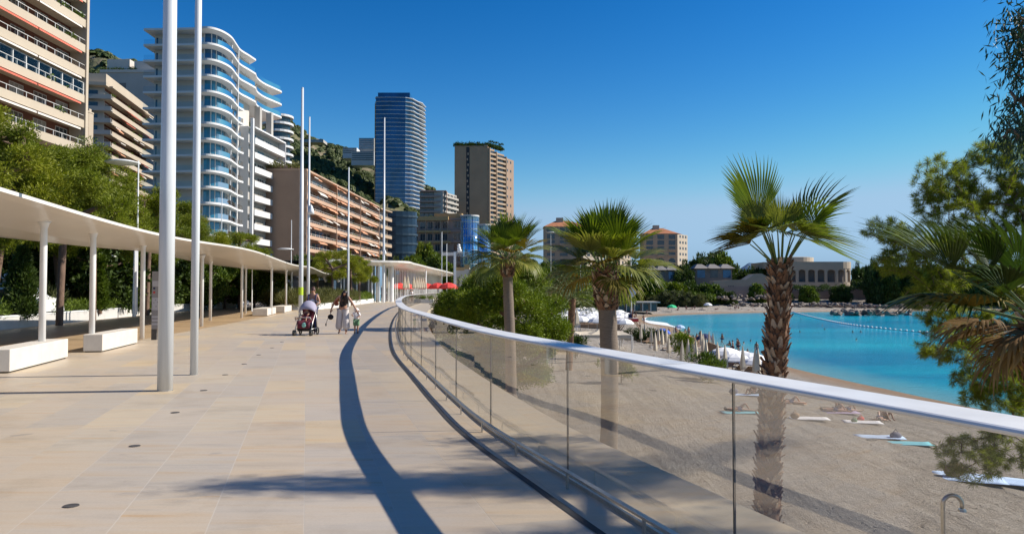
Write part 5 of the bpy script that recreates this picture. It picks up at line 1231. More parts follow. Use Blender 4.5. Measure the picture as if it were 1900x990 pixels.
# mid bed with grasses and white kerb, and its small pines
BD = crom([(PX(548, 66), 62, 0), (PX(585, 64), 64, 0), (PX(640, 76), 76, 0), (PX(672, 90), 90, 0), (PX(694, 102), 102, 0)], 6)
o = thing('mid_planter', 'curved low white kerb of the grass bed behind the walkers', 'planter', tuple(BD[0]))
mb = MB(); sweep(mb, [p - BD[0] for p in BD], [(0, 0), (0, 0.48), (-0.4, 0.48), (-0.4, 0)][::-1]); mb.build('kerb', M['white'], o)
planting('grass_bed', 'dense olive grasses and low shrubs behind the walkers', BD[:17], -0.3, 5, 420, 0.45, 1.3, 'leaf_olive', 8, 0.1, 90, 0.5, 0.016, 0.3, 1.6)
planting('grass_bed', 'green low planting beside the white kerb', BD[10:], 0.2, 4, 240, 0.45, 1.1, 'leaf_mid', 9, 0.2, 70, 0.3, 0.03, 0.3)
for px, Z, s, rz, lab in ((616, 74, 0.80, 0.3, 'small bright pine in the grass bed behind the woman in black'), (652, 80, 0.78, 2.4, 'small bright pine right of the fourth pole'), (590, 84, 0.8, 4, 'small bright pine behind the pole with the camera'), (667, 88, 0.75, 1.4, 'small pine before the pavilion roof')):
    dup(pine[2], (PX(px, Z), Z, 0.1), rz, lab, 'small pines in the grass bed', s)

# ------------------------------------------------------------------ palms
def fan_leaf(length, blade, g, nseg=34, droop=0.5, spread=112, fold=0.35, tilt=0.0):
    """a palmate frond growing along +Y from the origin: stalk then pleated fan, segment tips hanging. returns (V,Q) blade and stalk pts"""
    V = []; Q = []; pl = length
    sag = lambda y: -0.10 * droop * y * y
    hub = np.array([0, pl, sag(pl)]); slope = np.array([0, 1, -0.25 * droop]); ct, st_ = math.cos(tilt), math.sin(tilt); slope = np.array([0, ct * slope[1] - st_ * slope[2], st_ * slope[1] + ct * slope[2]]); slope /= np.linalg.norm(slope)
    nrm = np.array([0, -slope[2], slope[1]])
    if nrm[1] * 0 + nrm[2] < -0.9: nrm = -nrm
    dth = 2 * spread / nseg
    for i in range(nseg):
        th = math.radians(-spread + dth * (i + 0.5)); Ls = blade * (1 - 0.30 * (abs(th) / math.radians(spread)) ** 2) * g.uniform(0.92, 1.06)
        d = slope * math.cos(th) + np.array([1, 0, 0]) * math.sin(th) + nrm * fold * abs(math.sin(th)) ; d /= np.linalg.norm(d)
        s = np.cross(d, nrm); s /= np.linalg.norm(s); hw = math.tan(math.radians(dth / 2)) * 1.05
        hw = hw * g.uniform(0.9, 1.1); prof = [(0.03, 0.03 * hw), (0.30, 0.30 * hw), (0.58, 0.58 * hw), (0.74, 0.40 * hw), (0.88, 0.18 * hw), (1.0, 0.02 * hw)]
        b = len(V); dr = droop * g.uniform(0.8, 1.35)
        for t, w in prof:
            hang = -0.55 * dr * max(0, t - 0.45) ** 1.7 * Ls * 2.2
            p = hub + d * Ls * t * (1 - 0.12 * dr * t * t) + np.array([0, 0, hang]) 
            up = nrm * (0.35 * w * Ls)
            V += [p - s * w * Ls, p + up, p + s * w * Ls]
        for k in range(5):
            for j in (0, 1): Q.append((b + k * 3 + j, b + k * 3 + j + 1, b + k * 3 + 4 + j, b + k * 3 + 3 + j))
    return np.array(V), np.array(Q), [(0, pl * t, sag(pl * t)) for t in (0, 0.35, 0.7, 1.0)]
def frond_obj(parent, base, az, el, length, blade, g, mname, droop, twist=0.0, spread=112, fold=0.35, nseg=34, tilt=0.0):
    V, Q, st = fan_leaf(length, blade, g, nseg, droop, spread, fold, tilt)
    # gravity parts were built in the leaf frame; tilt the leaf up by el, then turn by az
    rx = Matrix.Rotation(el, 4, 'X'); ry = Matrix.Rotation(twist, 4, 'Y'); rzm = Matrix.Rotation(az, 4, 'Z')
    m = np.array((Matrix.Translation(base) @ rzm @ rx @ ry))
    V = np.c_[V, np.ones(len(V))] @ m.T; V = V[:, :3]
    # tips hang straight down in the world
    o = obj('frond', npmesh('frond', V, Q, M[mname]), parent)
    mb = MB(); mm = Matrix(m.tolist()); pts = [mm @ Vector(p) for p in st]; mb.tube(pts, [0.028, 0.02, 0.016, 0.012], 5); mb.build('stalk', M['petiole' if 'dry' not in mname else 'frond_dry'], o)
    return o
def palm(name, label, base, top, r0, r1, boots, fronds, seed, boot_len=None, dead=0, group='fan palms beside the promenade'):
    g = np.random.default_rng(seed); rr = random.Random(seed); o = thing(name, label, 'palm tree', base, 0, group)
    T = Vector(top) - Vector(base); H = T.z; n = 26; pts = []; rad = []
    for i in range(n):
        t = i / (n - 1); pts.append(Vector((T.x * t + 0.06 * math.sin(t * 5 + seed), T.y * t, H * t)))
        r = r0 + (r1 - r0) * t + (0.10 * math.exp(-t * 9)); rad.append(r * (1 + 0.03 * math.sin(i * 2.4)))
    mb = MB(); mb.tube(pts, rad, 18); mb.build('trunk', M['palm_bark' if boots != 'all' else 'boot'], o, smooth=True)
    # old leaf bases
    bl = (boot_len or 1.3) if boots != 'all' else H * 0.985; mb = MB(); m2 = MB(); ring = 0; z = H - bl
    while z < H + 0.05:
        t = min(1, z / H); c = pts[min(n - 1, int(t * (n - 1)))]; fr = t * (n - 1) - int(t * (n - 1)); c = c + (pts[min(n - 1, int(t * (n - 1)) + 1)] - c) * fr if t < 1 else pts[-1]
        rb = (r0 + (r1 - r0) * t) * (1.0 if boots == 'all' else 1.12 + 0.18 * min(1, (z - H + bl) / 0.4))
        k = 9 if boots != 'all' else 11
        for j in range(k):
            a = 2 * math.pi * (j + 0.5 * (ring % 2)) / k + rr.uniform(-0.3, 0.3); ca, sa = math.cos(a), math.sin(a); tn = Vector((-sa, ca, 0)); rd = Vector((ca, sa, 0))
            w = rb * 0.36 * rr.uniform(0.7, 1.2); out = rr.uniform(0.01, 0.12) * (1.0 if boots == 'all' else 1.1); hh = rr.uniform(0.10, 0.26)
            p0 = Vector((c.x, c.y, z)) + rd * rb * 0.9; tw = tn * rr.uniform(-0.03, 0.03)
            q = [p0 - tn * w, p0 + tn * w, p0 + rd * (0.03 + out * 0.4) + tn * w * 0.62 + Vector((0, 0, hh * 0.5)), p0 + rd * (out + 0.03) + tn * w * 0.25 + tw + Vector((0, 0, hh)), p0 + rd * (out + 0.03) - tn * w * 0.25 + tw + Vector((0, 0, hh)), p0 + rd * (0.03 + out * 0.4) - tn * w * 0.62 + Vector((0, 0, hh * 0.5))]
            q2 = [v - rd * 0.03 for v in q]
            (m2 if rr.random() < 0.26 else mb).add(q + q2, [(0, 1, 2, 5), (5, 2, 3, 4), (7, 6, 11, 8), (8, 11, 10, 9), (1, 7, 8, 2), (2, 8, 9, 3), (4, 10, 11, 5), (5, 11, 6, 0), (3, 9, 10, 4)])
        ring += 1; z += 0.085
    mb.build('leaf_bases', M['boot'], o); m2.build('pale_leaf_bases', M['boot_pale'], o)
    if boots == 'all':   # dark sleeve round the foot
        mb = MB(); mb.lathe([(r0 + 0.14, 0), (r0 + 0.10, 1.1), (r0 + 0.04, 1.2)], n=16); mb.build('trunk_sleeve', M['dark'], o)
    tp = pts[-1]
    for f in fronds:
        az, el, ln, bl_, mname, dr = f[:6]; kw = f[6] if len(f) > 6 else {}
        frond_obj(o, tp + Vector((0, 0, -0.05)) + Vector((-math.sin(az), math.cos(az), 0)) * 0.08, az, el, ln, bl_, g, mname, dr, **kw)
    return o
# azimuth convention: 0 points away (+Y), 90 deg points to -X (photo left), -90 to +X (photo right)
def d_(a): return math.radians(a)
f3 = []
for az, el, ln, bl, m_, dr, kw in ((88, 71, 1.12, 1.5, 'frond', 0.25, dict(spread=52, fold=0.8, twist=0.9)), (100, 66, 0.85, 1.0, 'frond_pale', 0.5, dict(spread=55, fold=0.8, twist=1.0)),
      (92, 50, 0.80, 1.0, 'frond_olive', 0.9, dict(spread=100, fold=0.5, tilt=d_(-30), twist=0.7)), (80, 48, 0.75, 0.9, 'frond_olive', 1.2, dict(spread=100, fold=0.5, tilt=d_(-45), twist=0.2)),
      (-88, 57, 0.95, 1.42, 'frond_dark', 0.45, dict(spread=70, fold=0.7, twist=-0.9)), (-100, 62, 0.85, 1.05, 'frond', 0.9, dict(spread=80, fold=0.6, twist=-1.0)),
      (-84, 62, 0.85, 1.05, 'frond', 1.1, dict(spread=105, fold=0.4, tilt=d_(-80), twist=-0.3)), (-110, 66, 0.8, 1.0, 'frond_pale', 1.1, dict(spread=100, fold=0.4, tilt=d_(-70), twist=-0.6)), (-60, 66, 0.8, 1.0, 'frond', 1.0, dict(spread=100, fold=0.4, tilt=d_(-60))),
      (0, 86, 0.8, 0.95, 'frond', 0.15, dict(spread=28, fold=0.9)), (40, 82, 0.75, 0.85, 'frond', 0.25, dict(spread=45, fold=0.8)), (-40, 82, 0.75, 0.85, 'frond_dark', 0.25, dict(spread=45, fold=0.8)),
      (95, 78, 0.85, 0.98, 'frond', 0.9, dict(spread=100, fold=0.5, tilt=d_(-75))), (120, 74, 0.8, 0.95, 'frond_pale', 0.9, dict(spread=100, fold=0.5, tilt=d_(-80))), (150, 80, 0.8, 0.9, 'frond', 0.8, dict(spread=90, tilt=d_(-70))), (-140, 78, 0.8, 0.95, 'frond', 0.9, dict(spread=90, tilt=d_(-70))),
      (175, 83, 0.75, 0.9, 'frond_pale', 0.4, dict(spread=60, fold=0.9, tilt=d_(-30))), (-30, 76, 0.8, 0.9, 'frond_dark', 0.9, dict(spread=90, tilt=d_(-60))), (60, 76, 0.8, 0.9, 'frond_dark', 0.9, dict(spread=90, tilt=d_(-60)))):
    f3.append((d_(az), d_(el), ln, bl, m_, dr, kw))
t3 = W(1443, 492, 16.5); b3 = W(1427, 980, 16.5); zb3 = bz(b3.x, 16.5)
palm('fan_palm', 'shaggy-trunked fan palm with few upright fronds right of centre', (W(1424, 980, 16.5).x, 16.5, zb3), tuple(t3), 0.235, 0.20, 'all', f3, 3)
def fan_crown(g, n, bl, ln, els, lo='frond_pale'):
    out = []
    for i in range(n):
        t = i / (n - 1); el = els[0] + (els[1] - els[0]) * t + g.uniform(-7, 7); az = (i * 137.5) % 360 + g.uniform(-10, 10)
        m_ = 'frond_dark' if t < 0.35 and g.random() < 0.35 else ('frond' if t < 0.55 else lo if g.random() < 0.75 else 'frond_olive')
        out.append((d_(az), d_(el), ln * g.uniform(0.85, 1.15), bl * g.uniform(0.85, 1.1), m_, 0.12 + 0.8 * t * t, dict(fold=0.6 - 0.3 * t, spread=78 + 30 * t)))
    return out
g = np.random.default_rng(17)
t2 = W(1124, 500, 24); palm('fan_palm', 'thick fan palm in the middle with a shaggy brown collar below its full crown', (W(1131, 640, 24).x, 24, bz(3, 24)), tuple(t2), 0.25, 0.29, 'top', fan_crown(g, 40, 1.32, 0.92, (85, -10)), 5, 1.25)
t1 = W(944, 478, 32); palm('fan_palm', 'slender fan palm with a smooth grey trunk at left of the three', (W(946, 610, 32).x, 32, bz(1, 32)), tuple(t1), 0.25, 0.20, 'top', fan_crown(g, 36, 1.12, 0.92, (82, -16), 'frond_pale'), 6, 0.8)
# near palm at the right edge, trunk out of frame; darker frond colour stands in for backlighting
f4 = [(d_(78), d_(36), 1.25, 1.38, 'frond_dark', 0.3, dict(spread=75, fold=0.6)), (d_(60), d_(20), 0.9, 1.15, 'frond_dark', 0.8, dict(fold=0.3)), (d_(110), d_(58), 0.8, 1.1, 'frond_dark', 0.5, dict(spread=70)),
      (d_(85), d_(4), 0.75, 0.75, 'frond_dry', 0.8), (d_(60), d_(-6), 0.65, 0.7, 'frond_dry', 0.8), (d_(115), d_(-6), 0.5, 0.8, 'frond_dry', 0.8), (d_(100), d_(-28), 0.5, 0.75, 'frond_dry', 0.7), (d_(140), d_(-15), 0.5, 0.8, 'frond_dry', 0.7),
      (d_(92), d_(18), 0.95, 1.0, 'frond_olive', 0.6), (d_(75), d_(52), 0.9, 1.15, 'frond_dark', 0.4, dict(spread=70, fold=0.6)), (d_(100), d_(38), 0.7, 0.9, 'frond_dark', 0.5, dict(spread=80, fold=0.5)), (d_(-60), d_(50), 0.9, 1.2, 'frond', 0.6), (d_(-20), d_(35), 0.9, 1.2, 'frond_dark', 0.6), (d_(-120), d_(40), 0.8, 1.2, 'frond', 0.7)]
t4 = W(1946, 598, 9.6)
palm('fan_palm', 'near fan palm at the right edge, dark fronds over a skirt of dead brown leaves', (t4.x + 0.6, 9.6, bz(t4.x, 9.6)), tuple(t4), 0.26, 0.24, 'top', f4, 8, 1.0)
# feather-leaved date palm low behind the middle palm
def date_palm(label, base, top, n, L, seed, mname='leaf_olive'):
    g = np.random.default_rng(seed); o = thing('date_palm', label, 'palm tree', base, 0, 'date palms'); T = Vector(top) - Vector(base)
    mb = MB(); mb.tube([(0, 0, 0), (T.x * .5, T.y * .5, T.z * .5), tuple(T)], [0.28, 0.25, 0.3], 12); mb.build('trunk', M['boot'], o)
    for i in range(n):
        az = i * 2.399; el = math.radians(70 - 75 * i / n); P = []; p = np.array(tuple(T)); d = np.array([math.cos(az) * math.cos(el), math.sin(az) * math.cos(el), math.sin(el)])
        for k in range(16): P.append(p.copy()); p = p + d * L / 15; d = d + np.array([0, 0, -0.075]); d /= np.linalg.norm(d)
        P = np.array(P); B = np.repeat(P[2:], 7, 0) + g.normal(size=(14 * 7, 3)) * 0.01; dirs = np.gradient(P, axis=0)[2:]; dirs = np.repeat(unit(dirs), 7, 0)
        s = unit(np.cross(dirs, [0, 0, 1.0])) * np.where(g.random((98, 1)) < 0.5, 1, -1); t = np.repeat(np.linspace(0.1, 1, 14), 7)
        dv = unit(dirs * 0.8 + s * 1.0 + np.array([0, 0, 0.15]) + g.normal(size=(98, 3)) * 0.12); V = blades(B + dirs * g.uniform(0, L / 15, (98, 1)), dv, 0.42 * np.sin(np.clip(t, 0, 1) * 2.6) + 0.1, 0.02, g, 0.25)
        f = obj('frond', npmesh('frond', V, quads(V), M[mname]), o)
        mb = MB(); mb.tube([tuple(q) for q in P[::3]], 0.02, 4); mb.build('midrib', M['petiole'], f)
date_palm('low feathery date palm between the bushy pine and the middle palm', (PX(1055, 60), 60, -4.6), tuple(W(1062, 553, 60)), 30, 3.4, 4)
date_palm('small feathery date palm half hidden behind the bushy pine', (PX(1010, 85), 85, -4.6), tuple(W(1020, 540, 85)), 22, 3.2, 5)

# bushy pine below the promenade
bp = make_tree('bushy_pine', 'broad bushy pine below the railing behind the smooth-trunked palm', 'tree', (PX(938, 42), 42, -4.5), 7.9, 3.1, 3.7, 420, 260, 0.15, 0.024, 0.55, 0.2, 'leaf_bright', 41, None, low=-0.95, bare=0.6, lumps=75, shell=0.5)
bp2 = make_tree('bushy_pine', 'darker bushy pine beside the bend of the railing', 'tree', (PX(880, 50), 50, -4.5), 7.2, 2.9, 3.4, 320, 240, 0.16, 0.026, 0.55, 0.2, 'leaf_bright', 42, None, low=-0.95, bare=0.6, lumps=44)

# near Aleppo pine at right, drawn needle by needle
def aleppo(label, base, path, blobs, n, seed):
    g = np.random.default_rng(seed); rnd.seed(seed); o = thing('aleppo_pine', label, 'tree', base); B0 = np.array(base); pts = []
    wts = np.array([b[3] * b[4] * b[5] for b in blobs]) ** 0.75; wts /= wts.sum()
    while len(pts) < n:
        b = blobs[g.choice(len(blobs), p=wts)]; d = unit(g.normal(size=3)) * (0.35 + 0.65 * g.random() ** 0.5); pts.append(np.array(b[:3]) + d * np.array(b[3:6]) - B0)
    path = [np.array(p) - B0 for p in path]
    mb = MB(); skeleton(mb, path[0], pts, 0.11, 0.003, 0.5, 8, path, step=0.35, expo=0.7); mb.build('trunk', M['bark'], o, smooth=True)
    P = np.array(pts); c = path[-1]; N = len(P); per = 80
    ax = unit(unit(P - c) * 0.8 + g.normal(size=(N, 3)) * 0.35 + np.array([0, 0, 0.35])); A = np.repeat(ax, per, 0); t = g.random((N * per, 1))
    base_ = np.repeat(P, per, 0) - A * 0.09 * (1 - t) + 0; dv = unit(A * 0.75 + unit(g.normal(size=(N * per, 3))) * 0.95)
    V = blades(base_, dv, 0.105 * g.uniform(0.75, 1.2, N * per), 0.0026, g, 0.05); obj('needles', npmesh('needles', V, quads(V), M['needle_near']), o); return o
def P_(px, py, Z): return tuple(W(px, py, Z))
blobs = []
for px, py, rx, ry, Z in ((1700, 455, 70, 40, 12), (1640, 425, 28, 25, 12), (1665, 485, 45, 25, 12), (1760, 385, 70, 55, 12.3), (1740, 330, 38, 45, 12.2), (1830, 330, 75, 70, 12.5), (1850, 280, 45, 25, 12.6), (1885, 420, 70, 110, 12.6), (1790, 470, 70, 60, 12.2),
        (1745, 520, 40, 30, 11.8), (1730, 560, 45, 45, 11.8), (1755, 640, 50, 40, 11.6), (1800, 610, 50, 50, 11.8), (1830, 700, 60, 40, 11.4), (1880, 690, 50, 60, 11.4), (1850, 740, 60, 28, 11.3), (1890, 560, 40, 60, 12), (1800, 850, 55, 45, 11.3), (1870, 830, 60, 40, 11.3), (1960, 380, 90, 150, 12.6), (1960, 700, 90, 120, 11.8), (1990, 250, 100, 90, 12.8)):
    c = W(px, py, Z); s = Z / F; blobs.append((c.x, c.y, c.z, rx * s, 0.5, ry * s))
aleppo('near pine at the right edge with open branches and dark needle tufts over the water', (P_(2010, 900, 12)[0], 12, bz(8.5, 12)),
       [(P_(2010, 900, 12)[0], 12, bz(8.5, 12)), P_(1985, 800, 12), P_(1945, 690, 12), P_(1925, 560, 12.2), P_(1905, 450, 12.4)], blobs, 2700, 51)

# tall gum tree out of frame at right: hanging leaves at the top right, shade on the paving
def gum(label, base, blobs, n, seed):
    g = np.random.default_rng(seed); rnd.seed(seed); o = thing('gum_tree', label, 'tree', base); B0 = np.array(base); pts = []
    w_ = np.array([b[6] for b in blobs], float); w_ /= w_.sum()
    while len(pts) < n:
        b = blobs[g.choice(len(blobs), p=w_)]; d = unit(g.normal(size=3)) * (0.2 + 0.8 * g.random() ** 0.5); pts.append(np.array(b[:3]) + d * np.array(b[3:6]) - B0)
    mb = MB(); skeleton(mb, None, pts, 0.2, 0.004, 0.2, 8, [np.array(p) - B0 for p in (base, (base[0], base[1], 1), (base[0] - 0.5, base[1], 4), (base[0] - 1.2, base[1], 6.2))], step=0.6); mb.build('trunk', M['palm_bark'], o, smooth=True)
    P = np.array(pts); per = 34; B = np.repeat(P, per, 0) + g.normal(size=(n * per, 3)) * np.array([0.13, 0.13, 0.16]); dv = unit(g.normal(size=(n * per, 3)) * 0.55 + np.array([-0.15, 0, -0.95]))
    V = blades(B, dv, 0.13 * g.uniform(0.6, 1.2, n * per), 0.011, g, 0.0); obj('leaves', npmesh('leaves', V, quads(V), M['gum']), o)
gb = [(11.4, 7.6, 7.4, 1.2, 0.5, 0.7, 2), (9.3, 7.6, 6.95, 1.3, 0.42, 0.36, 2.4), (7.8, 7.5, 7.0, 1.0, 0.26, 0.2, 0.9), (9.9, 8.9, 7.3, 0.6, 0.2, 0.2, 0.5), (11.0, 6.2, 7.5, 1.0, 0.35, 0.35, 1.3), (12.2, 5.2, 7.6, 1.3, 0.7, 0.6, 1), (12, 8.5, 8.2, 1.2, 1.0, 0.8, 2), (8.4, 9.0, 4.6, 1.1, 0.5, 0.9, 0.2)]
for px, py, rx, ry in ((1893, 45, 14, 18), (1888, 75, 12, 22), (1898, 110, 14, 20), (1882, 175, 16, 25), (1893, 195, 16, 30), (1900, 150, 14, 30), (1880, 250, 18, 14), (1905, 240, 20, 30), (1920, 120, 20, 90)):
    c = W(px, py, 9); gb.append((c.x, c.y, c.z, rx * 9 / F, 0.12, ry * 9 / F, 0.13))
gum('tall gum tree at the right edge, only its hanging narrow leaves showing at the top', (11.6, 7.6, bz(11.6, 7.6)), gb, 620, 61)

# ------------------------------------------------------------------ trees round the bay and on the headland
gh = 'trees round the bay'
T1 = make_tree('round_tree', 'rounded dark tree left of the arcaded building', 'tree', (PX(1245, 325), 325, -2), 9, 5.5, 5.5, 90, 90, 1.0, 0.22, 1.3, 0.3, 'leaf_dark', 71, gh, low=-0.9, bare=1)
T2 = make_tree('round_tree', 'rounded green tree behind the beach', 'tree', (PX(1100, 250), 250, -2), 8, 5.0, 5.0, 90, 90, 0.9, 0.22, 1.2, 0.3, 'leaf_mid', 72, gh, low=-0.9, bare=1)
T3 = make_tree('round_tree', 'pale olive bush at the back of the beach', 'tree', (PX(1240, 283), 283, -5), 7.5, 5.5, 4.8, 100, 100, 0.8, 0.12, 1.1, 0.3, 'leaf_olive', 73, gh, low=-0.9, bare=.5)
src = {1: T1, 2: T2, 3: T3}; bh = {1: 9.0, 2: 8.0, 3: 7.5}; cr = {1: 11.0, 2: 10.0, 3: 11.0}
KIDS.clear(); used_first = set()
def bay_tree(kind, px, ptop, Z, wpx, base, lab):
    t = W(px, ptop, Z); h = t.z - base; w = wpx / F * Z; s = (w / cr[kind], w / cr[kind], h / bh[kind])
    if kind not in used_first:
        used_first.add(kind); o = src[kind]; o.location = (t.x, Z, base); o.scale = s; o['label'] = lab; return
    dup(src[kind], (t.x, Z, base), rnd.uniform(0, 6), lab, gh, s)
for a in [(1, 1185, 487, 345, 70, -2, 'dark tree under the left half of the sunlit hotel'), (1, 1225, 484, 352, 60, 0, 'dark tree under the right half of the sunlit hotel'), (1, 1278, 486, 350, 50, 0, 'dark tree right of the sunlit hotel'),
          (1, 1305, 474, 356, 60, 0, 'dark rounded tree behind the larger villa, left'), (2, 1330, 471, 358, 60, 0, 'tallest rounded tree behind the larger villa'), (1, 1352, 484, 356, 40, 0, 'dark tree behind the right end of the larger villa'),
          (1, 1270, 495, 330, 40, -3, 'dark tree between the two villas'), (1, 1175, 500, 325, 60, -4, 'dark tree left of the smaller villa'), (1, 1395, 497, 350, 46, 0, 'dark tree above the ramped wall, left'), (1, 1425, 492, 352, 50, 0, 'dark tree above the ramped wall behind the right palm'),
          (1, 1375, 502, 345, 44, -1, 'dark tree above the beige wall with small windows'),
          (2, 1165, 523, 292, 50, -4, 'bright green tree at the left back of the beach'), (2, 1215, 520, 296, 46, -4, 'bright green bush below the smaller villa'), (2, 1250, 526, 300, 60, -4, 'green bush below the gap between the villas'), (1, 1290, 524, 302, 60, -4, 'dark green bush below the larger villa'), (2, 1320, 530, 300, 50, -5, 'green bush left of the beige wall foot'), (1, 1345, 537, 298, 40, -5, 'low green bush at the foot of the beige wall'),
          (3, 1240, 538, 285, 44, -5, 'pale olive bush, left of the row behind the beach'), (3, 1272, 541, 284, 40, -5, 'pale olive bush, second of the row behind the beach'), (3, 1295, 545, 283, 34, -5, 'pale olive bush, third of the row behind the beach'), (3, 1213, 548, 284, 26, -5, 'small olive bush left of the pale row'),
          (2, 1405, 528, 303, 34, -4, 'green bush on the bank below the ramped beige wall, right'), (1, 1455, 531, 304, 30, -4, 'dark bush below the arcaded building, left'), (2, 1500, 533, 304, 34, -4, 'green bush below the arcaded building, middle'), (1, 1560, 529, 304, 36, -4, 'dark bush below the arcaded building, right'), (1, 1592, 490, 320, 26, -4, 'dark clipped tree at the right end of the arcaded building'), (1, 1622, 483, 300, 34, -4, 'dark tree right of the arcaded building'), (1, 1650, 486, 300, 40, -4, 'second dark tree right of the arcaded building'), (1, 1685, 490, 300, 50, -4, 'third dark tree along the headland at right'), (1, 1730, 486, 300, 60, -4, 'headland tree behind the near pine, left'), (1, 1780, 490, 300, 60, -4, 'headland tree behind the near pine, middle'), (1, 1835, 488, 300, 70, -4, 'headland tree behind the near pine, right'), (1, 1890, 490, 300, 60, -4, 'headland tree at the right edge'),
          (2, 1010, 492, 240, 60, -4, 'clipped green tree mass left of the middle palm'), (2, 1045, 495, 235, 60, -4, 'clipped green tree just left of the middle palm'), (2, 1080, 498, 240, 60, -4, 'clipped green tree behind the middle palm crown'), (1, 1000, 510, 200, 60, -4, 'dark tree low between the first two palms'), (1, 1050, 522, 180, 60, -4, 'dark tree behind the low date palm'), (1, 1110, 515, 220, 60, -4, 'dark tree behind the trunk of the middle palm'), (1, 1150, 505, 300, 60, -4, 'dark tree right of the middle palm trunk'), (1, 1095, 490, 330, 60, -2, 'dark tree below the middle hotel wing'),
          (2, 970, 505, 220, 50, -4, 'green tree right of the first palm trunk'), (1, 1140, 488, 345, 50, -2, 'dark tree under the narrow hotel wing'), (2, 905, 510, 200, 60, -3, 'green tree behind the bushy pine'), (2, 870, 515, 190, 40, -1, 'green tree behind the red parasols'), (1, 850, 500, 230, 40, -1, 'dark tree right of the pavilion'),
          (2, 790, 458, 250, 44, 0, 'yellow-green tree over the pavilion roof'), (2, 765, 478, 235, 50, 0, 'green tree left over the pavilion roof'), (2, 812, 476, 240, 50, 0, 'green tree right over the pavilion roof'), (1, 735, 480, 240, 40, 0, 'dark tree behind the pavilion'), (2, 835, 492, 225, 40, 0, 'green tree right behind the pavilion roof end'), (1, 700, 478, 200, 60, 0, 'dark tree before the slim pale block'), (1, 560, 480, 120, 50, 0, 'dark tree behind the two pointed poles')]:
    bay_tree(*a)
# gap-filling greenery behind everything on the headland slope
def slope_green(name, label, px0, px1, ptop, pbot, Z0, Z1, n, leaf, seed, size=0.9):
    g = np.random.default_rng(seed); px = g.uniform(px0, px1, n); t = g.random(n); Z = Z0 + (Z1 - Z0) * t; py = pbot + (ptop - pbot) * t + g.uniform(-3, 3, n)
    C = np.array([tuple(W(a, b, c)) for a, b, c in zip(px, py, Z)]); V = clumps(C, size * 1.6, 60, size, size * 0.2, g, 0.3, 0.6)
    struct(obj(name, npmesh(name, V, quads(V), M[leaf])), 'stuff', label)
slope_green('hedge_cover', 'dark mixed shrubs covering the headland slope behind the beach', 1150, 1325, 528, 550, 290, 318, 150, 'leaf_mid', 81, 0.9)
slope_green('hedge_cover', 'green mixed shrubs behind the beach umbrellas', 985, 1170, 520, 558, 150, 240, 260, 'leaf_mid', 82, 0.7)
slope_green('hedge_cover', 'dark planting under the arcaded building', 1440, 1600, 531, 536, 305, 310, 60, 'leaf_dark', 83, 0.6)
slope_green('hedge_cover', 'dark headland shrubs at right behind the near pine', 1590, 1910, 500, 532, 300, 330, 260, 'leaf_dark', 84, 1.2)
slope_green('hedge_cover', 'green planting between the pavilion and the bend of the railing', 845, 985, 515, 548, 140, 230, 200, 'leaf_mid', 85, 0.6)
# ------------------------------------------------------------------ people
def skin_mesh(name, joints, edges, radii, root, m, sub=1, extra=None):
    me = bpy.data.meshes.new('tmp'); names = list(joints); me.from_pydata([joints[k] for k in names], [(names.index(a), names.index(b)) for a, b in edges], [])
    o = bpy.data.objects.new('tmp', me); COL.objects.link(o); md = o.modifiers.new('s', 'SKIN'); md.use_smooth_shade = True
    sv = me.skin_vertices[0].data
    for i, k in enumerate(names):
        r = radii[k]; sv[i].radius = r if hasattr(r, '__len__') else (r, r); sv[i].use_root = (k == root)
    s = o.modifiers.new('u', 'SUBSURF'); s.levels = sub; s.render_levels = sub
    dg = bpy.context.evaluated_depsgraph_get(); out = bpy.data.meshes.new_from_object(o.evaluated_get(dg)); out.name = name
    bpy.data.objects.remove(o); out.materials.clear(); out.materials.append(m)
    for p in out.polygons: p.use_smooth = True
    return out
BE = [('pel', 'sp'), ('sp', 'ch'), ('ch', 'nk'), ('nk', 'hd'), ('hd', 'tp'), ('ch', 'sl'), ('sl', 'el'), ('el', 'wl'), ('wl', 'hl'), ('ch', 'sr'), ('sr', 'er'), ('er', 'wr'), ('wr', 'hr'),
      ('pel', 'pl'), ('pl', 'kl'), ('kl', 'al'), ('al', 'tl'), ('pel', 'pr'), ('pr', 'kr'), ('kr', 'ar'), ('ar', 'tr')]
BR = dict(pel=(0.15, 0.11), sp=(0.125, 0.10), ch=(0.15, 0.11), nk=0.052, hd=(0.082, 0.098), tp=(0.06, 0.07), sl=0.055, sr=0.055, el=0.042, er=0.042, wl=0.028, wr=0.028, hl=(0.035, 0.022), hr=(0.035, 0.022),
          pl=0.095, pr=0.095, kl=0.06, kr=0.06, al=0.038, ar=0.038, tl=(0.038, 0.025), tr=(0.038, 0.025))
STAND = dict(pel=(0, 0, .95), sp=(0, 0, 1.14), ch=(0, .01, 1.34), nk=(0, .01, 1.48), hd=(0, -.01, 1.58), tp=(0, 0, 1.66), sl=(.17, .01, 1.40), el=(.22, .03, 1.13), wl=(.25, -.03, .88), hl=(.25, -.05, .79), sr=(-.17, .01, 1.40), er=(-.22, .03, 1.13), wr=(-.25, -.03, .88), hr=(-.25, -.05, .79),
             pl=(.09, 0, .90), kl=(.10, -.02, .50), al=(.10, .03, .08), tl=(.11, -.12, .03), pr=(-.09, 0, .90), kr=(-.10, -.02, .50), ar=(-.10, .03, .08), tr=(-.11, -.12, .03))
def scl(j, s): return {k: tuple(c * s for c in v) for k, v in j.items()}
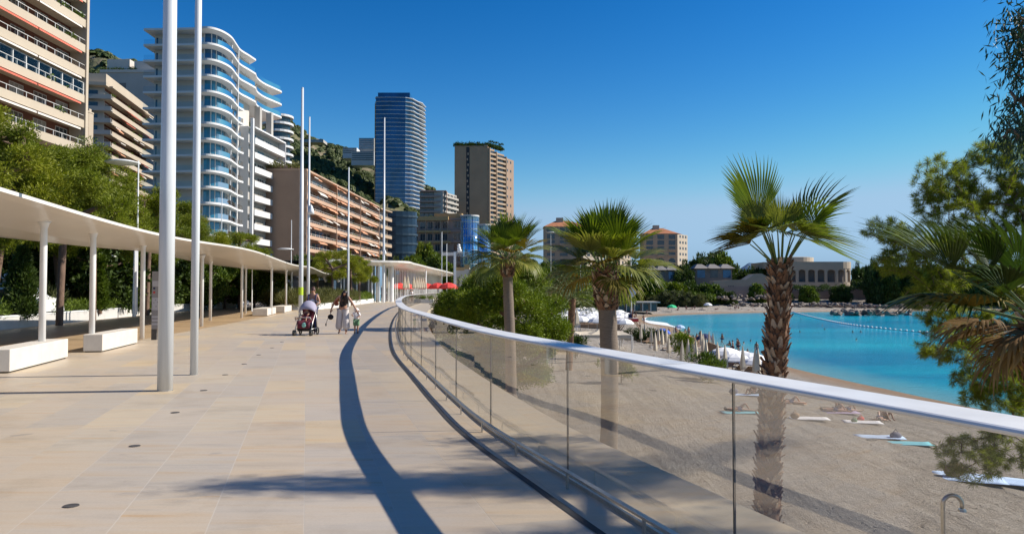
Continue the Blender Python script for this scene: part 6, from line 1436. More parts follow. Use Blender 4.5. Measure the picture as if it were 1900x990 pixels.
def head_bits(body, hd, s, hair='hair', long=False, glasses=False, cap=None, hairlen=0.5, bun=False):
    """face, ears and hair; the face looks to -Y"""
    x, y, z = hd
    mb = MB(); mb.ball((x, y - 0.088 * s, z - 0.012 * s), (0.014 * s, 0.022 * s, 0.024 * s)); mb.ball((x + .083 * s, y + .01 * s, z - .005 * s), (0.012 * s, .02 * s, .032 * s)); mb.ball((x - .083 * s, y + .01 * s, z - .005 * s), (0.012 * s, .02 * s, .032 * s)); mb.build('face', M['skin'], body, smooth=True)
    mb = MB()
    for sx in (-1, 1): mb.ball((x + sx * .032 * s, y - .083 * s, z + .018 * s), (.013 * s, .008 * s, .007 * s))
    mb.build('eyes', M['dark'], body, smooth=True); mb = MB(); mb.ball((x, y - .083 * s, z - .05 * s), (.024 * s, .008 * s, .007 * s)); mb.build('mouth', M['cloth_rust'], body, smooth=True)
    mb = MB(); mb.ball((x, y + .022 * s, z + .038 * s), (.095 * s, .10 * s, .085 * s), 12, 8)
    if long:
        for sx in (-1, 1): mb.tube([(x + sx * .07 * s, y - .01 * s, z + .04 * s), (x + sx * .10 * s, y - .03 * s, z - .12 * s), (x + sx * .11 * s, y - .06 * s, z - .12 * s - hairlen * .6 * s)], [.04 * s, .05 * s, .03 * s], 7)
        mb.tube([(x, y + .06 * s, z), (x, y + .10 * s, z - .2 * s), (x, y + .09 * s, z - .15 * s - hairlen * .5 * s)], [.08 * s, .09 * s, .04 * s], 8)
    if bun: mb.ball((x, y + .08 * s, z + .11 * s), .05 * s)
    mb.build('hair', M[hair], body, smooth=True)
    if glasses: mb = MB(); [mb.ball((x + sx * .035 * s, y - .092 * s, z + .018 * s), (.028 * s, .01 * s, .02 * s)) for sx in (-1, 1)]; mb.box(x - .08 * s, x + .08 * s, y - .085 * s, y - .078 * s, z + .016 * s, z + .024 * s); mb.build('sunglasses', M['dark'], body, smooth=True)
    if cap: mb = MB(); mb.ball((x, y + .01 * s, z + .05 * s), (.105 * s, .11 * s, .08 * s), 12, 8); mb.lathe([(.10 * s, 0), (.15 * s, -.012 * s), (.15 * s, 0.0), (.10 * s, .02 * s)], (x, y - .0 * s, z + .035 * s), 14); mb.build('sun_hat', M[cap], body, smooth=True)
def fingers(body, wrist, hand, m='skin'):
    w, h = Vector(wrist), Vector(hand); d = (h - w).normalized(); s = d.cross(Vector((0, 1, 0.2))).normalized(); n = d.cross(s)
    mb = MB()
    for k, (o_, L) in enumerate(((-.026, .055), (-.009, .068), (.009, .064), (.026, .048))):
        a = h + s * o_; b = a + d * L * .55 + n * .008; c = b + d * L * .4 + n * .025; mb.tube([a - d * .02, a, b, c], [.010, .010, .009, .007], 6)
    a = w + d * .03 + s * .028; mb.tube([a, a + s * .03 + d * .02, a + s * .035 + d * .055], [.012, .011, .008], 6)
    mb.build('fingers', M[m], body, smooth=True)
def person(label, loc, rz, joints, skin='skin', cat='person', group=None, sub=2):
    o = thing('person', label, cat, loc, rz, group); b = obj('body', skin_mesh('body', joints, BE, BR, 'pel', M[skin], sub), o); return o, b
# woman with the pushchair
gz = G(580, 619); yW = gz.y
j1 = dict(STAND); j1.update(el=(.25, .02, 1.14), wl=(.17, -.22, 1.06), hl=(.14, -.30, 1.05), er=(-.25, .02, 1.14), wr=(-.17, -.22, 1.06), hr=(-.14, -.30, 1.05), kl=(.10, -.10, .50), al=(.10, -.02, .08), tl=(.11, -.17, .03), ar=(-.10, .16, .11), tr=(-.11, .02, .03), kr=(-.10, .02, .50))
w1, b1 = person('woman with sunglasses and white strappy top pushing a pushchair beside the pointed pole', (gz.x, yW, 0), R(-4), j1)
head_bits(b1, j1['hd'], 1.0, 'hair_brown', glasses=True, bun=True); fingers(b1, j1['wl'], j1['hl']); fingers(b1, j1['wr'], j1['hr'])
TE = [('pel', 'sp'), ('sp', 'ch')]
b1c = obj('top', skin_mesh('top', dict(pel=(0, 0, .95), sp=(0, 0, 1.14), ch=(0, .005, 1.30), l=(.085, 0, 1.43), r=(-.085, 0, 1.43)), [('pel', 'sp'), ('sp', 'ch'), ('ch', 'l'), ('ch', 'r')], dict(pel=(.165, .125), sp=(.14, .115), ch=(.155, .118), l=(.028, .075), r=(.028, .075)), 'pel', M['cloth_white'], 2), b1)
def cloth(parent, name, J, E, Rr, root, m): return obj(name, skin_mesh(name, J, E, Rr, root, M[m], 2), parent)
cloth(b1, 'trousers', {k: j1[k] for k in ('pel', 'pl', 'kl', 'al', 'pr', 'kr', 'ar')}, [('pel', 'pl'), ('pl', 'kl'), ('kl', 'al'), ('pel', 'pr'), ('pr', 'kr'), ('kr', 'ar')], dict(pel=(.17, .13), pl=.112, kl=.08, al=.06, pr=.112, kr=.08, ar=.06), 'pel', 'cloth_navy')
mb = MB(); 
for sx in (-1, 1): mb.tube([(sx * .13, .1, 1.46), (sx * .135, -.07, 1.42), (sx * .14, -.12, 1.25), (sx * .15, .0, 1.08)], .022, 6)
mb.build('backpack_straps', M['cloth_navy'], b1, smooth=True)
# pushchair in front of her
o = thing('pushchair', 'black pushchair with a lilac grey hood and maroon lining pushed by the woman in white', 'pushchair', (gz.x - 0.03, yW - 0.78, 0), R(-3))
def stroller(o):
    mb = MB()
    for sx in (-1, 1):
        mb.tube([(sx * .22, .55, 1.02), (sx * .23, .25, .72), (sx * .25, -.12, .42), (sx * .26, -.33, .14)], .014, 7); mb.tube([(sx * .23, .25, .72), (sx * .27, .30, .14)], .013, 7); mb.tube([(sx * .26, -.30, .2), (sx * .27, .30, .22)], .012, 6)
    mb.tube([(-.22, .55, 1.02), (-.1, .60, 1.05), (.1, .60, 1.05), (.22, .55, 1.02)], .017, 8); mb.tube([(-.27, .3, .16), (.27, .3, .16)], .012, 6); mb.tube([(-.26, -.2, .46), (-.24, -.36, .56), (.24, -.36, .56), (.26, -.2, .46)], .016, 7)
    mb.build('frame', M['steel'], o, smooth=True)
    for sx in (-1, 1):
        for y, r, dx in ((-.34, .088, .24), (-.34, .088, .29), (.30, .12, .28)):
            mb = MB(); n = 18; vs = []; 
            for k in range(n):
                a = 2 * math.pi * k / n
                for q in (-1, 1): vs += [(sx * dx + q * .016, y + r * math.cos(a), r + r * math.sin(a)), (sx * dx + q * .016, y + r * .74 * math.cos(a), r + r * .74 * math.sin(a))]
            fs = []
            for k in range(n):
                a, b = k * 4, ((k + 1) % n) * 4; fs += [(a, b, b + 2, a + 2), (a + 1, a + 3, b + 3, b + 1), (a, a + 1, b + 1, b), (a + 2, b + 2, b + 3, a + 3)]
            mb.add(vs, fs); wh = mb.build('wheel', M['rubber'], o)
            mb = MB(); mb.tube([(sx * dx - .014, y, r), (sx * dx + .014, y, r)], r * .2, 8)
            for k in range(5): a = 2 * math.pi * k / 5; mb.tube([(sx * dx, y, r), (sx * dx, y + r * .76 * math.cos(a), r + r * .76 * math.sin(a))], .006, 4)
            mb.build('rim', M['steel'], wh)
    mb = MB(); mb.strip([[(x, .33, .98 - abs(x) * .2), (x, .24, .62), (x, .12, .46), (x, -.14, .42), (x, -.26, .46), (x * .9, -.30, .22)] for x in np.linspace(-.21, .21, 7)]); s = mb.build('seat', M['cloth_maroon'], o, smooth=True); sm = s.modifiers.new('t', 'SOLIDIFY'); sm.thickness = .03
    rows = []
    for a in np.linspace(-8, 98, 8): rows.append([(0.245 * math.sin(R(b)), .26 - .33 * math.sin(R(a)) * math.cos(R(b * .6)), .66 + .40 * math.cos(R(a)) * max(.12, math.cos(R(b))) ** .45 * (0.75 + .25 * math.cos(R(b)))) for b in np.linspace(-88, 88, 13)])
    mb = MB(); mb.strip(rows[:6]); h = mb.build('hood', M['cloth_lilac'], o, smooth=True); sm = h.modifiers.new('t', 'SOLIDIFY'); sm.thickness = .02
    mb = MB(); mb.strip([[(x, .26, .20), (x, .20, .33), (x, -.2, .32), (x, -.26, .2), (x, -.2, .13), (x, .22, .12), (x, .26, .20)] for x in (-.21, 0, .21)]); mb.build('basket', M['cloth_black'], o)
    mb = MB(); mb.ball((0.02, -.26, .31), (.085, .05, .10)); mb.build('bag', M['jade'], o, smooth=True)
stroller(o); o.scale = (1.12, 1.12, 1.14)
# infant lying in it
jb = dict(STAND); jb = scl(jb, 0.42); inf = dict(pel=(0, -.02, .0), sp=(0, .04, .10), ch=(0, .09, .19), nk=(0, .10, .25), hd=(0, .10, .31), tp=(0, .11, .36), sl=(.07, .08, .22), el=(.10, .0, .15), wl=(.08, -.08, .13), hl=(.07, -.11, .13), sr=(-.07, .08, .22), er=(-.10, .0, .15), wr=(-.08, -.08, .13), hr=(-.07, -.11, .13),
     pl=(.05, -.03, .0), kl=(.07, -.17, .05), al=(.08, -.26, -.08), tl=(.08, -.31, -.07), pr=(-.05, -.03, .0), kr=(-.12, -.17, .05), ar=(-.27, -.22, -.02), tr=(-.34, -.24, .0))
o = thing('person', 'small child reclining in the pushchair in maroon clothes with one foot sticking out', 'person', (gz.x - .03, yW - 0.80, .60), R(-3))
b = obj('body', skin_mesh('body', inf, BE, {k: (tuple(q * .5 for q in v) if hasattr(v, '__len__') else v * .5) for k, v in BR.items()}, 'pel', M['skin'], 2), o)
head_bits(b, inf['hd'], .62, 'hair_brown'); cloth(b, 'romper', {k: inf[k] for k in ('pel', 'sp', 'ch', 'pl', 'kl', 'pr', 'kr')}, [('pel', 'sp'), ('sp', 'ch'), ('pel', 'pl'), ('pl', 'kl'), ('pel', 'pr'), ('pr', 'kr')], dict(pel=.085, sp=.078, ch=.085, pl=.055, kl=.042, pr=.055, kr=.042), 'pel', 'cloth_maroon')
# woman in black top bending towards the toddler (her left hand, photo right)
gw = G(636, 619)
j2 = dict(STAND); j2.update(sp=(.01, -.03, 1.12), ch=(.05, -.12, 1.30), nk=(.09, -.20, 1.41), hd=(.12, -.27, 1.47), tp=(.13, -.31, 1.54), sl=(.22, -.12, 1.34), el=(.40, -.18, 1.10), wl=(.55, -.20, .86), hl=(.59, -.20, .78), sr=(-.13, -.08, 1.36), er=(-.33, .02, 1.14), wr=(-.42, -.02, .92), hr=(-.43, -.03, .84), kl=(.12, -.08, .5), al=(.13, -.02, .08), tl=(.14, -.17, .03), kr=(-.10, .0, .5), ar=(-.14, .10, .09), tr=(-.15, -.05, .03))
w2, b2 = person('long-haired woman in black top and wide pale trousers bending to a toddler', (gw.x, gw.y, 0), 0, j2)
head_bits(b2, j2['hd'], 1.0, 'hair', long=True, hairlen=.42); fingers(b2, j2['wl'], j2['hl']); fingers(b2, j2['wr'], j2['hr'])
cloth(b2, 'top', {'pel': (0, -.01, 1.02), 'sp': j2['sp'], 'ch': j2['ch'], 'l': (.15, -.13, 1.36), 'r': (-.05, -.10, 1.38)}, [('pel', 'sp'), ('sp', 'ch'), ('ch', 'l'), ('ch', 'r')], dict(pel=(.14, .11), sp=(.145, .12), ch=(.165, .13), l=.06, r=.06), 'sp', 'cloth_black')
cloth(b2, 'trousers', {'pel': (0, 0, .98), 'pl': (.10, 0, .88), 'kl': (.13, -.06, .5), 'al': (.14, -.02, .14), 'pr': (-.10, 0, .88), 'kr': (-.13, .01, .5), 'ar': (-.16, .08, .15)}, [('pel', 'pl'), ('pl', 'kl'), ('kl', 'al'), ('pel', 'pr'), ('pr', 'kr'), ('kr', 'ar')], dict(pel=(.16, .13), pl=.125, kl=.125, al=.15, pr=.125, kr=.125, ar=.15), 'pel', 'cloth_trouser')
cloth(b2, 'sleeve', {'a': (-.13, -.07, 1.34), 'b': (-.27, .03, 1.20), 'c': (-.24, .06, 1.02)}, [('a', 'b'), ('b', 'c')], dict(a=.05, b=.09, c=.08), 'a', 'cloth_rust')
o = thing('handbag', 'small black camera bag with a dangling strap hanging from the long-haired woman\'s hand', 'bag', (gw.x - .44, gw.y - .04, .62), 0)
mb = MB(); mb.ball((0, 0, 0), (.11, .08, .10), 12, 8); mb.build('pouch', M['cloth_black'], o, smooth=True); mb = MB(); mb.tube([(.0, 0, .09), (.0, 0, .2)], .012, 6); mb.tube([(-.08, 0, -.02), (-.14, .01, -.14), (-.17, 0, -.30)], .009, 5); mb.ball((-.17, 0, -.28), (.025, .02, .06)); mb.build('strap', M['cloth_black'], o, smooth=True)
# toddler
gt = G(661, 619); kk = .52; j3 = dict(STAND); j3.update(hd=(0, -.01, 1.60), tp=(0, 0, 1.74), el=(.26, -.12, 1.22), wl=(.10, -.22, 1.14), hl=(.03, -.25, 1.13), er=(-.25, -.08, 1.22), wr=(-.30, -.2, 1.30), hr=(-.27, -.22, 1.36), nk=(0, .01, 1.47)); j3 = scl(j3, kk)
o = thing('person', 'toddler in pale sun hat, white shirt and green shorts held by the long-haired woman', 'person', (gt.x, gt.y, 0.02), R(8))
b = obj('body', skin_mesh('body', j3, BE, {k: (tuple(q * .62 for q in v) if hasattr(v, '__len__') else v * .62) for k, v in BR.items()}, 'pel', M['skin'], 2), o); head_bits(b, j3['hd'], .80, 'hair_brown', cap='cloth_white')
cloth(b, 'shirt', {k: j3[k] for k in ('pel', 'sp', 'ch', 'sl', 'el', 'sr', 'er')}, [('pel', 'sp'), ('sp', 'ch'), ('ch', 'sl'), ('sl', 'el'), ('ch', 'sr'), ('sr', 'er')], dict(pel=(.115, .09), sp=(.105, .085), ch=(.105, .08), sl=.055, el=.045, sr=.055, er=.045), 'pel', 'cloth_white')
cloth(b, 'shorts', {k: j3[k] for k in ('pel', 'pl', 'kl', 'pr', 'kr')}, [('pel', 'pl'), ('pl', 'kl'), ('pel', 'pr'), ('pr', 'kr')], dict(pel=(.11, .085), pl=.08, kl=.07, pr=.08, kr=.07), 'pel', 'cloth_green')
mb = MB(); [mb.ball((sx * .055, -.04, .03), (.04, .075, .03)) for sx in (-1, 1)]; mb.build('shoes', M['cloth_black'], b, smooth=True)

# distant figures: four prototypes, copied
def simple(label, joints, sk, wear, loc, rz, suit='both', hair='hair'):
    o, b = person(label, loc, rz, joints, sk, sub=1); x, y, z = joints['hd']; mb = MB(); mb.ball((x, y + .02, z + .03), (.098, .10, .09), 8, 6); mb.build('hair', M[hair], b, smooth=True)
    P = {k: joints[k] for k in ('pel', 'pl', 'pr')}; P['a'] = tuple((Vector(joints['pl']) * .6 + Vector(joints['kl']) * .4)); P['b'] = tuple((Vector(joints['pr']) * .6 + Vector(joints['kr']) * .4))
    cloth(b, 'swimwear', P, [('pel', 'pl'), ('pel', 'pr'), ('pl', 'a'), ('pr', 'b')], dict(pel=(.165, .125), pl=.11, pr=.11, a=.095, b=.095), 'pel', wear)
    if suit == 'shirt': cloth(b, 'shirt', {k: joints[k] for k in ('pel', 'sp', 'ch', 'sl', 'sr')}, [('pel', 'sp'), ('sp', 'ch'), ('ch', 'sl'), ('ch', 'sr')], dict(pel=(.16, .12), sp=(.14, .12), ch=(.165, .125), sl=.07, sr=.07), 'pel', 'cloth_white')
    return o
SIT = dict(STAND); SIT.update(pel=(0, 0, .12), sp=(0, .06, .30), ch=(0, .04, .50), nk=(0, .02, .64), hd=(0, -.01, .74), tp=(0, 0, .82), sl=(.17, .04, .56), el=(.24, -.08, .34), wl=(.18, -.30, .36), hl=(.15, -.38, .38), sr=(-.17, .04, .56), er=(-.24, -.08, .34), wr=(-.18, -.30, .36), hr=(-.15, -.38, .38),
    pl=(.09, -.02, .12), kl=(.14, -.38, .42), al=(.12, -.60, .08), tl=(.12, -.74, .04), pr=(-.09, -.02, .12), kr=(-.14, -.38, .42), ar=(-.12, -.60, .08), tr=(-.12, -.74, .04))
LIE = dict(STAND); LIE = {k: (v[0], v[2] - 0.95, 0.13 - v[1] * .6) for k, v in STAND.items()}; LIE.update(pel=(0, 0, .12), kl=(.12, -.40, .42), al=(.12, -.62, .07), tl=(.12, -.75, .05), kr=(-.10, -.44, .10), ar=(-.10, -.86, .07), tr=(-.10, -.95, .14), hd=(0, .64, .14), tp=(0, .74, .12), wl=(.34, .05, .06), hl=(.38, -.02, .06), wr=(-.30, .05, .06), hr=(-.3, -.03, .06))
WALK = dict(STAND); WALK.update(kl=(.10, -.20, .52), al=(.10, -.28, .10), tl=(.11, -.42, .06), kr=(-.10, .06, .50), ar=(-.10, .32, .14), tr=(-.11, .20, .04), wl=(.24, .16, .92), hl=(.24, .2, .84), wr=(-.26, -.18, .94), hr=(-.26, -.24, .88))
def B(px, py):
    """photo pixel on the sand -> point on the beach surface"""
    z = -4.7
    for _ in range(12):
        g = G(px, py, z); z = max(bz(g.x, g.y), SEA - 0.6) * 0.6 + z * 0.4
    g = G(px, py, z); return (g.x, g.y, z)
def onb(px, py): p = B(px, py); return p
pro = {}
pro['stand'] = simple('person in dark swimwear standing ankle deep at the water\'s edge right of the coloured towels', STAND, 'skin_dark', 'cloth_navy', onb(1278, 625), R(20))
pro['walk'] = simple('person walking along the wet sand behind the beige parasols', WALK, 'skin_dark', 'cloth_navy', onb(1340, 640), R(-70))
pro['sit'] = simple('person sitting on the sand near the open white parasols', SIT, 'skin_dark', 'cloth_black', onb(1354, 643), R(-60))
pro['lie'] = simple('sunbather on a teal towel with one knee raised, nearest left of the right palm', LIE, 'skin', 'cloth_navy', (0, 0, 0), 0)
pro['shirt'] = simple('person in a white shirt leaning at the railing bend by the pavilion', STAND, 'skin_dark', 'cloth_navy', (PX(765, 112), 112, 0), R(60), 'shirt')
KIDS.clear()
def P2(kind, px, py, rz, lab, grp=None, z=None): 
    p = onb(px, py); return dup(pro[kind], p if z is None else (p[0], p[1], z), R(rz), lab, grp)
p = onb(1370, 764); pro['lie'].location = (p[0], p[1], p[2] + 0.02); pro['lie'].rotation_euler = (0, 0, R(-100 + 190))
def towel(px, py, L, w, rz, m, label, pt=None):
    p = pt or onb(px, py); mb = MB(); n = 8; rr = random.Random(px)
    mb.strip([[(L * (i / n - .5) + rr.uniform(-.02, .02), w * (j / 4 - .5) + rr.uniform(-.03, .03), 0.035 + rr.uniform(0, .025)) for j in range(5)] for i in range(n + 1)])
    o = mb.build('beach_towel', M[m], smooth=True); o.location = p; o.rotation_euler = (0, 0, R(rz)); sm = o.modifiers.new('t', 'SOLIDIFY'); sm.thickness = .008; tag(o, label, 'towel'); return o
towel(1372, 766, 1.9, .9, 2, 'towel_teal', 'teal towel under the sunbather with raised knee')
towel(1387, 733, 1.9, .9, -8, 'towel_blue', 'bright pale blue towel left of the right palm trunk'); P2('sit', 1399, 733, -60, 'sunbather sitting on the bright pale blue towel behind the right palm')
towel(1500, 777, 1.9, .9, -10, 'cloth_white', 'white towel with a bag at its head right of the palm trunk')
towel(1560, 766, 1.9, 1.0, -8, 'towel_lilac', 'lilac towel with two sunbathers close to the railing line'); P2('lie', 1548, 764, 80, 'sunbather lying on the lilac towel, left one'); P2('lie', 1572, 764, 100, 'sunbather lying on the lilac towel, right one'); P2('sit', 1556, 757, -20, 'person sitting behind the lilac towel')
towel(1600, 784, 1.8, .9, -12, 'cloth_white', 'pale towel with red and green clothes heaped on it'); P2('lie', 1634, 780, 150, 'sunbather with red shorts lying right of the clothes heap'); P2('sit', 1640, 777, 10, 'person sitting by the sunbather in red shorts')
towel(1632, 812, 2.0, .9, -12, 'towel_blue', 'patterned pale towel left of a small dark bag'); towel(1682, 824, 2.0, .9, -10, 'towel_teal', 'thin teal towel right of a small dark bag')
towel(1797, 888, 2.1, 1.4, -20, 'towel_blue', 'large pale blue towel under the near pine branches, left'); towel(1855, 893, 2.2, 1.2, -28, 'towel_blue', 'large pale blue towel under the near pine branches, right')
towel(1466, 748, 1.7, .8, -10, 'awn_orange', 'brownish towel just right of the palm trunk'); P2('lie', 1466, 749, 90, 'sunbather lying just right of the shaggy palm trunk')
def bag(px, py, m, lab, s=1.0):
    p = onb(px, py); o = thing('beach_bag', lab, 'bag', p); mb = MB(); mb.ball((0, 0, .15 * s), (.24 * s, .16 * s, .16 * s), 10, 6); mb.build('sack', M[m], o, smooth=True); mb = MB(); mb.tube([(-.12 * s, 0, .25 * s), (0, 0, .42 * s), (.12 * s, 0, .25 * s)], .015, 6); mb.build('handle', M[m], o)
bag(1475, 776, 'wood', 'brown bag at the head of the white towel'); bag(1662, 815, 'cloth_grey', 'small dark bag between patterned and teal towels', 1.1); bag(1770, 884, 'wood', 'brown straw bag on the large pale blue towel', 1.5); bag(1597, 781, 'cloth_red', 'red heap of clothes on the pale towel', .8); bag(1585, 783, 'cloth_green', 'green heap of clothes on the pale towel', .7); bag(1361, 731, 'leaf_olive' if False else 'cloth_grey', 'dark rucksack left of the bright pale blue towel', 1.2)

# shower pipe
p = W(1750, 985, 11.2); o = thing('beach_shower', 'curved steel shower pipe rising from the sand at bottom right', 'shower', (p.x, 11.2, bz(p.x, 11.2)))
top = W(1750, 936, 11.2).z - o.location.z; mb = MB(); r = .14
mb.tube([(0, 0, 0), (0, 0, top)] + [(r - r * math.cos(R(a)), 0, top + r * math.sin(R(a))) for a in range(15, 181, 15)] + [(2 * r, 0, top - .05)], .030, 12); mb.build('pipe', M['steel'], o, smooth=True); mb = MB(); mb.lathe([(.06, 0), (.05, .03)], (2 * r, 0, top - .09), 12); mb.build('shower_head', M['steel'], o)

# closed cream parasols on the near beach club
cpar = None
spots = [(1189, 655, 97, 1), (1208, 650, 90, 1), (1221, 646, 95, 1), (1228, 648, 88, 1), (1236, 645, 92, 1), (1247, 655, 84, 1), (1259, 640, 78, 1), (1262, 645, 72, 1), (1270, 640, 86, 1), (1276, 632, 66, 1), (1265, 655, 62, 1), (1284, 655, 76, 1), (1290, 662, 66, 1),
         (1300, 640, 92, 1), (1304, 645, 80, 1), (1315, 640, 90, 1), (1322, 642, 86, 1), (1309, 660, 70, 1), (1330, 664, 64, 1), (1344, 672, 60, 1), (1377, 668, 60, 1), (1400, 672, 58, 1), (1405, 690, 58, 1), (1215, 660, 76, 1), (1240, 665, 74, 1), (1250, 640, 98, 1), (1196, 640, 102, 1)]
for k, (px, _, Z, q) in enumerate(spots):
    x = PX(px, Z); z = bz(x, Z); lab = ('closed cream parasol at the left end of the beach club rows' if k == 0 else 'tallest closed cream parasol, near the yellow-green plant' if k == 9 else 'closed cream parasol in the ' + ('near' if Z < 75 else 'middle' if Z < 88 else 'far') + ' row, ' + ('left part by the dark hedges' if px < 1240 else 'centre by the yellow-green plant' if px < 1295 else 'right part before the open white parasols'))
    if cpar is None: cpar = parasol('closed_parasol', lab, x, Z, z, 2.4, 1, 'para', True, 'closed cream parasols on the beach')
    else: dup(cpar, (x, Z, z), k, lab)
# open white parasols right of them
wpar = None
for k, (px, py, Z, s, lab) in enumerate(((1345, 644, 68, 1.0, 'open white parasol, left of the cluster before the shaggy palm'), (1376, 650, 72, .8, 'open white parasol behind the middle of the cluster'), (1392, 654, 66, .95, 'open white parasol nearest the shaggy palm trunk'), (1403, 662, 62, .9, 'open white parasol half hidden by the shaggy palm trunk'), (1364, 656, 64, .9, 'low open white parasol in the middle of the cluster'))):
    t = W(px, py, Z); z = bz(t.x, Z)
    if wpar is None: wpar = parasol('open_parasol', lab, t.x, Z, z, 2.5, 1.5, 'para_white', False, 'open white parasols on the beach'); wpar.scale = (1, 1, (t.z - z) / 2.5)
    else: dup(wpar, (t.x, Z, z), k, lab, None, (s, s, (t.z - z) / 2.5))
# distant rows of white parasols
rr = random.Random(12); n = 0
for row in range(6):
    for c in range(8):
        Z = 118 + row * 14 + rr.uniform(-2, 2); px = 1040 + c * 17 + row * 5 + rr.uniform(-4, 4); x = PX(px, Z)
        if 1110 < px < 1142 and row < 1: continue
        if px > 1165: continue
        z = bz(x, Z); dup(wpar, (x, Z, z), rr.uniform(0, 6), ['nearest', 'second', 'third', 'fourth', 'fifth', 'farthest'][row] + ' row of distant white parasols, one of those ' + ('left' if px < 1075 else 'just left' if px < 1120 else 'right') + ' of the middle palm trunk', 'distant white parasols', (1.0, 1.0, .95)); n += 1
for px, py, Z, lab in ((1313, 561, 262, 'lone white parasol at the back of the far beach'), (1158, 562, 235, 'lone white parasol behind the lifeguard mast, left'), (1147, 575, 150, 'white parasol just right of the middle palm trunk')):
    x = PX(px, Z); dup(wpar, (x, Z, bz(x, Z)), 0, lab, None, 1.0)
g_ = parasol('green_parasol', 'bright green parasol on the far beach', PX(1246, 248), 248, bz(PX(1246, 248), 248), 2.3, 1.6, 'para_green'); 
parasol('blue_parasol', 'royal blue parasol low on the sand before the pink towels', PX(1228, 118), 118, bz(PX(1228, 118), 118), 1.3, 1.3, 'cloth_blue')
parasol('pale_parasol', 'small pale blue parasol near the waterline above the pink towels', PX(1261, 122), 122, bz(PX(1261, 122), 122), 1.9, 0.8, 'towel_blue'); parasol('navy_parasol', 'dark blue and white parasol behind the cream parasols', PX(1307, 96), 96, bz(PX(1307, 96), 96), 1.9, 1.1, 'cloth_navy')
towel(1245, 623, 6, 2, -4, 'awn_orange', 'row of pinkish towels by the royal blue parasol')
# cream shade sails over the beach restaurant
def sail(px0, px1, ptop, pbase, Z, label):
    a = W(px0, pbase, Z); b = W(px1, pbase, Z); t = W((px0 + px1) / 2, ptop, Z + 3); zg = bz(a.x, Z); o = thing('shade_tent', label, 'tent', (a.x, Z, zg), 0, 'cream shade tents'); L = b.x - a.x; h = a.z - zg; H = t.z - zg; D_ = 7
    mb = MB(); c = (L / 2, D_ / 2, H); m = 8; rim = [(0, 0), (L, 0), (L, D_), (0, D_)]
    for k in range(4):
        p, q = rim[k], rim[(k + 1) % 4]; rows = []
        for i in range(m + 1):
            u = i / m; e = (p[0] + (q[0] - p[0]) * u, p[1] + (q[1] - p[1]) * u, h); rows.append([tuple(e[d] + (c[d] - e[d]) * v + (-.5 * math.sin(v * math.pi) * .8 if d == 2 else 0) for d in range(3)) for v in (0, .25, .5, .75, 1)])
        mb.strip(rows)
    mb.box(0, L, -.02, 0.02, h - .3, h); mb.build('fabric', M['para'], o, smooth=False)
    for x, y in rim: mb = MB(); mb.tube([(x, y, 0), (x, y, h)], .06, 6); mb.build('post', M['frame'], o)
    return o
sail(1075, 1172, 607, 621, 78, 'large cream shade tent behind the middle palm trunk'); sail(1022, 1072, 609, 624, 74, 'smaller cream shade tent right of the bushy pine'); sail(1150, 1174, 612, 624, 84, 'low cream tent just right of the middle palm trunk')
cc = None
for px, Z in ((1063, 92), (1070, 92)):
    x = PX(px, Z); dup(cp_, (x, Z, bz(x, Z)), 0, 'one of a pair of big closed cream parasols above the cream shade tents', 'closed cream parasols above the tents', (1.6, 1.6, 1.1))
# brown terrace building and furniture behind the tents
o = thing('beach_terrace', 'low brown timber terrace with pale front behind the cream shade tents', 'terrace', (PX(1036, 128), 128, -5.0)); L = PX(1150, 128) - PX(1036, 128)
mb = MB(); mb.box(0, L, 0, 7, 0, 1.0); mb.build('deck', M['wood'], o); mb = MB(); mb.box(0, L * .35, -.1, 0, 0, .95); mb.build('front_panel', M['white_shade'], o)
for k in range(12): mb = MB(); mb.box(k * L / 12, k * L / 12 + .08, 0, .08, 1.0, 1.9); mb.build('rail_post', M['wood'], o)
mb = MB(); mb.box(0, L, 0, .06, 1.9, 2.0); mb.build('handrail', M['wood'], o)
o = thing('beach_restaurant', 'long low white roofed beach restaurant at the back of the sand', 'building', (PX(1085, 232), 232, -4.8)); L = PX(1219, 232) - PX(1085, 232)
mb = MB(); mb.box(0, L, 0, 8, 0, 2.6); mb.build('wall', M['grey_dark'], o); mb = MB(); mb.box(-.5, L + .5, -2.5, 8.5, 2.6, 2.95); mb.build('roof', M['white_shade'], o)
for k in range(9): mb = MB(); mb.box(k * L / 9, k * L / 9 + .25, -2.3, -2.05, 0, 2.6); mb.build('post', M['frame'], o)
mb = MB(); [mb.box(k * L / 9 + .5, (k + 1) * L / 9 - .3, -.05, 0, .2, 2.2) for k in range(9)]; mb.build('glazing', M['win'], o)
# lifeguard stand
x = PX(1171, 128); o = thing('lifeguard_stand', 'red lifeguard platform on slanted timber legs by the mast', 'lifeguard stand', (x, 128, bz(x, 128)))
mb = MB(); mb.box(-1.2, 1.2, 0, 2, 1.6, 2.1); mb.build('platform', M['red_paint'], o); mb = MB(); mb.box(-1.25, 1.25, -.05, 2.05, 2.1, 2.18); mb.build('deck', M['white_shade'], o)
for sx in (-1, 1):
    for y in (0, 2): mb = MB(); mb.tube([(sx * 1.9, y, 0), (sx * .8, y, 1.6)], .08, 6); mb.build('leg', M['wood'], o)
mb = MB(); mb.tube([(-.9, 1, 2.2), (-.9, 1, 3.0), (.4, 1, 3.3)], .05, 5); mb.box(-.3, .4, .8, 1.4, 2.18, 2.9); mb.build('chair', M['cloth_navy'], o)
p = (x + .3, 128.6, bz(x, 128) + 2.18); dup(pro['stand'], p, R(-90), 'lifeguard standing on the red platform')
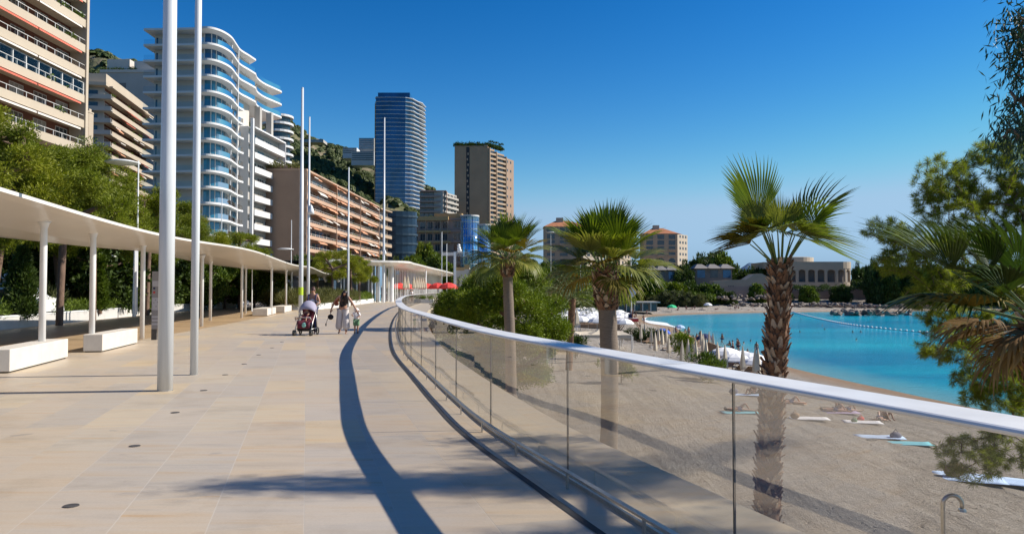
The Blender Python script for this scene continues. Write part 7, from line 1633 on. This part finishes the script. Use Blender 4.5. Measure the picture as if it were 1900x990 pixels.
# loungers and timber screens among the closed parasols
def lounger(px, Z, rz, lab, src=None):
    x = PX(px, Z); z = bz(x, Z)
    if src: return dup(src, (x, Z, z), R(rz), lab)
    o = thing('sun_lounger', lab, 'sun lounger', (x, Z, z), R(rz), 'sun loungers'); mb = MB(); mb.box(-.33, .33, -.9, .35, .30, .36); mb.build('seat', M['wood'], o)
    mb = MB(); mb.add([(-.33, .35, .30), (.33, .35, .30), (.33, .95, .68), (-.33, .95, .68), (-.33, .35, .36), (.33, .35, .36), (.33, .93, .74), (-.33, .93, .74)], [(0, 1, 2, 3), (4, 7, 6, 5), (0, 4, 5, 1), (2, 6, 7, 3), (1, 5, 6, 2), (0, 3, 7, 4)]); mb.build('backrest', M['wood'], o)
    for a in (-.3, .3):
        for b in (-.8, .5): mb = MB(); mb.box(a - .03, a + .03, b - .03, b + .03, 0, .3); mb.build('leg', M['wood'], o)
    return o
lg = lounger(1345, 66, -60, 'timber sun lounger under the leftmost open white parasol'); KIDS.clear()
for k, (px, Z) in enumerate(((1362, 63), (1378, 61), (1330, 70), (1392, 60), (1296, 78), (1318, 74), (1240, 88), (1275, 80), (1215, 92), (1200, 98))): lounger(px, Z, -60 + k * 3, ('timber sun lounger under the open white parasols' if k in (0, 1, 3) else 'timber sun lounger standing among the closed cream parasols'), lg)
for px, Z, w, rz, m_, lab in ((1187, 104, 4.2, 4, 'leaf_dark', 'dark green hedge box at the left of the closed parasols'), (1207, 100, 3.6, 4, 'leaf_dark', 'dark green hedge box behind the closed parasols')):
    o = thing('hedge', lab, 'hedge', (PX(px, Z), Z, bz(PX(px, Z), Z)), R(rz)); g = np.random.default_rng(px); C = np.stack([g.uniform(-w / 2, w / 2, 60), g.uniform(-.5, .5, 60), g.uniform(.2, 1.5, 60)], 1); V = clumps(C, .35, 60, .22, .04, g); obj('foliage', npmesh('foliage', V, quads(V), M[m_]), o); mb = MB(); mb.box(-w / 2, w / 2, -.4, .4, 0, .5); mb.build('trough', M['wood'], o)
for px, Z, h, m_, lab in ((1266, 70, 2.6, 'leaf_bright', 'yellow-green leafy plant among the closed parasols'), (1305, 56, 1.6, 'leaf_mid', 'green shrub just above the handrail among the parasols'), (1318, 54, 1.3, 'leaf_mid', 'low green shrub right of the parasol rows'), (1152, 52, 1.6, 'leaf_mid', 'spiky green plant beside the middle palm trunk'), (1068, 70, 1.8, 'leaf_dark', 'dark green plant under the cream shade tent')):
    g = np.random.default_rng(px); x = PX(px, Z); o = thing('shrub', lab, 'shrub', (x, Z, bz(x, Z))); C = np.stack([g.normal(0, .4, 26), g.normal(0, .3, 26), g.uniform(.3, 1, 26) * h], 1); V = clumps(C, .4, 50, .35, .04, g, 1.0); obj('foliage', npmesh('foliage', V, quads(V), M[m_]), o); mb = MB(); mb.tube([(0, 0, 0), (0, 0, h * .8)], .04, 5); mb.build('stem', M['bark'], o)
o = thing('timber_ramp', 'brown sloping timber windbreak left of the open white parasols', 'windbreak', (PX(1312, 74), 74, bz(PX(1312, 74), 74)), R(-35)); mb = MB()
mb.add([(0, 0, 0), (4.5, 0, 0), (4.5, 0, .5), (0, 0, 2.0), (0, .1, 0), (4.5, .1, 0), (4.5, .1, .5), (0, .1, 2.0)], [(0, 1, 2, 3), (7, 6, 5, 4), (3, 2, 6, 7), (0, 3, 7, 4), (1, 5, 6, 2)]); mb.build('boards', M['wood'], o); mb = MB(); mb.box(-.05, .05, .1, .2, 0, 2.1); mb.box(4.4, 4.5, .1, .2, 0, .7); mb.build('stakes', M['bark'], o)
# beach goers
gg = 'people on the beach'
for k, (kd, px, py, rz, lab) in enumerate([('stand', 1195, 600, 40, 'person standing on wet sand near the foam'), ('sit', 1190, 618, -40, 'person sitting left of the sand near the red platform'), ('sit', 1197, 615, -50, 'person sitting in the row below the foam, second'), ('lie', 1210, 616, 60, 'person lying in the row below the foam'), ('sit', 1222, 618, -30, 'person sitting in a yellow patch below the foam'), ('lie', 1232, 619, 80, 'person lying behind the royal blue parasol'), ('sit', 1241, 618, -60, 'person sitting behind the pink towels'),
        ('walk', 1370, 655, -60, 'person stepping into the water left of the shaggy palm'), ('sit', 1287, 632, -70, 'person in blue sitting at the waterline'), ('stand', 1404, 660, 0, 'person standing beside the shaggy palm trunk at the waterline'), ('walk', 1200, 585, 20, 'person walking at the corner of the bay'), ('stand', 1213, 572, 0, 'person in dark clothes on the far sand, left'), ('walk', 1217, 573, 90, 'second person in dark clothes on the far sand, left'),
        ('sit', 1240, 573, 0, 'person sitting beside the green parasol'), ('walk', 1259, 576, 30, 'person walking right of the green parasol'), ('sit', 1274, 573, 0, 'person sitting on the far beach, centre left'), ('lie', 1280, 574, 80, 'person lying on the far beach, centre'), ('sit', 1284, 573, 60, 'person sitting on the far beach, centre'), ('lie', 1302, 573, 80, 'person lying on the far beach, right of centre'), ('lie', 1330, 573, 80, 'person lying alone on the far beach'), ('lie', 1354, 573, 80, 'person lying near the right of the far beach'), ('sit', 1370, 572, 0, 'person sitting at the right of the far beach'), ('stand', 1397, 572, 0, 'person standing at the right end of the far beach'),
        ('walk', 1180, 592, 0, 'person walking left of the foam'), ('stand', 1174, 588, 0, 'person standing left of the lifeguard mast')]):
    P2(kd, px, py, rz, lab, gg)
rq = random.Random(77); wear = [c_ for c_ in ('sit', 'lie', 'stand', 'walk', 'sit', 'lie')]
for k in range(44):
    if k < 26: u = rq.random(); px = 1185 + u * 215; py = 607 + u * 52 + rq.uniform(0, 16)
    elif k < 34: px = rq.uniform(1145, 1200); py = rq.uniform(586, 606)
    else: px = rq.uniform(1205, 1415); py = rq.uniform(571, 576)
    kd = rq.choice(wear); vb = {'sit': 'sitting', 'lie': 'lying', 'stand': 'standing', 'walk': 'walking'}[kd]
    where = ('among the sunbathers along the waterline behind the cream parasols' if k < 26 else 'on the sand around the lifeguard mast' if k < 34 else 'on the far side of the beach')
    P2(kd, px, py, rq.uniform(0, 360), 'small figure %s %s' % (vb, where), 'crowd along the waterline')
for k, (px, py) in enumerate(((1486, 592), (1526, 604), (1582, 616), (1597, 616), (1589, 631), (1484, 616), (1530, 611), (1380, 637), (1393, 633))):
    q = G(px, py, SEA); dup(pro['stand'], (q.x, q.y, SEA - 1.38), k, 'one of the swimmers with only head and shoulders above the water', 'swimmers')
dup(pro['shirt'], (PX(762, 111), 111, 0), R(-20), 'second person in a white shirt at the railing bend by the pavilion'); dup(pro['shirt'], (PX(838, 122), 122, 0), R(-20), 'person in white behind the far railing under the red parasols')

# ------------------------------------------------------------------ rocks, buoys
def rock_mesh(seed):
    bm = bmesh.new(); bmesh.ops.create_icosphere(bm, subdivisions=2, radius=1)
    for v in bm.verts: n = mnoise.noise(v.co * 1.3 + Vector((seed * 7, 0, 0))); v.co *= 0.8 + .45 * n; v.co = Vector((round(v.co.x * 3.2) / 3.2 * .5 + v.co.x * .5, v.co.y, round(v.co.z * 3) / 3 * .5 + v.co.z * .5))
    me = bpy.data.meshes.new('rock'); bm.to_mesh(me); bm.free(); me.materials.append(M['rock']); return me
rm = [rock_mesh(i) for i in range(4)]; rr = random.Random(9)
def rocks(n, f, lab, grp, lo, hi, big):
    for i in range(n):
        p, s = f(i); o = obj('rock', rr.choice(rm)); o.location = p; o.scale = (s * rr.uniform(.9, 1.5), s * rr.uniform(.8, 1.2), s * rr.uniform(.55, .85)); o.rotation_euler = (rr.uniform(-.3, .3), rr.uniform(-.3, .3), rr.uniform(0, 6)); q_ = p[0] / p[1] * F + 950; n_ = min(4, int((q_ - lo) / (hi - lo) * 5)); tag(o, ('large ' if s > big else 'small ') + lab + ', ' + ('left end', 'left of middle', 'middle', 'right of middle', 'right end')[n_], 'rock', grp)
def f1(i): Z = rr.uniform(228, 240); px = 1538 + 150 * rr.random(); return (PX(px, Z), Z, SEA + rr.uniform(0.1, 1.3)), rr.uniform(.7, 1.3)
rocks(75, f1, 'boulder of the groyne in the water', 'boulders of the rock groyne', 1538, 1688, 1.0)
def f2(i): px = 1350 + 360 * rr.random(); Z = 286 + rr.random() * 5; return (PX(px, Z), Z, bz(PX(px, Z), Z) + rr.uniform(.2, 1.5)), rr.uniform(.5, 1.1)
rocks(110, f2, 'pale rock along the foot of the far sea wall', 'rocks at the far sea wall', 1350, 1710, .8)
def f3r(i): px = 1330 + 100 * rr.random(); Z = 292 + rr.random() * 8; return (PX(px, Z), Z, W(px, 548, Z).z + rr.uniform(-2, 0)), rr.uniform(.6, 1.3)
rocks(50, f3r, 'rock on the bank below the ramped beige wall', 'rocks below the ramped wall', 1330, 1430, .95)
bl = [G(1468, 578, SEA), G(1500, 587, SEA), G(1560, 600, SEA), G(1640, 610, SEA), G(1730, 618, SEA), G(1800, 621, SEA)]
cv = crom([(p.x, p.y, SEA + .04) for p in bl], 10); o = thing('buoy_line', 'long line of small white floats crossing the bay behind the right palm', 'buoy line', tuple(cv[0])); mb = MB(); mb.tube([p - cv[0] for p in cv], .05, 5); mb.build('rope', M['frame'], o)
cs_ = cum(cv)[-1]; fl = MB().ball((0, 0, 0), (.27, .19, .19), 8, 6).mesh('float', M['float'], True)
for p in resample(cv, cs_ / 76): q = bpy.data.objects.new('float', fl); link(q, o); q.location = p - cv[0] + Vector((0, 0, .1))
a, b = G(1478, 578, SEA), G(1530, 577.5, SEA); o = thing('buoy_line', 'short line of white floats at the far jetty', 'buoy line', tuple(a)); mb = MB(); mb.tube([(0, 0, 0), tuple(b - a)], .05, 5); mb.build('rope', M['frame'], o)
for k in range(22): q = bpy.data.objects.new('float', fl); link(q, o); q.location = (b - a) * (k / 21) + Vector((0, 0, .1))
# parked white car glimpsed behind the planter at far left
o = thing('parked_car', 'white car roof glimpsed over the planter shrubs at far left', 'car', (PX(22, 36), 36, 0.2), R(5))
mb = MB(); pr = [(-1.9, .4), (-1.95, .9), (-1.3, 1.05), (-.8, 1.5), (.7, 1.55), (1.3, 1.1), (1.95, .95), (2.0, .4)]; m = len(pr)
mb.add([(x, -.85, z) for x, z in pr] + [(x, .85, z) for x, z in pr], [tuple(range(m)), tuple(range(2 * m - 1, m - 1, -1))] + [(i, i + m, (i + 1) % m + m, (i + 1) % m) for i in range(m)]); mb.build('body', M['white'], o, bevel=.05)
mb = MB(); mb.add([(-1.15, -.87, 1.05), (-.75, -.87, 1.42), (.65, -.87, 1.46), (1.15, -.87, 1.08)], [(0, 3, 2, 1)]); mb.build('window', M['win'], o)
for x in (-1.25, 1.25):
    for y in (-.75, .75): mb = MB(); mb.tube([(x, y - .1, .33), (x, y + .1, .33)], .33, 14); mb.build('wheel', M['rubber'], o)
# planter box with greenery on the outer ledge at the bend
p = Vector((PX(787, 96), 96, 0)); o = thing('ledge_planter', 'low white planter with small plants on the outer side of the railing bend', 'planter', tuple(p)); mb = MB(); mb.box(-1.2, 1.2, -.3, .3, 0, .5); mb.build('box', M['planter'], o); g = np.random.default_rng(1); C = np.stack([g.uniform(-1.1, 1.1, 16), g.uniform(-.2, .2, 16), g.uniform(.5, .8, 16)], 1); V = clumps(C, .2, 40, .16, .03, g); obj('plants', npmesh('plants', V, quads(V), M['leaf_mid']), o)
